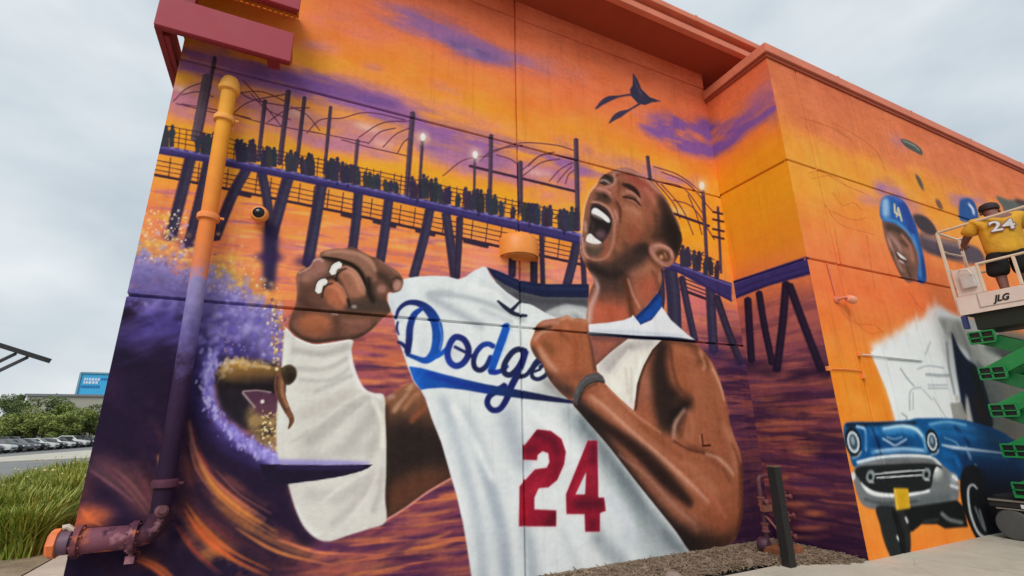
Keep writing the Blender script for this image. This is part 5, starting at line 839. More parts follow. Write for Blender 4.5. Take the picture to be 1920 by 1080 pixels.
    c.stroke([(1606, 866), (1650, 857), (1700, 853), (1746, 856)], 3, (240, 244, 246), .9, tag=CARCHROME); c.stroke([(1618, 906), (1634, 922), (1660, 928), (1700, 927), (1740, 920)], 4, (250, 252, 252), 1, clip='bp'); c.dot((1755, 879), 4, 6, (250, 250, 248), 1.4, .3, clip='bp'); c.stroke([(1620, 936), (1660, 944), (1720, 940)], 4, (60, 64, 68), 2, alpha=.8, clip='bp'); c.stroke([(1786, 892), (1795, 900)], 4, (240, 244, 246), 1, clip='bp')
    # underside and wheels
    c.fill([(1690, 953), (1795, 938), (1806, 950), (1815, 988), (1772, 991), (1757, 983), (1728, 983), (1712, 996), (1698, 1000)], (30, 32, 34), 1, curve=False, **K); c.stroke([(1765, 962), (1780, 974), (1805, 980)], 7, (110, 114, 114), 1.6); c.stroke([(1732, 978), (1760, 974)], 4, (64, 70, 70), 1.6)
    c.fill([(1644, 950), (1690, 954), (1704, 985), (1708, 1020), (1704, 1044), (1690, 1052), (1674, 1050), (1660, 1022), (1650, 985)], (44, 47, 48), 1, tag=CARWHEEL); c.stroke([(1676, 958), (1690, 1000), (1696, 1045)], 9, (28, 29, 30), 2.5); c.stroke([(1682, 1005), (1686, 1013)], 4, (216, 216, 214), 1); c.stroke([(1698, 970), (1702, 980)], 4, (206, 196, 192), 1)
    c.fill([(1800, 905), (1806, 880), (1822, 872), (1838, 880), (1850, 915), (1862, 960), (1866, 1000), (1856, 1016), (1836, 1016), (1818, 985), (1804, 945)], (26, 28, 32), 1, tag=WHEEL2)
    c.stroke([(1833, 917), (1824, 909), (1816, 916), (1816, 940), (1821, 967), (1832, 995), (1844, 1007), (1854, 1005)], [2, 4, 4, 4, 4, 4, 5, 3], (186, 190, 190), 1, tag=WHEEL2); c.stroke([(1828, 950), (1838, 975), (1845, 992)], 4, (96, 104, 106), 1.6); c.stroke([(1836, 955), (1844, 980), (1848, 996)], 3, (120, 126, 126), 1.4)
    c.fill([(1675, 915), (1703, 916), (1707, 953), (1680, 957)], (204, 160, 46), 1, curve=False, tag=PLATE); c.stroke([(1678, 918), (1683, 954)], 3, (222, 190, 96), 1, alpha=.8); c.stroke([(1690, 922), (1692, 948)], 12, (190, 148, 34), 3, alpha=.7)
# ------------------------------------------------------------------ ground
asphalt = K('asphalt', lin(128, 128, 126), .9, var=.16, scale=.35, bump=.4, bscale=30)
concrete = K('concrete', lin(192, 184, 168), .85, var=.12, scale=1.6, bump=.25, bscale=55)
def slab_tint(m):
    N, L = m.node_tree.nodes, m.node_tree.links; bs = N['Principled BSDF']; old = [l.from_socket for l in L if l.to_socket == bs.inputs['Base Color']][0]
    oi = N.new('ShaderNodeObjectInfo'); mr_ = N.new('ShaderNodeMapRange'); mr_.inputs[3].default_value = .86; mr_.inputs[4].default_value = 1.06; L.new(oi.outputs['Random'], mr_.inputs[0])
    g_ = [n for n in N if n.type == 'NEW_GEOMETRY'][0]; n_ = N.new('ShaderNodeTexNoise'); n_.inputs['Scale'].default_value = .9; n_.inputs['Detail'].default_value = 9; n_.inputs['Roughness'].default_value = .75; L.new(g_.outputs['Position'], n_.inputs[0])
    m2 = N.new('ShaderNodeMapRange'); m2.inputs[1].default_value = .52; m2.inputs[2].default_value = .7; m2.inputs[3].default_value = 1; m2.inputs[4].default_value = .72; L.new(n_.outputs[0], m2.inputs[0])
    v_ = N.new('ShaderNodeTexVoronoi'); v_.feature = 'DISTANCE_TO_EDGE'; v_.inputs['Scale'].default_value = .55; L.new(g_.outputs['Position'], v_.inputs[0]); m3 = N.new('ShaderNodeMapRange'); m3.inputs[1].default_value = 0; m3.inputs[2].default_value = .006; m3.inputs[3].default_value = .8; m3.inputs[4].default_value = 1; L.new(v_.outputs[0], m3.inputs[0])
    a = N.new('ShaderNodeMath'); a.operation = 'MULTIPLY'; L.new(mr_.outputs[0], a.inputs[0]); L.new(m2.outputs[0], a.inputs[1]); a2 = N.new('ShaderNodeMath'); a2.operation = 'MULTIPLY'; L.new(a.outputs[0], a2.inputs[0]); L.new(m3.outputs[0], a2.inputs[1])
    vm_ = N.new('ShaderNodeVectorMath'); vm_.operation = 'SCALE'; L.new(old, vm_.inputs[0]); L.new(a2.outputs[0], vm_.inputs[3]); L.new(vm_.outputs[0], bs.inputs['Base Color'])
slab_tint(concrete)
soil = K('mulch_soil', lin(98, 80, 64), .95, var=.35, scale=9, bump=.8, bscale=45, c2=lin(150, 132, 112))
g = MB().add([(-700, -500, -.06), (700, -500, -.06), (700, 1400, -.06), (-700, 1400, -.06)], [(0, 1, 2, 3)]).build('ground', asphalt); tag(g, kind='structure')
# walkway slabs in front of the building, each cast bay its own piece
walk = empty('pavement'); tag(walk, kind='structure')
slab = MB().box(0, 1.488, 0, 1.488, -.1, 0).build('slab', concrete, walk, bevel=.006); first = True
for i in range(-4, 12):
    for j in range(-3, 3):
        o = slab if first else slab.copy()
        if not first: col.objects.link(o)
        first = False
        o.location = (i*1.5-.82, j*1.5+.0-.08, 0.0008*((i*7+j*3) % 5))
for j in range(5):                                    # strip running back along the left end of the building
    o = slab.copy(); col.objects.link(o); o.location = (-2.62, 5.7+j*1.5, -.02); o.scale.x = .78
    
bed = MB()
edge = [(.0, 4.40), (2.2, 4.42), (3.6, 4.46), (4.6, 4.50), (4.97, 4.52), (5.33, 4.50), (5.58, 4.36), (5.98, 4.22), (6.3, 4.06), (6.64, 4.02)]
rr = random.Random(3); nx, ny = 150, 36; vs = []
for i in range(nx+1):
    x = 0+6.64*i/nx; y0 = float(np.interp(x, [p[0] for p in edge], [p[1] for p in edge]))+rr.uniform(-.02, .02)
    for j in range(ny+1):
        t = j/ny; y = y0+(5.295-y0)*t
        vs.append((x, y, .006+.016*min(1, t*5)+rr.uniform(0, .014)))
bed.add(vs, [(i*(ny+1)+j, (i+1)*(ny+1)+j, (i+1)*(ny+1)+j+1, i*(ny+1)+j+1) for i in range(nx) for j in range(ny)])
tag(bed.build('soil', soil), kind='structure')
chips = MB(); rr = random.Random(8)
for i in range(4200):
    x = rr.uniform(1.2, 6.6); y0 = float(np.interp(x, [p[0] for p in edge], [p[1] for p in edge])); y = y0-.03+(5.27-y0)*rr.random()**1.2
    a, t, L, w = rr.uniform(0, 6.28), rr.uniform(-.5, .5), rr.uniform(.015, .06), rr.uniform(.006, .016)
    d = Vector((math.cos(a)*math.cos(t), math.sin(a)*math.cos(t), math.sin(t)))*L; p = Vector((x, y, rr.uniform(.022, .045)-max(0, (y0+.06-y))*.25))
    chips.bar(p-d, p+d, w, .006)
wood = K('bark', lin(84, 66, 54), .9, var=.45, scale=14, c2=lin(142, 122, 102)); tag(chips.build('wood_chips', wood), 'brown bark chips scattered over the bed at the wall foot', 'mulch', kind='stuff')
rock = K('field_stone', lin(140, 122, 112), .85, var=.25, scale=9, bump=.5, bscale=30)
def stone(p, r, sd):
    me = bpy.data.meshes.new('stone'); bm = bmesh.new(); bmesh.ops.create_icosphere(bm, subdivisions=3, radius=1); q = random.Random(sd); ph = [q.uniform(0, 6) for _ in range(6)]
    for v in bm.verts:
        n = 1+.14*math.sin(3*v.co.x+ph[0])+.12*math.sin(4*v.co.y+ph[1])+.1*math.sin(5*v.co.z+ph[2])+.06*math.sin(9*v.co.x+ph[3]+7*v.co.y); v.co = Vector((v.co.x*1.25*n*r, v.co.y*n*r, v.co.z*.7*n*r))
    bm.to_mesh(me); bm.free(); me.materials.append(rock)
    for f in me.polygons: f.use_smooth = True
    o = link('stone', me); o.location = p; o.rotation_euler.z = q.uniform(0, 3); return o
for i, (px, py, r, lb) in enumerate(((1262, 1074, .075, 'pinkish grey stone lying below the elbow of the painted arm'), (1405, 1048, .045, 'small tan stone next to the tan pipe footing'))):
    q = onZ(px, py, .06); tag(stone((q.x, q.y, .03), r, i), lb, 'stone', 'stones in the bark bed')

# ------------------------------------------------------------------ mural walls
LW = .93            # white paint reads at this level under the overcast
def to_albedo(rgb):
    c = np.clip(rgb, 0, 255)/255; l = np.where(c <= .04045, c/12.92, ((c+.055)/1.055)**2.4)
    return np.clip(l/LW, 0, .86)
pm = bpy.data.materials.new('mural_paint'); pm.use_nodes = True; N, L = pm.node_tree.nodes, pm.node_tree.links; b = N['Principled BSDF']
at = N.new('ShaderNodeAttribute'); at.attribute_name = 'paint'; gg = N.new('ShaderNodeNewGeometry')
n1 = N.new('ShaderNodeTexNoise'); n1.inputs['Scale'].default_value = 2.3; n1.inputs['Detail'].default_value = 8; n1.inputs['Roughness'].default_value = .7; L.new(gg.outputs['Position'], n1.inputs[0])
mr = N.new('ShaderNodeMapRange'); mr.inputs[1].default_value = .3; mr.inputs[2].default_value = .7; mr.inputs[3].default_value = .93; mr.inputs[4].default_value = 1.05; L.new(n1.outputs[0], mr.inputs[0])
mpz = N.new('ShaderNodeMapping'); mpz.inputs['Scale'].default_value = (9, 9, .55); L.new(gg.outputs['Position'], mpz.inputs[0])
n4 = N.new('ShaderNodeTexNoise'); n4.inputs['Scale'].default_value = 1; n4.inputs['Detail'].default_value = 6; n4.inputs['Roughness'].default_value = .6; L.new(mpz.outputs[0], n4.inputs[0])
mr4 = N.new('ShaderNodeMapRange'); mr4.inputs[1].default_value = .56; mr4.inputs[2].default_value = .74; mr4.inputs[3].default_value = 1; mr4.inputs[4].default_value = .86; L.new(n4.outputs[0], mr4.inputs[0])
mu = N.new('ShaderNodeMath'); mu.operation = 'MULTIPLY'; L.new(mr.outputs[0], mu.inputs[0]); L.new(mr4.outputs[0], mu.inputs[1]); mr = mu
vm = N.new('ShaderNodeVectorMath'); vm.operation = 'SCALE'; L.new(at.outputs['Color'], vm.inputs[0]); L.new(mr.outputs[0], vm.inputs[3]); L.new(vm.outputs[0], b.inputs['Base Color'])
n2 = N.new('ShaderNodeTexNoise'); n2.inputs['Scale'].default_value = 75; n2.inputs['Detail'].default_value = 6; L.new(gg.outputs['Position'], n2.inputs[0])
n3 = N.new('ShaderNodeTexNoise'); n3.inputs['Scale'].default_value = 3.5; n3.inputs['Detail'].default_value = 3; L.new(gg.outputs['Position'], n3.inputs[0])
ad = N.new('ShaderNodeMath'); ad.operation = 'MULTIPLY_ADD'; ad.inputs[1].default_value = .35; L.new(n2.outputs[0], ad.inputs[0]); L.new(n3.outputs[0], ad.inputs[2])
bp = N.new('ShaderNodeBump'); bp.inputs['Strength'].default_value = .5; bp.inputs['Distance'].default_value = .014; L.new(ad.outputs[0], bp.inputs['Height']); L.new(bp.outputs[0], b.inputs['Normal'])
b.inputs['Roughness'].default_value = .7; b.inputs['Specular IOR Level'].default_value = .05

def axis_ticks(base, joints, hw=.014):
    t = [x for x in base if all(abs(x-j) > hw+.006 for j in joints)]
    for j in joints: t += [j-hw-.003, j-hw, j, j+hw, j+hw+.003]
    return np.array(sorted(t))
def sample(c, u, v):
    x = np.clip((u-c.u0)*c.ppm-.5, 0, c.W-1.001); y = np.clip((v-c.v0)*c.ppm-.5, 0, c.H-1.001)
    ix, iy = x.astype(int), y.astype(int); fx, fy = (x-ix)[:, None], (y-iy)[:, None]; A = c.rgb
    return (A[iy, ix]*(1-fx)+A[iy, ix+1]*fx)*(1-fy)+(A[iy+1, ix]*(1-fx)+A[iy+1, ix+1]*fx)*fy
def make_wall(c, us, vs, uj, vj, place, depth_dir, names, parent, extra=()):
    """grid of painted concrete; returns {motif: object}; background is cut into cast panels at the joints"""
    us = axis_ticks(us, uj); vs = axis_ticks(vs, vj); nu, nv = len(us), len(vs)
    UU, VV = np.meshgrid(us, vs); u, v = UU.ravel(), VV.ravel()
    dep = np.zeros(len(u))
    for j in uj: dep[np.abs(u-j) < .0145] = .05
    for j in vj: dep[np.abs(v-j) < .0145] = .05
    for (a0, a1, b0, b1) in extra: dep[(u >= a0) & (u <= a1) & (v >= b0) & (v <= b1)] = .03
    P = place(u, v)+np.outer(dep, depth_dir)
    colr = to_albedo(sample(c, u, v)).astype(np.float32)
    i, j = np.meshgrid(np.arange(nu-1), np.arange(nv-1)); a = (j*nu+i).ravel()
    F = np.stack([a, a+1, a+nu+1, a+nu], 1)
    cu = (us[i]+us[i+1]).ravel()/2; cv = (vs[j]+vs[j+1]).ravel()/2
    tg = c.tag[np.clip(((cv-c.v0)*c.ppm).astype(int), 0, c.H-1), np.clip(((cu-c.u0)*c.ppm).astype(int), 0, c.W-1)].astype(int)
    pid = np.searchsorted(np.sort(uj), cu)*20+np.searchsorted(np.sort(vj), cv)
    key = np.where(tg > 0, tg, 100+pid); out = {}
    for k in np.unique(key):
        f = F[key == k]; vi, inv = np.unique(f, return_inverse=True); inv = inv.reshape(-1, 4)
        nm = names.get(int(k), 'wall_panel')
        me = bpy.data.meshes.new(nm); me.vertices.add(len(vi)); me.vertices.foreach_set('co', P[vi].astype(np.float32).ravel())
        me.loops.add(inv.size); me.loops.foreach_set('vertex_index', inv.ravel().astype(np.int32)); me.polygons.add(len(inv))
        me.polygons.foreach_set('loop_start', np.arange(0, inv.size, 4, dtype=np.int32)); me.update(calc_edges=True)
        at_ = me.attributes.new('paint', 'FLOAT_COLOR', 'POINT'); at_.data.foreach_set('color', np.column_stack([colr[vi], np.ones(len(vi), np.float32)]).ravel())
        me.materials.append(pm); out[int(k)] = link(nm, me, parent)
    return out
NAMES = {PIER: 'painted_pier', WAVE: 'painted_wave', SURFER: 'painted_surfer', BOARD: 'painted_surfboard', BIRD: 'painted_bird', BIRD2: 'painted_bird', BIRD3: 'painted_bird', BIRD4: 'painted_bird', TEETH2: 'painted_teeth', SKIN: 'painted_man', HEADT: 'painted_head', TEETH: 'painted_teeth', HANDT: 'painted_hand', TAPE: 'painted_finger_tape', SLEEVE: 'painted_sleeve',
         TANK: 'painted_tank_top', BAND: 'painted_wristband', JERSEY: 'painted_jersey', LETTER: 'painted_lettering', NUMBER: 'painted_number', COLLAR: 'painted_collar', CAR: 'painted_car', CARLAMP: 'painted_headlamp', CARCHROME: 'painted_bumper', CARWHEEL: 'painted_wheel', PLATE: 'painted_licence_plate',
         HAND2: 'painted_hand', ARM2: 'painted_upper_arm', WHEEL2: 'painted_wheel', LAMP2: 'painted_headlamp', CAP2: 'painted_cap', FLAP: 'painted_collar_flap', CAPFACE: 'painted_player_face', CAPT: 'painted_cap', SKETCH: 'painted_sketch'}
bld = empty('mural_building'); tag(bld, 'orange concrete store building whose walls carry a sunset mural of a shouting man', 'building')
A = Canvas('main', XL, XC, 0, 8.2, 165); paint_main(A); grain(A, 500); A.tag[(A.tag == 0) & (A.masks['wave'] > .5)] = WAVE
B = Canvas('ret', FY, DY, 0, 7.6, 110); paint_return(B); grain(B, 520)
C = Canvas('front', XC, 17., 0, 7.6, 90); paint_front(C); grain(C, 540)
def spaced(wall, fixed, x0, x1, step, lo, hi):
    w = tr(wall, np.column_stack([np.arange(x0, x1+.1, step), np.full(len(np.arange(x0, x1+.1, step)), 560.)]))[:, 0]
    w = np.sort(w); w = w[(w > lo+.004) & (w < hi-.004)]; return np.concatenate([[lo], w, [hi]])
us = spaced('main', 560, 225, 1390, 1.55, XL, XC)
wa = make_wall(A, us, np.concatenate([np.arange(0, 8.12, .0094), [8.12]]), [2.64], [2.835, 5.49, 7.785], lambda u, v: np.column_stack([u, np.full(len(u), DY), v]), (0, 1, 0), NAMES, bld)
us = np.linspace(FY, DY, 120)
wb = make_wall(B, us, np.concatenate([np.arange(0, 7.52, .0135), [7.52]]), [], [3.91, 5.53], lambda u, v: np.column_stack([np.full(len(u), XC), u, v])[:, [0, 1, 2]], (1, 0, 0), {PIER: 'painted_pier'}, bld)
us = spaced('front', 560, 1528, 1990, 1.8, XC, 16.9)
fj = onY(1640, 800, FY).x
wc = make_wall(C, us, np.concatenate([np.arange(0, 7.52, .0135), [7.52]]), [fj], [3.91, 5.53], lambda u, v: np.column_stack([u, np.full(len(u), FY), v]), (0, 1, 0), NAMES, bld)
def sub(d, root, ks):
    for k in ks:
        if k in d: d[k].parent = d[root]
sub(wa, SKIN, (HEADT, TEETH, TEETH2, HANDT, HAND2, ARM2, TAPE, SLEEVE, TANK, BAND)); sub(wa, JERSEY, (LETTER, NUMBER, COLLAR, FLAP)); sub(wa, WAVE, (SURFER, BOARD)); sub(wc, CAR, (CARLAMP, LAMP2, CARCHROME, CARWHEEL, WHEEL2, PLATE)); sub(wc, CAPFACE, (CAPT, LETTER, CAP2))
for d, k, t in ((wa, SKIN, 'mural painting of a shouting man holding out his jersey'), (wa, HEADT, 'painted shaved head thrown back with the mouth wide open'), (wa, HANDT, 'painted fist with a wristband gripping the jersey'), (wa, HAND2, 'painted raised fist with two taped fingers'), (wa, SLEEVE, 'painted white compression sleeve on the raised arm'), (wa, JERSEY, 'painted white baseball jersey with blue script lettering'),
                (wa, LETTER, 'painted blue script lettering and underline swoosh'), (wa, NUMBER, 'painted crimson number 24'), (wa, PIER, 'painted purple pier with masts and people'), (wa, WAVE, 'painted dark purple breaking wave with lilac foam'), (wa, SURFER, 'painted crouching surfer in the wave'), (wa, BOARD, 'painted dark pointed surfboard'),
                (wa, BIRD, 'painted dark pelican in flight'), (wb, PIER, 'painted end of the pier turning the corner'), (wc, CAR, 'painted blue classic car with chrome bumper'), (wc, CAPFACE, 'painted smiling ball player'), (wc, CAPT, 'painted blue caps'), (wc, SKETCH, 'white primed field with unfinished sketch, shade painted into its grey end'), (wc, BIRD, 'painted grey fish-shaped kite under the coping'), (wc, BIRD4, 'painted grey bird behind the person')):
    if k in d: d[k]['label'] = t
orange = K('orange_trim', lin(212, 118, 88), .6, var=.13, scale=2.2, bump=.25, bscale=12)
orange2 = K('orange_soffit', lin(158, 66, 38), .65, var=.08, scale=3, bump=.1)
wallc = K('concrete_core', lin(200, 108, 78), .8, var=.08)
MB().box(XL+.002, XC-.004, DY+.07, 24, 0, 8.1).box(XC+.07, 18, FY+.07, 24.01, 0, 7.5).build('wall_core', wallc, bld)
# eaves of the tall block and coping of the low block
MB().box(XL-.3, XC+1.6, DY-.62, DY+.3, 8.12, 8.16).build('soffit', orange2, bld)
MB().box(XL-.3, XC+1.6, DY-.72, DY-.62, 8.10, 8.22).build('fascia', orange, bld, bevel=.01)
MB().box(XL-.3, XC+1.6, DY-.66, DY-.56, 8.225, 8.34).build('fascia_step', orange, bld, bevel=.01)
for i in range(4): MB().box(XL-.3+i*2.5, XL+2.194+i*2.5, DY-.76-.002*(i % 2), DY+.5, 8.345, 8.46).build('roof_edge', orange, bld, bevel=.012)
for i in range(3): MB().box(XL+2.17+i*2.5, XL+2.23+i*2.5, DY-.768, DY+.5, 8.340, 8.466).build('seam_cover', orange, bld, bevel=.004)
MB().box(XL-.2, XC+1.5, DY-.5, 24, 8.47, 8.5).build('roof', wallc, bld)
# sheet-metal coping in lapped lengths with seams
MB().prism([(XC-.06, DY-.003, 7.53), (XC-.06, 4.62, 7.53), (XC+.3, 4.62, 7.53), (XC+.3, DY-.003, 7.53)], (0, 0, .168)).build('coping', orange, bld, bevel=.012)
MB().prism([(XC-.062, 4.616, 7.53), (XC-.062, FY-.062, 7.53), (XC+1.9, FY-.062, 7.53), (XC+1.9, FY+.3, 7.53), (XC+.3, FY+.3, 7.53), (XC+.3, 4.616, 7.53)], (0, 0, .17)).build('coping', orange, bld, bevel=.012)
for i in range(4): MB().box(XC+1.905+i*2.4, XC+4.3+i*2.4, FY-.06-.001*(i % 2), FY+.3, 7.53, 7.698+.002*(i % 2)).build('coping', orange, bld, bevel=.012)
for i in range(5): MB().box(XC+1.88+i*2.4, XC+1.94+i*2.4, FY-.066, FY+.3, 7.522, 7.705).build('seam_cover', orange, bld, bevel=.004)
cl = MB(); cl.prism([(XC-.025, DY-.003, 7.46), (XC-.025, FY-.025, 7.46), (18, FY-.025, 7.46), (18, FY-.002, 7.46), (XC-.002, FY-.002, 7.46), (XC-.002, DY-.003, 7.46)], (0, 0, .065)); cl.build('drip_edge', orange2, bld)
MB().box(XC+.3, 17.9, FY+.3, 24.02, 7.51, 7.6).build('low_roof', wallc, bld)
# ------------------------------------------------------------------ fixtures on the wall
red = K('red_paint', lin(156, 46, 62), .6, var=.05, scale=3)
dred = K('dark_red_paint', lin(132, 36, 46), .6, var=.06, scale=3)
sh = empty('sunshade_frame', (-.9, 5.05, 5.4)); tag(sh, 'red metal sunshade frame wrapping the top left corner of the wall', 'sunshade')
def local(o, par):
    o.parent = par; o.matrix_parent_inverse = Matrix.Translation(-par.location); return o
local(MB().box(-1.54, -.325, 4.80, 4.84, 5.435, 5.81).build('front_band', red, None, bevel=.006), sh)
local(MB().box(-1.49, -.33, 4.842, 4.88, 5.438, 5.458).build('band_flange', dred), sh)
local(MB().box(-1.545, -1.49, 4.842, 7.6, 5.437, 5.808).build('side_beam', dred), sh)
local(MB().box(-1.488, -1.44, 4.95, 7.5, 5.445, 5.50).build('side_flange', dred), sh)
local(MB().box(-1.50, -.31, 4.80, 4.84, 6.145, 6.52).build('front_band', red, None, bevel=.006), sh)
local(MB().box(-1.49, -.33, 4.842, 4.9, 6.15, 6.17).build('band_flange', dred), sh)
local(MB().box(-1.545, -1.49, 4.842, 7.6, 6.147, 6.52).build('side_beam', dred), sh)
ribm = K('deck_yellow', lin(206, 140, 44), .55, var=.1, scale=5)
for z in (5.785, 6.47):
    local(MB().box(-1.49, -.335, 4.842, 5.285, z, z+.02).build('deck', ribm), sh)
    for k in range(19): local(MB().box(-1.47+k*.06, -1.445+k*.06, 4.90, 5.28, z-.022, z-.001).build('deck_rib', ribm), sh)
local(MB().box(-.55, -.43, 4.86, 5.0, 5.437, 5.452).build('bracket', dred), sh)
local(MB().box(-1.42, -1.28, 4.90, 5.0, 5.81, 6.14).build('post', dred), sh)

pipem = zmat('pipe_paint', [(.7, (44, 26, 46)), (1.5, (46, 28, 52)), (2.1, (56, 36, 66)), (2.45, (104, 92, 150)), (2.95, (150, 140, 188)), (3.12, (222, 128, 84)), (3.5, (236, 134, 66)), (4.6, (240, 160, 52)), (5.3, (242, 176, 76))], .7, 5.3)
ringm = zmat('ring_paint', [(.7, (66, 36, 56)), (1.5, (92, 52, 66)), (3.1, (226, 132, 84)), (3.5, (238, 140, 84)), (5.3, (244, 178, 84))], .7, 5.3)
hm = zmat('branch_paint', [(-1.5, (146, 82, 78)), (-1.32, (124, 70, 74)), (-1.2, (126, 76, 90)), (-.95, (92, 52, 66)), (-.8, (58, 34, 46)), (-.6, (50, 30, 42))], -1.5, -.5, 'X')
def mottle(m, cs, sc):
    """loose blotches of the mural's colours brushed over a pipe"""
    N, L = m.node_tree.nodes, m.node_tree.links; bs = N['Principled BSDF']; old = [l.from_socket for l in L if l.to_socket == bs.inputs['Base Color']][0]
    g_ = [n for n in N if n.type == 'NEW_GEOMETRY'][0]
    for i, c_ in enumerate(cs):
        mp_ = N.new('ShaderNodeMapping'); mp_.inputs['Location'].default_value = (3.1*i+1, 5.7*i, 2.3*i); n_ = N.new('ShaderNodeTexNoise'); n_.inputs['Scale'].default_value = sc; n_.inputs['Detail'].default_value = 5; L.new(g_.outputs['Position'], mp_.inputs[0]); L.new(mp_.outputs[0], n_.inputs[0])
        r_ = N.new('ShaderNodeMapRange'); r_.inputs[1].default_value = .55; r_.inputs[2].default_value = .66; L.new(n_.outputs[0], r_.inputs[0]); x_ = N.new('ShaderNodeMix'); x_.data_type = 'RGBA'; L.new(r_.outputs[0], x_.inputs['Factor']); L.new(old, x_.inputs[6]); x_.inputs[7].default_value = lin(*c_); old = x_.outputs[2]
    L.new(old, bs.inputs['Base Color'])
mottle(hm, ((182, 100, 68), (60, 36, 54), (166, 116, 126)), 6)
for m_ in (pipem, ringm, hm): m_.node_tree.nodes['Principled BSDF'].inputs['Specular IOR Level'].default_value = .12
PX, PY, HZ = -.82, 5.14, .81; PT = -.885           # the riser stands a little out of plumb
def rx(z): return PX+(PT-PX)*(z-1)/4.2
sp = empty('standpipe', (PX, PY, 0)); tag(sp, 'tall fire standpipe on the wall, painted yellow at the top and purple below', 'pipe')
local(MB().tube([(PX, PY, .96), (rx(3), PY, 3), (PT, PY, 5.16)], .072, 20, cap=False).build('riser', pipem, None, True), sp)
local(MB().lathe([(.075, 5.1), (.10, 5.11), (.105, 5.15), (.095, 5.17), (.09, 5.22), (.07, 5.27), (.03, 5.29), (0, 5.295)], (PT, PY, 0)).tube([(PT, PY-.02, 5.19), (PT, DY, 5.19)], .05).build('cap', ringm, None, True), sp)
for z in (4.76, 3.64, 1.2):
    X_ = rx(z); local(MB().lathe([(.074, z-.03), (.098, z-.025), (.1, z+.02), (.09, z+.035), (.074, z+.04)], (X_, PY, 0)).box(X_-.03, X_+.03, PY+.07, DY, z-.02, z+.02).tube([(X_+.1, PY-.02, z), (X_+.135, PY-.02, z)], .014, 8).build('clamp_ring', ringm, None, True), sp)
arc = [(PX-.13+.13*math.cos(t), PY, HZ+.13-.13*math.sin(t)) for t in np.linspace(0, math.pi/2, 8)]
local(MB().tube([(PX, PY, .98)]+arc+[(PX-.17, PY, HZ)], .08, 18).build('elbow', hm, None, True), sp)
local(MB().tube([(PX-.15, PY, HZ), (-1.35, PY, HZ)], .09, 20).build('branch_pipe', hm, None, True), sp)
for x, r, w in ((-.965, .12, .045), (-1.318, .12, .034)):
    local(MB().lathe([(.09, -w/2), (r, -w/2), (r, w/2), (.09, w/2)], (x, PY, HZ), (1, 0, 0)).build('flange', hm, None, True), sp)
    for k in range(8):
        a = k*math.pi/4+.3; yy, zz = PY+math.cos(a)*(r-.02), HZ+math.sin(a)*(r-.02); local(MB().tube([(x-w/2-.016, yy, zz), (x+w/2+.016, yy, zz)], .011, 6).build('bolt', hm), sp)
local(MB().lathe([(.085, -.05), (.086, .02), (.07, .03)], (-1.385, PY, HZ), (1, 0, 0)).build('valve_neck', K('valve_violet', lin(104, 76, 92), .5), None, True), sp)
local(MB().lathe([(.04, -.035), (.09, -.03), (.104, -.012), (.106, .025), (.085, .03)], (-1.462, PY, HZ), (1, 0, 0), 8).build('end_cap', K('cap_orange', lin(226, 118, 62), .5, var=.2, scale=12), None), sp)
local(MB().tube([(-1.36, PY, HZ+.08), (-1.40, PY-.01, HZ+.115), (-1.43, PY-.02, HZ+.11)], .02, 8).build('hinge_lug', K('lug_cream', lin(206, 186, 170), .6), None, True), sp)
local(MB().lathe([(.045, 0), (.05, .04), (.03, .055), (.03, .08)], (PX+.01, PY-.04, .985), (.3, -1, .35)).build('valve_nut', K('nut_pink', lin(96, 54, 62), .6), None, True), sp)
local(MB().box(-.995, -.935, PY-.03, DY, .62, .675).box(-.98, -.95, PY-.02, PY+.02, .675, .72).build('bracket', hm), sp)

# eyeball security camera
orp = K('orange_housing', lin(232, 142, 62), .45, var=.08, scale=8)
q = onY(487, 402, 5.2); q.y = 5.2
sc_ = empty('security_camera', q); tag(sc_, 'small round security camera in an orange housing between the painted pilings', 'camera')
ax = (Vector((-.15, -.2, EYE+.3))-Vector((q.x, q.y, q.z))).normalized(); ax = (ax+Vector((-.25, -.45, .25))).normalized()
local(MB().lathe([(.03, -.085), (.06, -.07), (.082, -.03), (.088, 0), (.082, .035), (.07, .055), (.062, .058)], q, ax, 28).build('housing', orp, None, True), sc_)
local(MB().lathe([(.057, 0), (.057, .006), (.05, .008), (.044, -.004)], q+ax*.056, ax, 28).build('bezel', K('black_plastic', lin(24, 22, 24), .35, var=.1), None, True), sc_)
local(MB().lathe([(.05, 0), (.044, .008), (.026, .016), (0, .02)], q+ax*.058, ax, 24).build('lens', K('lens_glass', lin(12, 11, 14), .08, var=.05), None, True), sc_)
local(MB().lathe([(.06, 0), (.06, .06), (.045, .12)], (q.x, DY, q.z+.005), (0, -1, 0)).build('mount', orp, None, True), sc_)

# half-round wall lamp
a0, a1 = onY(941, 470, 5.18), onY(1016, 478, 5.18); lx = (a0.x+a1.x)/2; lw = (a1.x-a0.x)/2-.02; zt, zb = 4.06, 3.76
wl_ = empty('wall_lamp', (lx, DY, zb)); tag(wl_, 'orange half-round wall lamp above the painted jersey collar', 'lamp')
def D(sx, dy, z): return [(lx+sx*math.sin(t), DY-dy*math.cos(t), z) for t in np.linspace(-math.pi/2, math.pi/2, 25)]
prof = [(lw*.80, .20, zt), (lw*.93, .235, zt-.035), (lw, .26, zt-.10), (lw*1.02, .268, zb+.05), (lw*1.0, .262, zb), (lw*.94, .24, zb+.01)]
vs = [p for w_, d_, z_ in prof for p in D(w_, d_, z_)]; n = 25
fs = [(i*n+k, i*n+k+1, (i+1)*n+k+1, (i+1)*n+k) for i in range(len(prof)-1) for k in range(n-1)]+[tuple(range(n))]
local(MB().add(vs, fs).build('shade', orp, None, True), wl_)
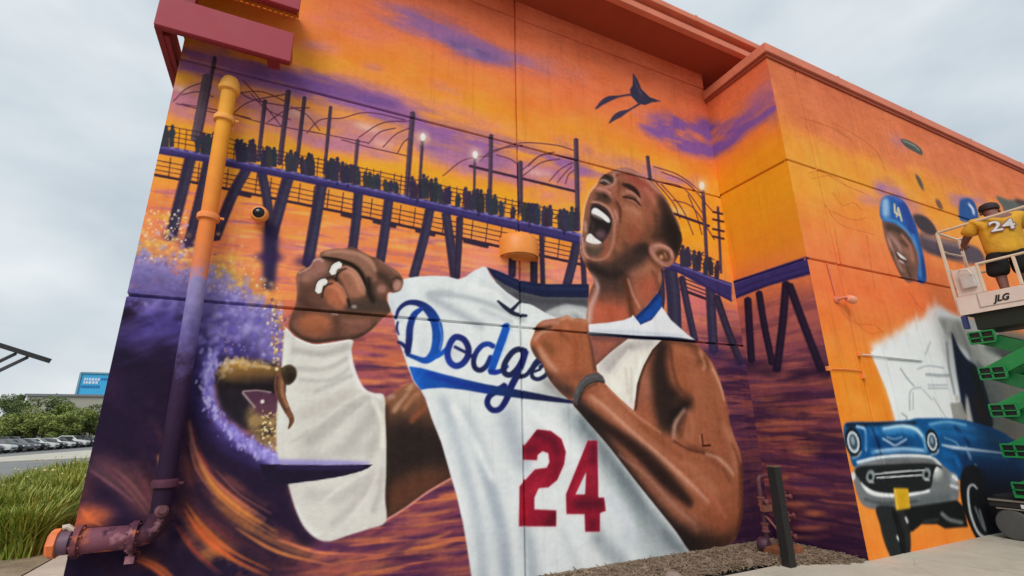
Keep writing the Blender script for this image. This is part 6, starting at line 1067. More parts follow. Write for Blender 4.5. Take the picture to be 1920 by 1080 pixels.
local(MB().add(D(lw*.93, .235, zb+.03)+D(lw*.9, .22, zb-.012), [(k, k+1, n+k+1, n+k) for k in range(n-1)]+[tuple(range(n, 2*n))]).build('diffuser', K('diffuser_orange', lin(214, 128, 62), .4), None, True), wl_)
local(MB().box(lx-.1, lx+.1, DY-.03, DY, zb-.03, zb+.02).build('back_plate', orp), wl_)

orange3 = K('orange_flush', lin(234, 138, 66), .6, var=.06, scale=3)
# stub fixture and conduits on the front wall
q = onY(1588, 560, FY-.1)
fx_ = empty('wall_fixture', (q.x, FY, q.z)); tag(fx_, 'small orange stub light on the front wall left of the white primed field', 'fixture')
local(MB().lathe([(.055, 0), (.055, .02), (.03, .03)], (q.x-.1, FY, q.z), (0, -1, 0)).build('base', orange), fx_)
local(MB().tube([(q.x-.1, FY-.02, q.z), (q.x-.06, FY-.1, q.z+.015), (q.x+.02, FY-.12, q.z)], .022, 10).build('arm', orange, None, True), fx_)
local(MB().lathe([(.0, -.08), (.045, -.06), (.06, 0), (.06, .05), (.05, .07)], (q.x+.05, FY-.12, q.z-.01), (.9, -.1, -.2)).build('head', K('fixture_salmon', lin(230, 150, 116), .5), None, True), fx_)
local(MB().tube([(q.x-.1, FY-.016, q.z+.05), (q.x-.14, FY-.016, q.z+.55)], .012, 8).build('conduit', orange, None, True), fx_)
def conduit(pts, r, lab, m=None, ends=(0, -1)):
    m = m or orange3
    P = [onY(x, y, FY-.02) for x, y in pts]; root = empty('wall_conduit', P[0]); tag(root, lab, 'conduit')
    local(MB().tube(P, r, 10).build('pipe', m, None, True), root)
    for p in [P[k] for k in ends]: local(MB().box(p.x-.03, p.x+.03, FY-.045, FY, p.z-.03, p.z+.03).build('box', orange3, None, bevel=.006), root)
conduit([(1553, 691), (1585, 692), (1616, 695), (1619, 706)], .009, 'thin orange conduit low on the front wall near its left corner')
conduit([(1611, 664), (1650, 668), (1728, 676)], .009, 'thin whitewashed conduit running right across the edge of the white primed field', K('conduit_white', lin(206, 206, 204), .6), (0,))

# black post
blk = K('black_post', lin(30, 28, 28), .5, var=.2)
po = empty('bollard', (5.6, 4.3, 0)); tag(po, 'square black metal post standing in the bed in front of the corner', 'bollard')
MB().box(-.055, .055, -.055, .055, 0, 1.1).build('post', blk, po, bevel=.005)
MB().box(-.058, .058, -.058, .058, 1.1, 1.118).build('cap', K('post_cap', lin(104, 84, 70), .6), po, bevel=.004)

# backflow pipework painted over in the mural's colours
bfm = zmat('valve_paint', [(0, (130, 72, 50)), (.12, (120, 66, 52)), (.2, (70, 40, 56)), (.55, (78, 44, 58)), (.8, (88, 48, 54)), (1.1, (96, 54, 56))], 0, 1.1)
bfl = K('valve_rose', lin(116, 66, 66), .55, var=.3, scale=18)  # dull rose paint on the couplings, test ports and cap nuts
bf = empty('backflow_valve', (6.1, 4.95, 0)); tag(bf, 'backflow pipe loop with valves in the corner, painted purple like the mural', 'pipework')
xa, xb, yb = 5.98, 6.42, 4.86
local(MB().tube([(xa, yb, 0), (xa, yb, .86)]+[(xa+.07-.07*math.cos(t), yb-.0, .86+.07*math.sin(t)) for t in np.linspace(.2, 1.57, 6)]+[(xb-.07, yb, .93)]+[(xb-.07+.07*math.sin(t), yb, .86+.07*math.cos(t)) for t in np.linspace(.2, 1.57, 6)]+[(xb, yb, 0)], .03, 12).build('pipe_loop', bfm, None, True), bf)
for x, z in ((xa, .62), (xa, .3), (xb, .66), (xb, .40), (xb, .16)):
    local(MB().lathe([(.032, -.06), (.052, -.055), (.052, -.035), (.042, -.03), (.042, .03), (.052, .035), (.052, .055), (.032, .06)], (x, yb, z), (0, 0, 1), 8).build('coupling', bfl, None, True), bf)
for x, z, d in ((xa, .62, (-.3, -1, .1)), (xb, .66, (.2, -1, 0)), (xb, .40, (.3, -1, .2)), (xb, .16, (-.2, -1, .1))):
    dv = Vector(d).normalized(); local(MB().tube([Vector((x, yb, z)), Vector((x, yb, z))+dv*.1], .022, 10).build('test_port', bfl, None, True), bf)
    local(MB().lathe([(.03, 0), (.034, .015), (.03, .03), (.012, .034)], Vector((x, yb, z))+dv*.09, dv, 8).build('cap_nut', bfl, None, True), bf)
local(MB().box(xa-.075, xa+.085, yb-.09, yb-.02, .50, .58).build('name_plate', K('plate_tan', lin(128, 78, 64), .6, var=.2, scale=20), None, bevel=.006), bf)
local(MB().lathe([(.07, 0), (.085, .02), (.085, .1), (.06, .13)], (xa-.13, yb+.02, .12), (.2, -1, 0), 16).tube([(xa-.13, yb, .12), (xa, yb, .16)], .025, 8).build('meter', K('meter_violet', lin(78, 48, 64), .5, var=.2, scale=15), None, True), bf)
tan = K('footing_tan', lin(138, 84, 56), .85, var=.25, scale=12, bump=.4)
ft = empty('pipe_footing', (6.0, 4.68, 0)); tag(ft, 'low tan block at the foot of the purple pipework', 'footing')
local(MB().box(5.80, 6.26, 4.55, 4.80, 0, .11).build('block', tan, None, bevel=.02), ft)
local(MB().tube([(5.98, 4.68, .1), (5.98, 4.68, .3), (5.98, 4.8, .42), (5.98, 4.86, .45)], .016, 8).build('drain_tube', K('tube_salmon', lin(128, 76, 70), .5), None, True), ft)

# ------------------------------------------------------------------ scissor lift
white = K('lift_white', lin(212, 200, 190), .45, var=.08, scale=5); cream = K('lift_cream', lin(214, 196, 172), .45, var=.08, scale=6); green = K('lift_green', lin(30, 128, 66), .4, var=.15, scale=5)
dgreen = K('lift_dark_green', lin(18, 88, 48), .45, var=.2); rub = K('tyre_grey', lin(78, 78, 76), .8, var=.15, scale=8); metal = K('lift_steel', lin(150, 148, 144), .35, .6); darkm = K('lift_black', lin(26, 26, 26), .5, var=.2); navy = K('lift_navy', lin(44, 56, 104), .5)
KX, LWD = 9.5, .78; Y0, Y1 = 3.60, 1.25          # far end by the wall, near end out of frame
lf = empty('scissor_lift', (KX+LWD/2, 2.4, 0)); tag(lf, 'green scissor lift with a raised white work platform parked against the wall', 'scissor lift')
ZF = 3.25
def P(n, mb, m, smooth=False, bevel=0): return local(mb.build(n, m, None, smooth, bevel), lf)
P('platform_floor', MB().box(KX+.03, KX+LWD-.03, Y1, Y0-.04, ZF-.02, ZF+.03), darkm)
P('side_panel', MB().box(KX, KX+.02, Y1, Y0-.03, 3.205, 3.495), white, bevel=.004)
P('side_panel', MB().box(KX+LWD-.02, KX+LWD, Y1, Y0-.03, 3.205, 3.495), white, bevel=.004)
P('end_panel', MB().box(KX+.025, KX+LWD-.025, Y0-.05, Y0-.03, 3.205, 3.45), white, bevel=.004)
def text_mesh(body, size, shear=0, extr=.002, off=0, align='LEFT'):
    tx = bpy.data.curves.new('t', 'FONT'); tx.body = body; tx.size = size; tx.shear = shear; tx.extrude = extr; tx.offset = off; tx.align_x = align
    to = bpy.data.objects.new('tmp', tx); col.objects.link(to); dg = bpy.context.evaluated_depsgraph_get(); me = bpy.data.meshes.new_from_object(to.evaluated_get(dg)); bpy.data.objects.remove(to); return me
me = text_mesh('JLG', .13, .35, .002, .005)
for v in me.vertices: v.co = Vector((KX-.004-v.co.z, 3.13-v.co.x*.85, 3.325+v.co.y))
me.materials.clear(); me.materials.append(darkm); o = link('lettering', me); local(o, lf); o['label'] = 'black italic JLG lettering on the white panel'
P('panel_lip', MB().box(KX-.008, KX-.001, Y1, 3.30, 3.275, 3.285).box(KX-.008, KX-.001, 3.30, 3.31, 3.275, 3.49), K('lip_beige', lin(160, 148, 138), .5))  # raised lip strip, a darker beige than the white panel
P('gate_panel', MB().box(KX+.003, KX+.018, 3.225, 3.53, 3.50, 3.93), white, bevel=.008)
P('control_box', MB().box(KX-.05, KX+.0, 3.26, 3.44, 3.60, 3.80), K('box_grey', lin(186, 182, 178), .5), bevel=.015)
P('control_handle', MB().tube([(KX-.05, 3.28, 3.80), (KX-.07, 3.30, 3.88), (KX-.07, 3.40, 3.90), (KX-.05, 3.44, 3.82)], .014, 8), white, True)
for y, zt_ in ((Y0-.02, 4.61), (1.9, 4.61), (Y1, 4.61)): P('post', MB().box(KX+.022, KX+.058, y-.02, y+.02, ZF, zt_), cream, bevel=.006)
for y in (3.205, 2.79): P('post', MB().box(KX-.002, KX+.034, y-.018, y+.018, 3.50, 3.94), cream, bevel=.006)
for y in (Y0-.02, Y1): P('post', MB().box(KX+LWD-.058, KX+LWD-.022, y-.02, y+.02, ZF, 4.61), cream, bevel=.006)
P('top_rail', MB().tube([(KX+.04, Y1, 4.62), (KX+.04, Y0-.05, 4.62), (KX+.05, Y0-.02, 4.62), (KX+.08, Y0-.01, 4.62), (KX+LWD-.04, Y0-.01, 4.62), (KX+LWD-.04, Y1, 4.62)], .021, 12), cream, True)
P('mid_rail', MB().tube([(KX+.016, Y1, 3.95), (KX+.016, 3.22, 3.95)], .02, 10), cream, True)
P('mid_rail', MB().tube([(KX+.05, Y0-.01, 3.97), (KX+LWD-.04, Y0-.01, 3.97), (KX+LWD-.04, Y1, 3.97)], .019, 10), cream, True)
P('mid_rail', MB().tube([(KX+.05, Y0-.01, 4.31), (KX+.25, Y0-.01, 4.29), (KX+LWD-.04, Y0-.01, 4.31)], .015, 10), cream, True)
P('tool_bag', MB().lathe([(.10, 0), (.12, .03), (.11, .2), (.09, .26)], (KX+.28, 3.42, ZF+.04)), K('bag_grey', lin(188, 184, 178), .8, var=.15, scale=10), True)
P('corner_guard', MB().box(KX-.02, KX+.06, Y0-.09, Y0-.03, 2.99, 3.19), navy, bevel=.008)
P('platform_frame', MB().box(KX+.06, KX+LWD-.06, Y1, Y0-.16, 2.96, 3.20), K('frame_black_green', lin(16, 34, 24), .5))
lev = [.62, 1.14, 1.70, 2.24, 2.78]
for i in range(4):
    za, zb_ = lev[i], lev[i+1]
    for ya, yb_ in ((3.46, 2.36), (2.30, 1.30)):
        for xx in (KX+.085, KX+LWD-.19):
            P('scissor_arm', MB().bar((xx, ya, za+.06), (xx, yb_, zb_+.06), .06, .19), green, bevel=.008)
            P('scissor_arm', MB().bar((xx+.075, ya, zb_+.06), (xx+.075, yb_, za+.06), .06, .19), K('lift_mid_green', lin(22, 104, 54), .4, var=.2, scale=7), bevel=.008)
            P('pivot_boss', MB().lathe([(.0, -.03), (.06, -.028), (.07, 0), (.07, .02)], (xx-.02, (ya+yb_)/2, (za+zb_)/2+.06), (1, 0, 0), 16), dgreen, True)
        P('pivot_pin', MB().tube([(KX+.03, (ya+yb_)/2, (za+zb_)/2+.06), (KX+LWD-.03, (ya+yb_)/2, (za+zb_)/2+.06)], .03, 12), metal, True)
for z in lev:
    P('end_bracket', MB().box(KX+.02, KX+.07, 3.26, 3.56, z+.135, z+.155).box(KX+.02, KX+.07, 3.26, 3.56, z+.045, z+.06).box(KX+.02, KX+.07, 3.26, 3.56, z-.035, z-.015).box(KX+.02, KX+.07, 3.545, 3.565, z-.015, z+.135).box(KX+.02, KX+.07, 3.40, 3.42, z-.015, z+.135).box(KX+.02, KX+.07, 3.25, 3.27, z-.015, z+.135), green)
    P('bracket_fill', MB().box(KX+.05, KX+.085, 3.27, 3.545, z-.015, z+.135), darkm)  # dark box added to fill the hollow bracket
    P('cross_tube', MB().tube([(KX+.06, 3.48, z+.05), (KX+LWD-.06, 3.48, z+.05)], .035, 10), dgreen, True)
YE = 3.90
P('chassis', MB().box(KX+.08, KX+LWD-.08, Y1, YE-.06, .22, .58), darkm, bevel=.02)
P('chassis_plate', MB().box(KX+.03, KX+.08, Y1, YE-.02, .42, .54), K('chassis_black', lin(38, 38, 36), .5), bevel=.01)
P('chassis_rail', MB().box(KX+.01, KX+.03, Y1, YE-.03, .505, .525), K('chassis_edge', lin(128, 120, 108), .5))
P('chassis_rail', MB().box(KX+.01, KX+.03, Y1, YE-.10, .40, .415), K('chassis_edge', lin(128, 120, 108), .5))
P('ladder_step', MB().box(KX-.02, KX+.01, 3.2, 3.55, .57, .60), green, bevel=.004)
for y in (3.66, 1.55):
    for xx in (KX+.0, KX+LWD-.17):
        wh = local(MB().lathe([(.12, 0), (.185, .005), (.2, .03), (.2, .12), (.185, .145), (.12, .15)], (xx, y, .2), (1, 0, 0), 32).build('wheel', rub, None, True), lf)
        rim = MB().lathe([(.03, -.012), (.07, -.006), (.118, 0), (.118, .02)], (xx, y, .2), (1, 0, 0), 24).build('rim', K('rim_dark', lin(44, 44, 44), .5), None, True); rim.parent = wh; rim.matrix_parent_inverse = Matrix.Translation(-lf.location)
P('data_plate', MB().box(KX+.004, KX+.012, 3.42, 3.52, .43, .48), K('plate_white', lin(214, 214, 210), .5))

# ------------------------------------------------------------------ painter on the platform
skinm = K('skin', lin(122, 78, 66), .55, var=.1, scale=8); shirt = K('shirt_yellow', lin(208, 154, 42), .85, var=.22, scale=6, bump=.9, bscale=9); shorts = K('shorts_black', lin(24, 22, 24), .85, var=.2); capm = K('cap_black', lin(40, 28, 30), .7, var=.2)
pe = empty('person', (9.74, 2.91, ZF+.03)); tag(pe, 'person in yellow shirt numbered 24 standing on the lift platform, seen from behind', 'person')
pe.scale = (1.2, 1.15, .95); pe.rotation_euler.z = math.radians(-58)              # faces local +Y: into the wall, back to the photographer
def skin_mesh(name, verts, edges, radii, m, sub=2):
    me = bpy.data.meshes.new(name); me.from_pydata([Vector(v) for v in verts], edges, []); o = bpy.data.objects.new(name, me); col.objects.link(o)
    md = o.modifiers.new('s', 'SKIN'); md.use_smooth_shade = True; sd = o.modifiers.new('d', 'SUBSURF'); sd.levels = sub; sd.render_levels = sub
    for i, r in enumerate(radii): me.skin_vertices[0].data[i].radius = r if isinstance(r, tuple) else (r, r)
    me.skin_vertices[0].data[0].use_root = True
    dg = bpy.context.evaluated_depsgraph_get(); dg.update(); nm = bpy.data.meshes.new_from_object(o.evaluated_get(dg)); bpy.data.objects.remove(o)
    nm.materials.clear(); nm.materials.append(m)
    for f in nm.polygons: f.use_smooth = True
    return link(name, nm, pe)
V = [(0, 0, .92), (0, .01, 1.08), (0, .0, 1.25), (0, -.01, 1.40), (0, .03, 1.48), (0, .08, 1.54), (0, .11, 1.60), (0, .12, 1.66),
     (-.10, 0, .88), (-.11, .03, .50), (-.12, -.02, .10), (-.12, .09, .04), (.10, 0, .88), (.11, .03, .50), (.12, -.02, .10), (.12, .09, .04),
     (-.19, 0, 1.41), (-.30, .10, 1.20), (-.30, .32, 1.16), (-.28, .40, 1.16), (.19, 0, 1.41), (.31, .10, 1.19), (.30, .30, 1.08), (.28, .38, 1.06)]
Ed = [(0, 1), (1, 2), (2, 3), (3, 4), (4, 5), (5, 6), (6, 7), (0, 8), (8, 9), (9, 10), (10, 11), (0, 12), (12, 13), (13, 14), (14, 15), (3, 16), (16, 17), (17, 18), (18, 19), (3, 20), (20, 21), (21, 22), (22, 23)]
Rd = [(.14, .11), (.14, .1), (.16, .11), (.15, .1), .055, .075, .088, .06, .085, .062, .04, .035, .085, .062, .04, .035, .065, .05, .038, .035, .065, .05, .038, .035]
skin_mesh('body', V, Ed, Rd, skinm)
fing = []
for sx, hx, hy, hz in ((-1, -.28, .40, 1.16), (1, .28, .38, 1.06)):
    for k in range(4): skin_mesh('finger', [(hx+sx*(-.03+.02*k), hy+.02, hz), (hx+sx*(-.03+.02*k), hy+.07, hz-.01), (hx+sx*(-.03+.02*k), hy+.085-.004*k, hz-.04)], [(0, 1), (1, 2)], [.009, .009, .008], skinm, 1)
    skin_mesh('thumb', [(hx-sx*.035, hy, hz+.01), (hx-sx*.055, hy+.035, hz+.005), (hx-sx*.05, hy+.06, hz-.01)], [(0, 1), (1, 2)], [.011, .01, .009], skinm, 1)
V = [(0, 0, .72), (0, .0, .96), (0, .0, 1.22), (0, -.012, 1.38), (0, .02, 1.46), (-.2, 0, 1.40), (-.30, .075, 1.22), (.2, 0, 1.40), (.31, .075, 1.21)]
sh_o = skin_mesh('shirt', V, [(0, 1), (1, 2), (2, 3), (3, 4), (3, 5), (5, 6), (3, 7), (7, 8)], [(.215, .165), (.215, .16), (.22, .15), (.2, .13), (.08, .075), .1, .1, .1, .1], shirt)
skin_mesh('shorts', [(0, 0, .88), (-.1, 0, .80), (-.13, .03, .44), (.1, 0, .80), (.13, .03, .44)], [(0, 1), (1, 2), (0, 3), (3, 4)], [(.14, .11), .12, .125, .12, .125], shorts)
cap = MB().lathe([(.101, 1.655), (.104, 1.70), (.092, 1.745), (.06, 1.772), (.0, 1.782)], (0, .105, -.03), (0, 0, 1), 24)
cap.v += []; cap.build('cap', capm, pe, True)
br = MB().prism([(-.08, .18, 1.65), (-.06, .27, 1.635), (0, .30, 1.63), (.06, .27, 1.635), (.08, .18, 1.65)], (0, 0, .012)); br.build('cap_brim', capm, pe)
for sx in (-1, 1): MB().lathe([(.012, -.012), (.026, -.006), (.026, .006), (.012, .012)], (sx*.09, .105, 1.585), (1, 0, 0), 12).build('ear', skinm, pe, True)
MB().lathe([(.02, 0), (.014, .02), (.0, .03)], (0, .195, 1.58), (0, 1, -.2), 10).build('nose', skinm, pe, True)
for n_, m_, off, dz in (('number_outline', K('number_purple', lin(120, 92, 108), .8), .014, 0), ('number', K('number_white', lin(212, 206, 206), .8), .004, .004)):
    me = text_mesh('24', .24, 0, .004, off, 'CENTER')
    for v in me.vertices: v.co = Vector((v.co.x, -.162-dz-v.co.z*.5+.42*v.co.x**2*1.2+max(0, v.co.y-.1)*.12, 1.16+v.co.y))
    me.materials.clear(); me.materials.append(m_); link(n_, me, pe)
# ------------------------------------------------------------------ left background: planting, lot, cars, trees, store, sign
rng = np.random.RandomState(11)
leafA = K('leaf_olive', lin(108, 124, 58), .7, var=.35, scale=1.2, c2=lin(140, 150, 78)); leafB = K('leaf_dark', lin(74, 92, 50), .7, var=.35, scale=1.2, c2=lin(104, 118, 66)); barkm = K('bark_grey', lin(92, 78, 66), .9, var=.3)
def leaf_mesh(name, pts, size, m, parent, seed, aspect=.5):
    r = np.random.RandomState(seed); n = len(pts); d = r.normal(size=(n, 3)); d /= np.linalg.norm(d, axis=1)[:, None]; e = np.cross(d, r.normal(size=(n, 3))); e /= np.linalg.norm(e, axis=1)[:, None]
    s = size*r.uniform(.6, 1.3, n)[:, None]; a, b_ = d*s, e*s*aspect
    V = np.stack([pts-a, pts+b_, pts+a, pts-b_], 1).reshape(-1, 3); me = bpy.data.meshes.new(name); me.from_pydata(V.tolist(), [], np.arange(4*n).reshape(-1, 4).tolist()); me.materials.append(m); return link(name, me, parent)
def tree(name, loc, h, rx, m, label, cat, grp, n=2600, size=.16, trunk=.25, seed=0, base=.25):
    r = np.random.RandomState(seed); root = empty(name, loc); tag(root, label, cat, grp); t = MB(); cl = []
    t.tube([(0, 0, 0), (r.uniform(-.1, .1), r.uniform(-.1, .1), h*.35), (r.uniform(-.3, .3)*rx*.4, 0, h*.75)], [trunk*.5, trunk*.35, trunk*.12], 8)
    for k in range(9):
        a = r.uniform(0, 6.28); rad = rx*r.uniform(.25, .8); z = h*r.uniform(base+.12, .86); p = Vector((math.cos(a)*rad, math.sin(a)*rad, z)); t.tube([(0, 0, h*r.uniform(.12, .4)), p*.6+Vector((0, 0, .1*h)), p], [trunk*.22, trunk*.12, .02], 5); cl.append((p, rx*r.uniform(.3, .5)))
    cl.append((Vector((0, 0, h*.86)), rx*.45)); cl.append((Vector((0, 0, h*.6)), rx*.5))
    t.build('trunk', barkm, root); pts = []
    for p, q in cl:
        k = n//len(cl); g_ = r.normal(size=(k, 3)); g_ /= np.linalg.norm(g_, axis=1)[:, None]; g_ *= (r.uniform(.25, 1, k)**.5)[:, None]*q; g_[:, 2] *= .75; pts.append(g_+np.array(p))
    pts = np.vstack(pts); pts = pts[pts[:, 2] > h*base*.6]
    leaf_mesh('crown', pts, size, m, root, seed+1); return root
def at(x, y, Yd): d = sight(x, y); return Vector((d[0]/d[1]*Yd, Yd, 0))
def hz(y, x, Yd): d = sight(x, y); return EYE+d[2]/d[1]*Yd
T = [(5, 742, 104, 3.2, leafB, 'dark olive round-topped tree at the left frame edge behind the parked cars'), (28, 752, 101, 2.6, leafB, 'dark olive tree second from the left frame edge'), (52, 766, 99, 2.8, leafA, 'light olive low tree left of the tall dark one'), (84, 743, 103, 3.0, leafB, 'tall dark green tree in the middle of the row behind the cars'),
     (70, 778, 97, 2.2, leafA, 'low light shrub below the tall dark tree'), (112, 756, 102, 2.4, leafA, 'light green tree below the blue billboard'), (128, 776, 98, 2.4, leafA, 'low rounded light tree right of the middle'), (150, 768, 100, 2.6, leafA, 'light olive tree second from the painted wall'), (172, 760, 101, 2.6, leafB, 'dark tree touching the painted wall edge'), (100, 782, 96, 2.0, leafA, 'low shrub in front of the trees, near the white cars'), (20, 782, 96, 2.2, leafA, 'low light shrub at the left behind the nearest cars')]
for i, (x, y, Yd, rx, m_, lb) in enumerate(T):
    p = at(x, 800, Yd); tree('tree', (p.x, p.y, -.06), hz(y, x, Yd)+.4, rx, m_, lb, 'tree', 'trees behind the parked cars', 3000, .17, .3, 40+i, .12)
for i, (x, y, lb) in enumerate(((24, 734, 'thin far tree above the roofline at the left'), (13, 746, 'far tree crown at the far left above the roofline'), (66, 737, 'small far crown above the grey roof, left one'), (89, 734, 'small far crown above the grey roof, right one'))):
    p = at(x, 800, 175); tree('far_tree', (p.x, p.y, 0), hz(y, x, 175)+.5, 2.4, leafB, lb, 'tree', 'far trees above the roofline', 700, .35, .4, 70+i, .55)
# store with billboard
stw = K('store_grey', lin(158, 156, 142), .85, var=.06, scale=.2); str_ = K('store_roof', lin(120, 122, 124), .8)
YS = 135; l, r_ = at(36, 800, YS).x, at(330, 800, YS).x; zt = hz(743, 110, YS)
st = empty('store_building', ((l+r_)/2, YS, 0)); tag(st, 'long grey flat-roofed building behind the trees', 'building')
local(MB().box(l, r_, YS, YS+30, 0, zt).build('wall', stw), st); local(MB().box(l-.4, r_+.4, YS-.4, YS+30, zt, zt+.45).build('roof_edge', str_), st)
for k in range(7): local(MB().box(l+3+k*5.2, l+5.2+k*5.2, YS-.06, YS, zt*.25, zt*.5).build('window', K('far_glass', lin(84, 96, 104), .25)), st)
b0, b1 = at(128, 800, YS+4), at(199, 800, YS+4); z0, z1 = zt+.4, hz(699, 160, YS+4)
bb = empty('billboard', ((b0.x+b1.x)/2, YS+4, zt)); tag(bb, 'bright blue billboard with small white lettering on the grey roof', 'billboard')
local(MB().box(b0.x, b1.x+2, YS+4, YS+4.5, z0, z1).build('panel', K('sign_blue', lin(58, 168, 216), .5, var=.06, scale=.5)), bb)
fr = MB(); 
for a, c_ in (((b0.x, z0), (b0.x, z1)), ((b1.x+2, z0), (b1.x+2, z1)), ((b0.x, z1), (b1.x+2, z1)), ((b0.x, z0), (b1.x+2, z0))): fr.bar((a[0], YS+3.9, a[1]), (c_[0], YS+3.9, c_[1]), .35, .35)
local(fr.build('frame', K('sign_frame', lin(120, 160, 176), .5)), bb)
W_ = b1.x-b0.x
for zf, x0, x1, mm in ((.72, .12, .52, 'sign_white'), (.58, .12, .52, 'sign_white'), (.40, .08, .55, 'sign_darkblue'), (.74, .58, .9, 'sign_darkblue')):
    x = b0.x+W_*x0
    while x < b0.x+W_*x1:
        w_ = rng.uniform(.25, .5); local(MB().box(x, x+w_, YS+3.93, YS+4.0, z0+(z1-z0)*zf-.28, z0+(z1-z0)*zf+.28).build('letter', K(mm, lin(206, 220, 240) if mm == 'sign_white' else lin(34, 110, 176), .5)), bb); x += w_+.14
# lot, kerb strip, road
kerbm = K('kerb_pale', lin(190, 184, 170), .9, var=.15, scale=.8)
k0 = [onZ(-60, 862, 0), onZ(0, 857, 0), onZ(165, 844, 0), onZ(230, 839.5, 0)]; k1 = [onZ(-60, 869, 0), onZ(0, 865.5, 0), onZ(165, 858, 0), onZ(230, 852, 0)]
kb = MB(); kb.add([(p.x, p.y, .0) for p in k0]+[(p.x, p.y, .0) for p in k1]+[(p.x, p.y, -.07) for p in k1], [(i, i+1, 5+i, 4+i) for i in range(3)]+[(4+i, 5+i, 9+i, 8+i) for i in range(3)])
tag(kb.build('kerb', kerbm), kind='structure')
# parked cars
def car_proto():
    ro = empty('parked_car'); tag(ro, 'x', 'car', 'cars parked in the lot')
    body = [(-2.2, .35), (-2.25, .62), (-2.1, .80), (-1.2, .92), (-.55, 1.38), (.75, 1.42), (1.5, 1.0), (2.1, .95), (2.22, .7), (2.2, .35)]
    b_ = MB(); n = len(body)
    for s in (-1, 1): b_.v += [(x, s*(.86 if z < 1 else .66), z) for x, z in body]
    b_.f += [tuple(range(n)), tuple(range(n, 2*n))[::-1]]+[(i, (i+1) % n, n+(i+1) % n, n+i) for i in range(n)]
    b_.build('body', K('car_paint_white', lin(212, 212, 210), .25, var=.03), ro, True, bevel=.04)
    MB().prism([(-1.13, -.775, .93), (-.58, -.68, 1.33), (-.58, .68, 1.33), (-1.13, .775, .93)], (-.03, 0, .03)).build('windscreen', K('car_glass', lin(30, 36, 42), .1), ro)
    for s in (-1, 1):
        MB().prism([(-.95, s*.80, .97), (-.5, s*.69, 1.32), (.7, s*.69, 1.34), (1.25, s*.80, 1.0)], (0, s*.03, 0)).build('side_window', K('car_glass', lin(30, 36, 42), .1), ro)
        for x in (-1.4, 1.35):
            w_ = MB().lathe([(.2, -.1), (.31, -.1), (.33, -.06), (.33, .06), (.31, .1), (.2, .1)], (x, s*.78, .33), (0, 1, 0), 18).build('wheel', K('tyre_black', lin(26, 26, 28), .8), ro, True); MB().lathe([(.05, -.105), (.2, -.1), (.2, .1), (.05, .105)], (x, s*.78, .33), (0, 1, 0), 14).build('rim', K('rim_silver', lin(150, 152, 154), .3, .6), w_, True)
        MB().box(-2.26, -2.1, s*.62-.16, s*.62+.16, .62, .76).build('headlamp', K('lamp_glass', lin(220, 222, 222), .2), ro)
    MB().box(-2.28, -2.2, -.5, .5, .42, .58).build('grille', K('grille_black', lin(30, 30, 32), .4), ro)
    return ro
proto = car_proto(); used = False
paints = {'white': (214, 214, 212), 'silver': (150, 154, 158), 'black': (34, 35, 38), 'grey': (92, 96, 100), 'dark blue': (44, 54, 72)}
order = ['silver', 'black', 'white', 'black', 'grey', 'black', 'white', 'black', 'white', 'black', 'white', 'black', 'black', 'grey']
cs = [onZ(-14, 853.5, 0), onZ(24, 851.5, 0)]; side = (onZ(165, 838, 0)-onZ(0, 850.5, 0)); side.z = 0
A0 = onZ(-20, 852.5, 0); ordn = ['nearest', 'second', 'third', 'fourth', 'fifth', 'sixth', 'seventh', 'eighth', 'ninth', 'tenth', 'eleventh', 'twelfth', 'thirteenth', 'fourteenth']
dirn = side.normalized()
for i, c_ in enumerate(order):
    o = proto if i == 0 else copy_tree(proto)
    p = A0+dirn*(i*2.75); o.location = (p.x-2.6, p.y, -.06); o.rotation_euler.z = math.atan2(dirn.y, dirn.x)+math.pi/2+math.pi*0+rng.uniform(-.05, .05)
    o.scale = (1, 1, rng.choice([1., 1.0, 1.18]))
    o['label'] = '%s car parked nose out, %s in the row from the left frame edge' % (c_, ordn[i])
    bo = [c for c in o.children if c.name.startswith('body')][0]; bo.data = bo.data.copy(); bo.data.materials[0] = K('car_paint_'+c_.replace(' ', '_'), lin(*paints[c_]), .25, var=.03)
for i in range(9):
    o = copy_tree(proto); p = A0+dirn*(i*3.1+6); o.location = (p.x-9.5, p.y+3, -.06); o.rotation_euler.z = math.atan2(dirn.y, dirn.x)+math.pi/2; c_ = ['black', 'grey', 'dark blue'][i % 3]
    o['label'] = '%s car half hidden in the back row of the lot, %s from the left' % (c_, ordn[i]); o['group'] = 'cars parked in the back row'
    bo = [c for c in o.children if c.name.startswith('body')][0]; bo.data = bo.data.copy(); bo.data.materials[0] = K('car_paint_'+c_.replace(' ', '_'), lin(*paints[c_]), .25, var=.03)
# carport canopy at the left edge
sm = K('carport_steel', lin(34, 38, 42), .5, var=.15)
cpt = empty('carport_canopy', (-12, 22, 0)); tag(cpt, 'dark steel canopy frame reaching in from the left frame edge', 'canopy')
pa, pb = onY(-260, 566, 22.), onY(91, 676, 22.)
dv = (pb-pa); 
local(MB().bar(pa, pb, .16, .36, up=(0, 1, 0)).build('edge_beam', sm), cpt)
for xq in (-150, -105, -60, -15, 30, 52):
    s_ = onY(xq, 676+(xq-91)*.3125+6, 22.); d_ = onY(xq-70, 676+(xq-91)*.3125+6+33, 19.5)
    local(MB().bar(s_, d_, .05, .10).build('rafter', sm), cpt)
local(MB().bar(onY(-250, 700, 19.6), onY(-10, 700, 19.6), .12, .18).build('purlin', sm), cpt)
pc = onY(-200, 640, 21.); local(MB().box(pc.x-.15, pc.x+.15, 20.85, 21.15, -.06, pc.z).build('column', sm), cpt)
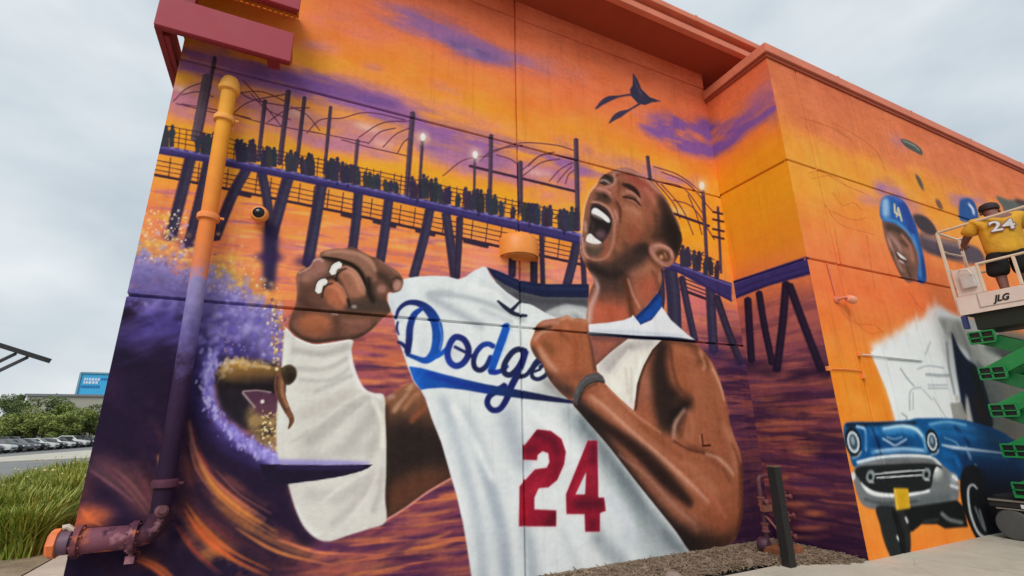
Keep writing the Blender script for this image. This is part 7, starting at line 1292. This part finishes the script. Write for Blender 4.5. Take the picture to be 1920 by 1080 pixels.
# planting bed of tall grass
gsoil = K('bed_soil', lin(132, 120, 98), .95, var=.3, scale=3, bump=.6, c2=lin(150, 140, 116))
gb = MB().add([(-2.66, 7.6, -.03), (-2.66, 15, -.03), (-5.5, 26, -.03), (-13, 24, -.03), (-9, 7.0, -.03), (-3.2, 6.6, -.03)], [(0, 1, 2, 3, 4, 5)]); tag(gb.build('planting_bed', gsoil), kind='structure')
gm = bpy.data.materials.new('grass_blade'); gm.use_nodes = True; N, L = gm.node_tree.nodes, gm.node_tree.links; b = N['Principled BSDF']; b.inputs['Roughness'].default_value = .6
at_ = N.new('ShaderNodeAttribute'); at_.attribute_name = 'tint'; L.new(at_.outputs['Color'], b.inputs['Base Color'])
nb = 36000; r = np.random.RandomState(5)
def vnz(x, y): return .5+.25*np.sin(x*2.1+1.7*np.sin(y*1.3))+.25*np.sin(y*2.7+1.3*np.sin(x*1.9))
yy = 9.6+r.rand(nb)**1.2*12.5; lo_ = -.41*yy-.3; hi_ = np.minimum(-.262*yy-.1, -3.0-.06*(yy-9.6)); tt = r.rand(nb)**.8; keep = yy < 12.6+11*tt; yy = np.where(keep, yy, 9.6+r.rand(nb)*2.8); lo_ = -.41*yy-.3; hi_ = np.minimum(-.262*yy-.1, -3.0-.06*(yy-9.6)); xx = lo_+(hi_-lo_)*tt
ncl = 420; ci = r.randint(0, ncl, nb); cyy = 9.8+r.rand(ncl)**1.2*11; hcl = r.uniform(.55, 1.25, ncl); xx = xx+r.normal(0, .05, nb)
ht = r.uniform(.38, .72, nb)*(.75+.55*tt)*(.8+.5*vnz(xx*1.3, yy*1.3)); ht = np.where(yy < 10.4, ht*.75, ht)
ang = r.uniform(0, 6.28, nb); lean = r.uniform(.15, .75, nb)*ht; w = r.uniform(.006, .012, nb)*(1+yy*.02)
dx, dy = np.cos(ang), np.sin(ang); px_, py_ = -dy*w, dx*w; z = np.zeros(nb)-.03
def ring(t, k): return np.stack([xx+dx*lean*t*t, yy+dy*lean*t*t, z+ht*(t-.28*t*t*lean/ht)], 1), np.stack([px_*k, py_*k, z*0], 1)
cs_ = []
for t, k in ((0, 1), (.45, 1), (.8, .7)): c0, o0 = ring(t, k); cs_ += [c0-o0, c0+o0]
tip, _ = ring(1, 0); cs_.append(tip); Vv = np.stack(cs_, 1).reshape(-1, 3); base = np.arange(nb)[:, None]*7
Fq = np.concatenate([base+np.array([[0, 1, 3, 2]]), base+np.array([[2, 3, 5, 4]])]).tolist()+(base+np.array([[4, 5, 6]])).tolist()
me = bpy.data.meshes.new('tall_grass'); me.from_pydata(Vv.tolist(), [], Fq); tc_ = me.attributes.new('tint', 'FLOAT_COLOR', 'POINT')
c1, c2, c3 = np.array(lin(124, 146, 44)[:3]), np.array(lin(176, 178, 88)[:3]), np.array(lin(78, 108, 30)[:3]); q1 = r.rand(nb)[:, None]; q2 = (r.rand(nb) < .3)[:, None]
tint = np.where(q2, c3+(c1-c3)*q1, c1+(c2-c1)*q1*.8); tc_.data.foreach_set('color', np.repeat(np.column_stack([tint, np.ones(nb)]), 7, 0).astype(np.float32).ravel()); me.materials.append(gm)
tag(link('tall_grass', me), 'tall green ornamental grass in the bed left of the building', 'grass', kind='stuff')
fl = MB(); r2 = random.Random(4)
for i in range(34):
    y_ = r2.uniform(12, 22); x_ = -.27*y_-r2.uniform(.1, 1.3); z_ = r2.uniform(.55, 1.0); s_ = r2.uniform(.015, .035); fl.lathe([(.0, -s_), (s_, 0), (0, s_)], (x_, y_, z_), (0, 0, 1), 5)
tag(fl.build('grass_flowers', K('flower_cream', lin(214, 208, 150), .7)), 'small cream seed heads above the grass', 'flowers', kind='stuff')
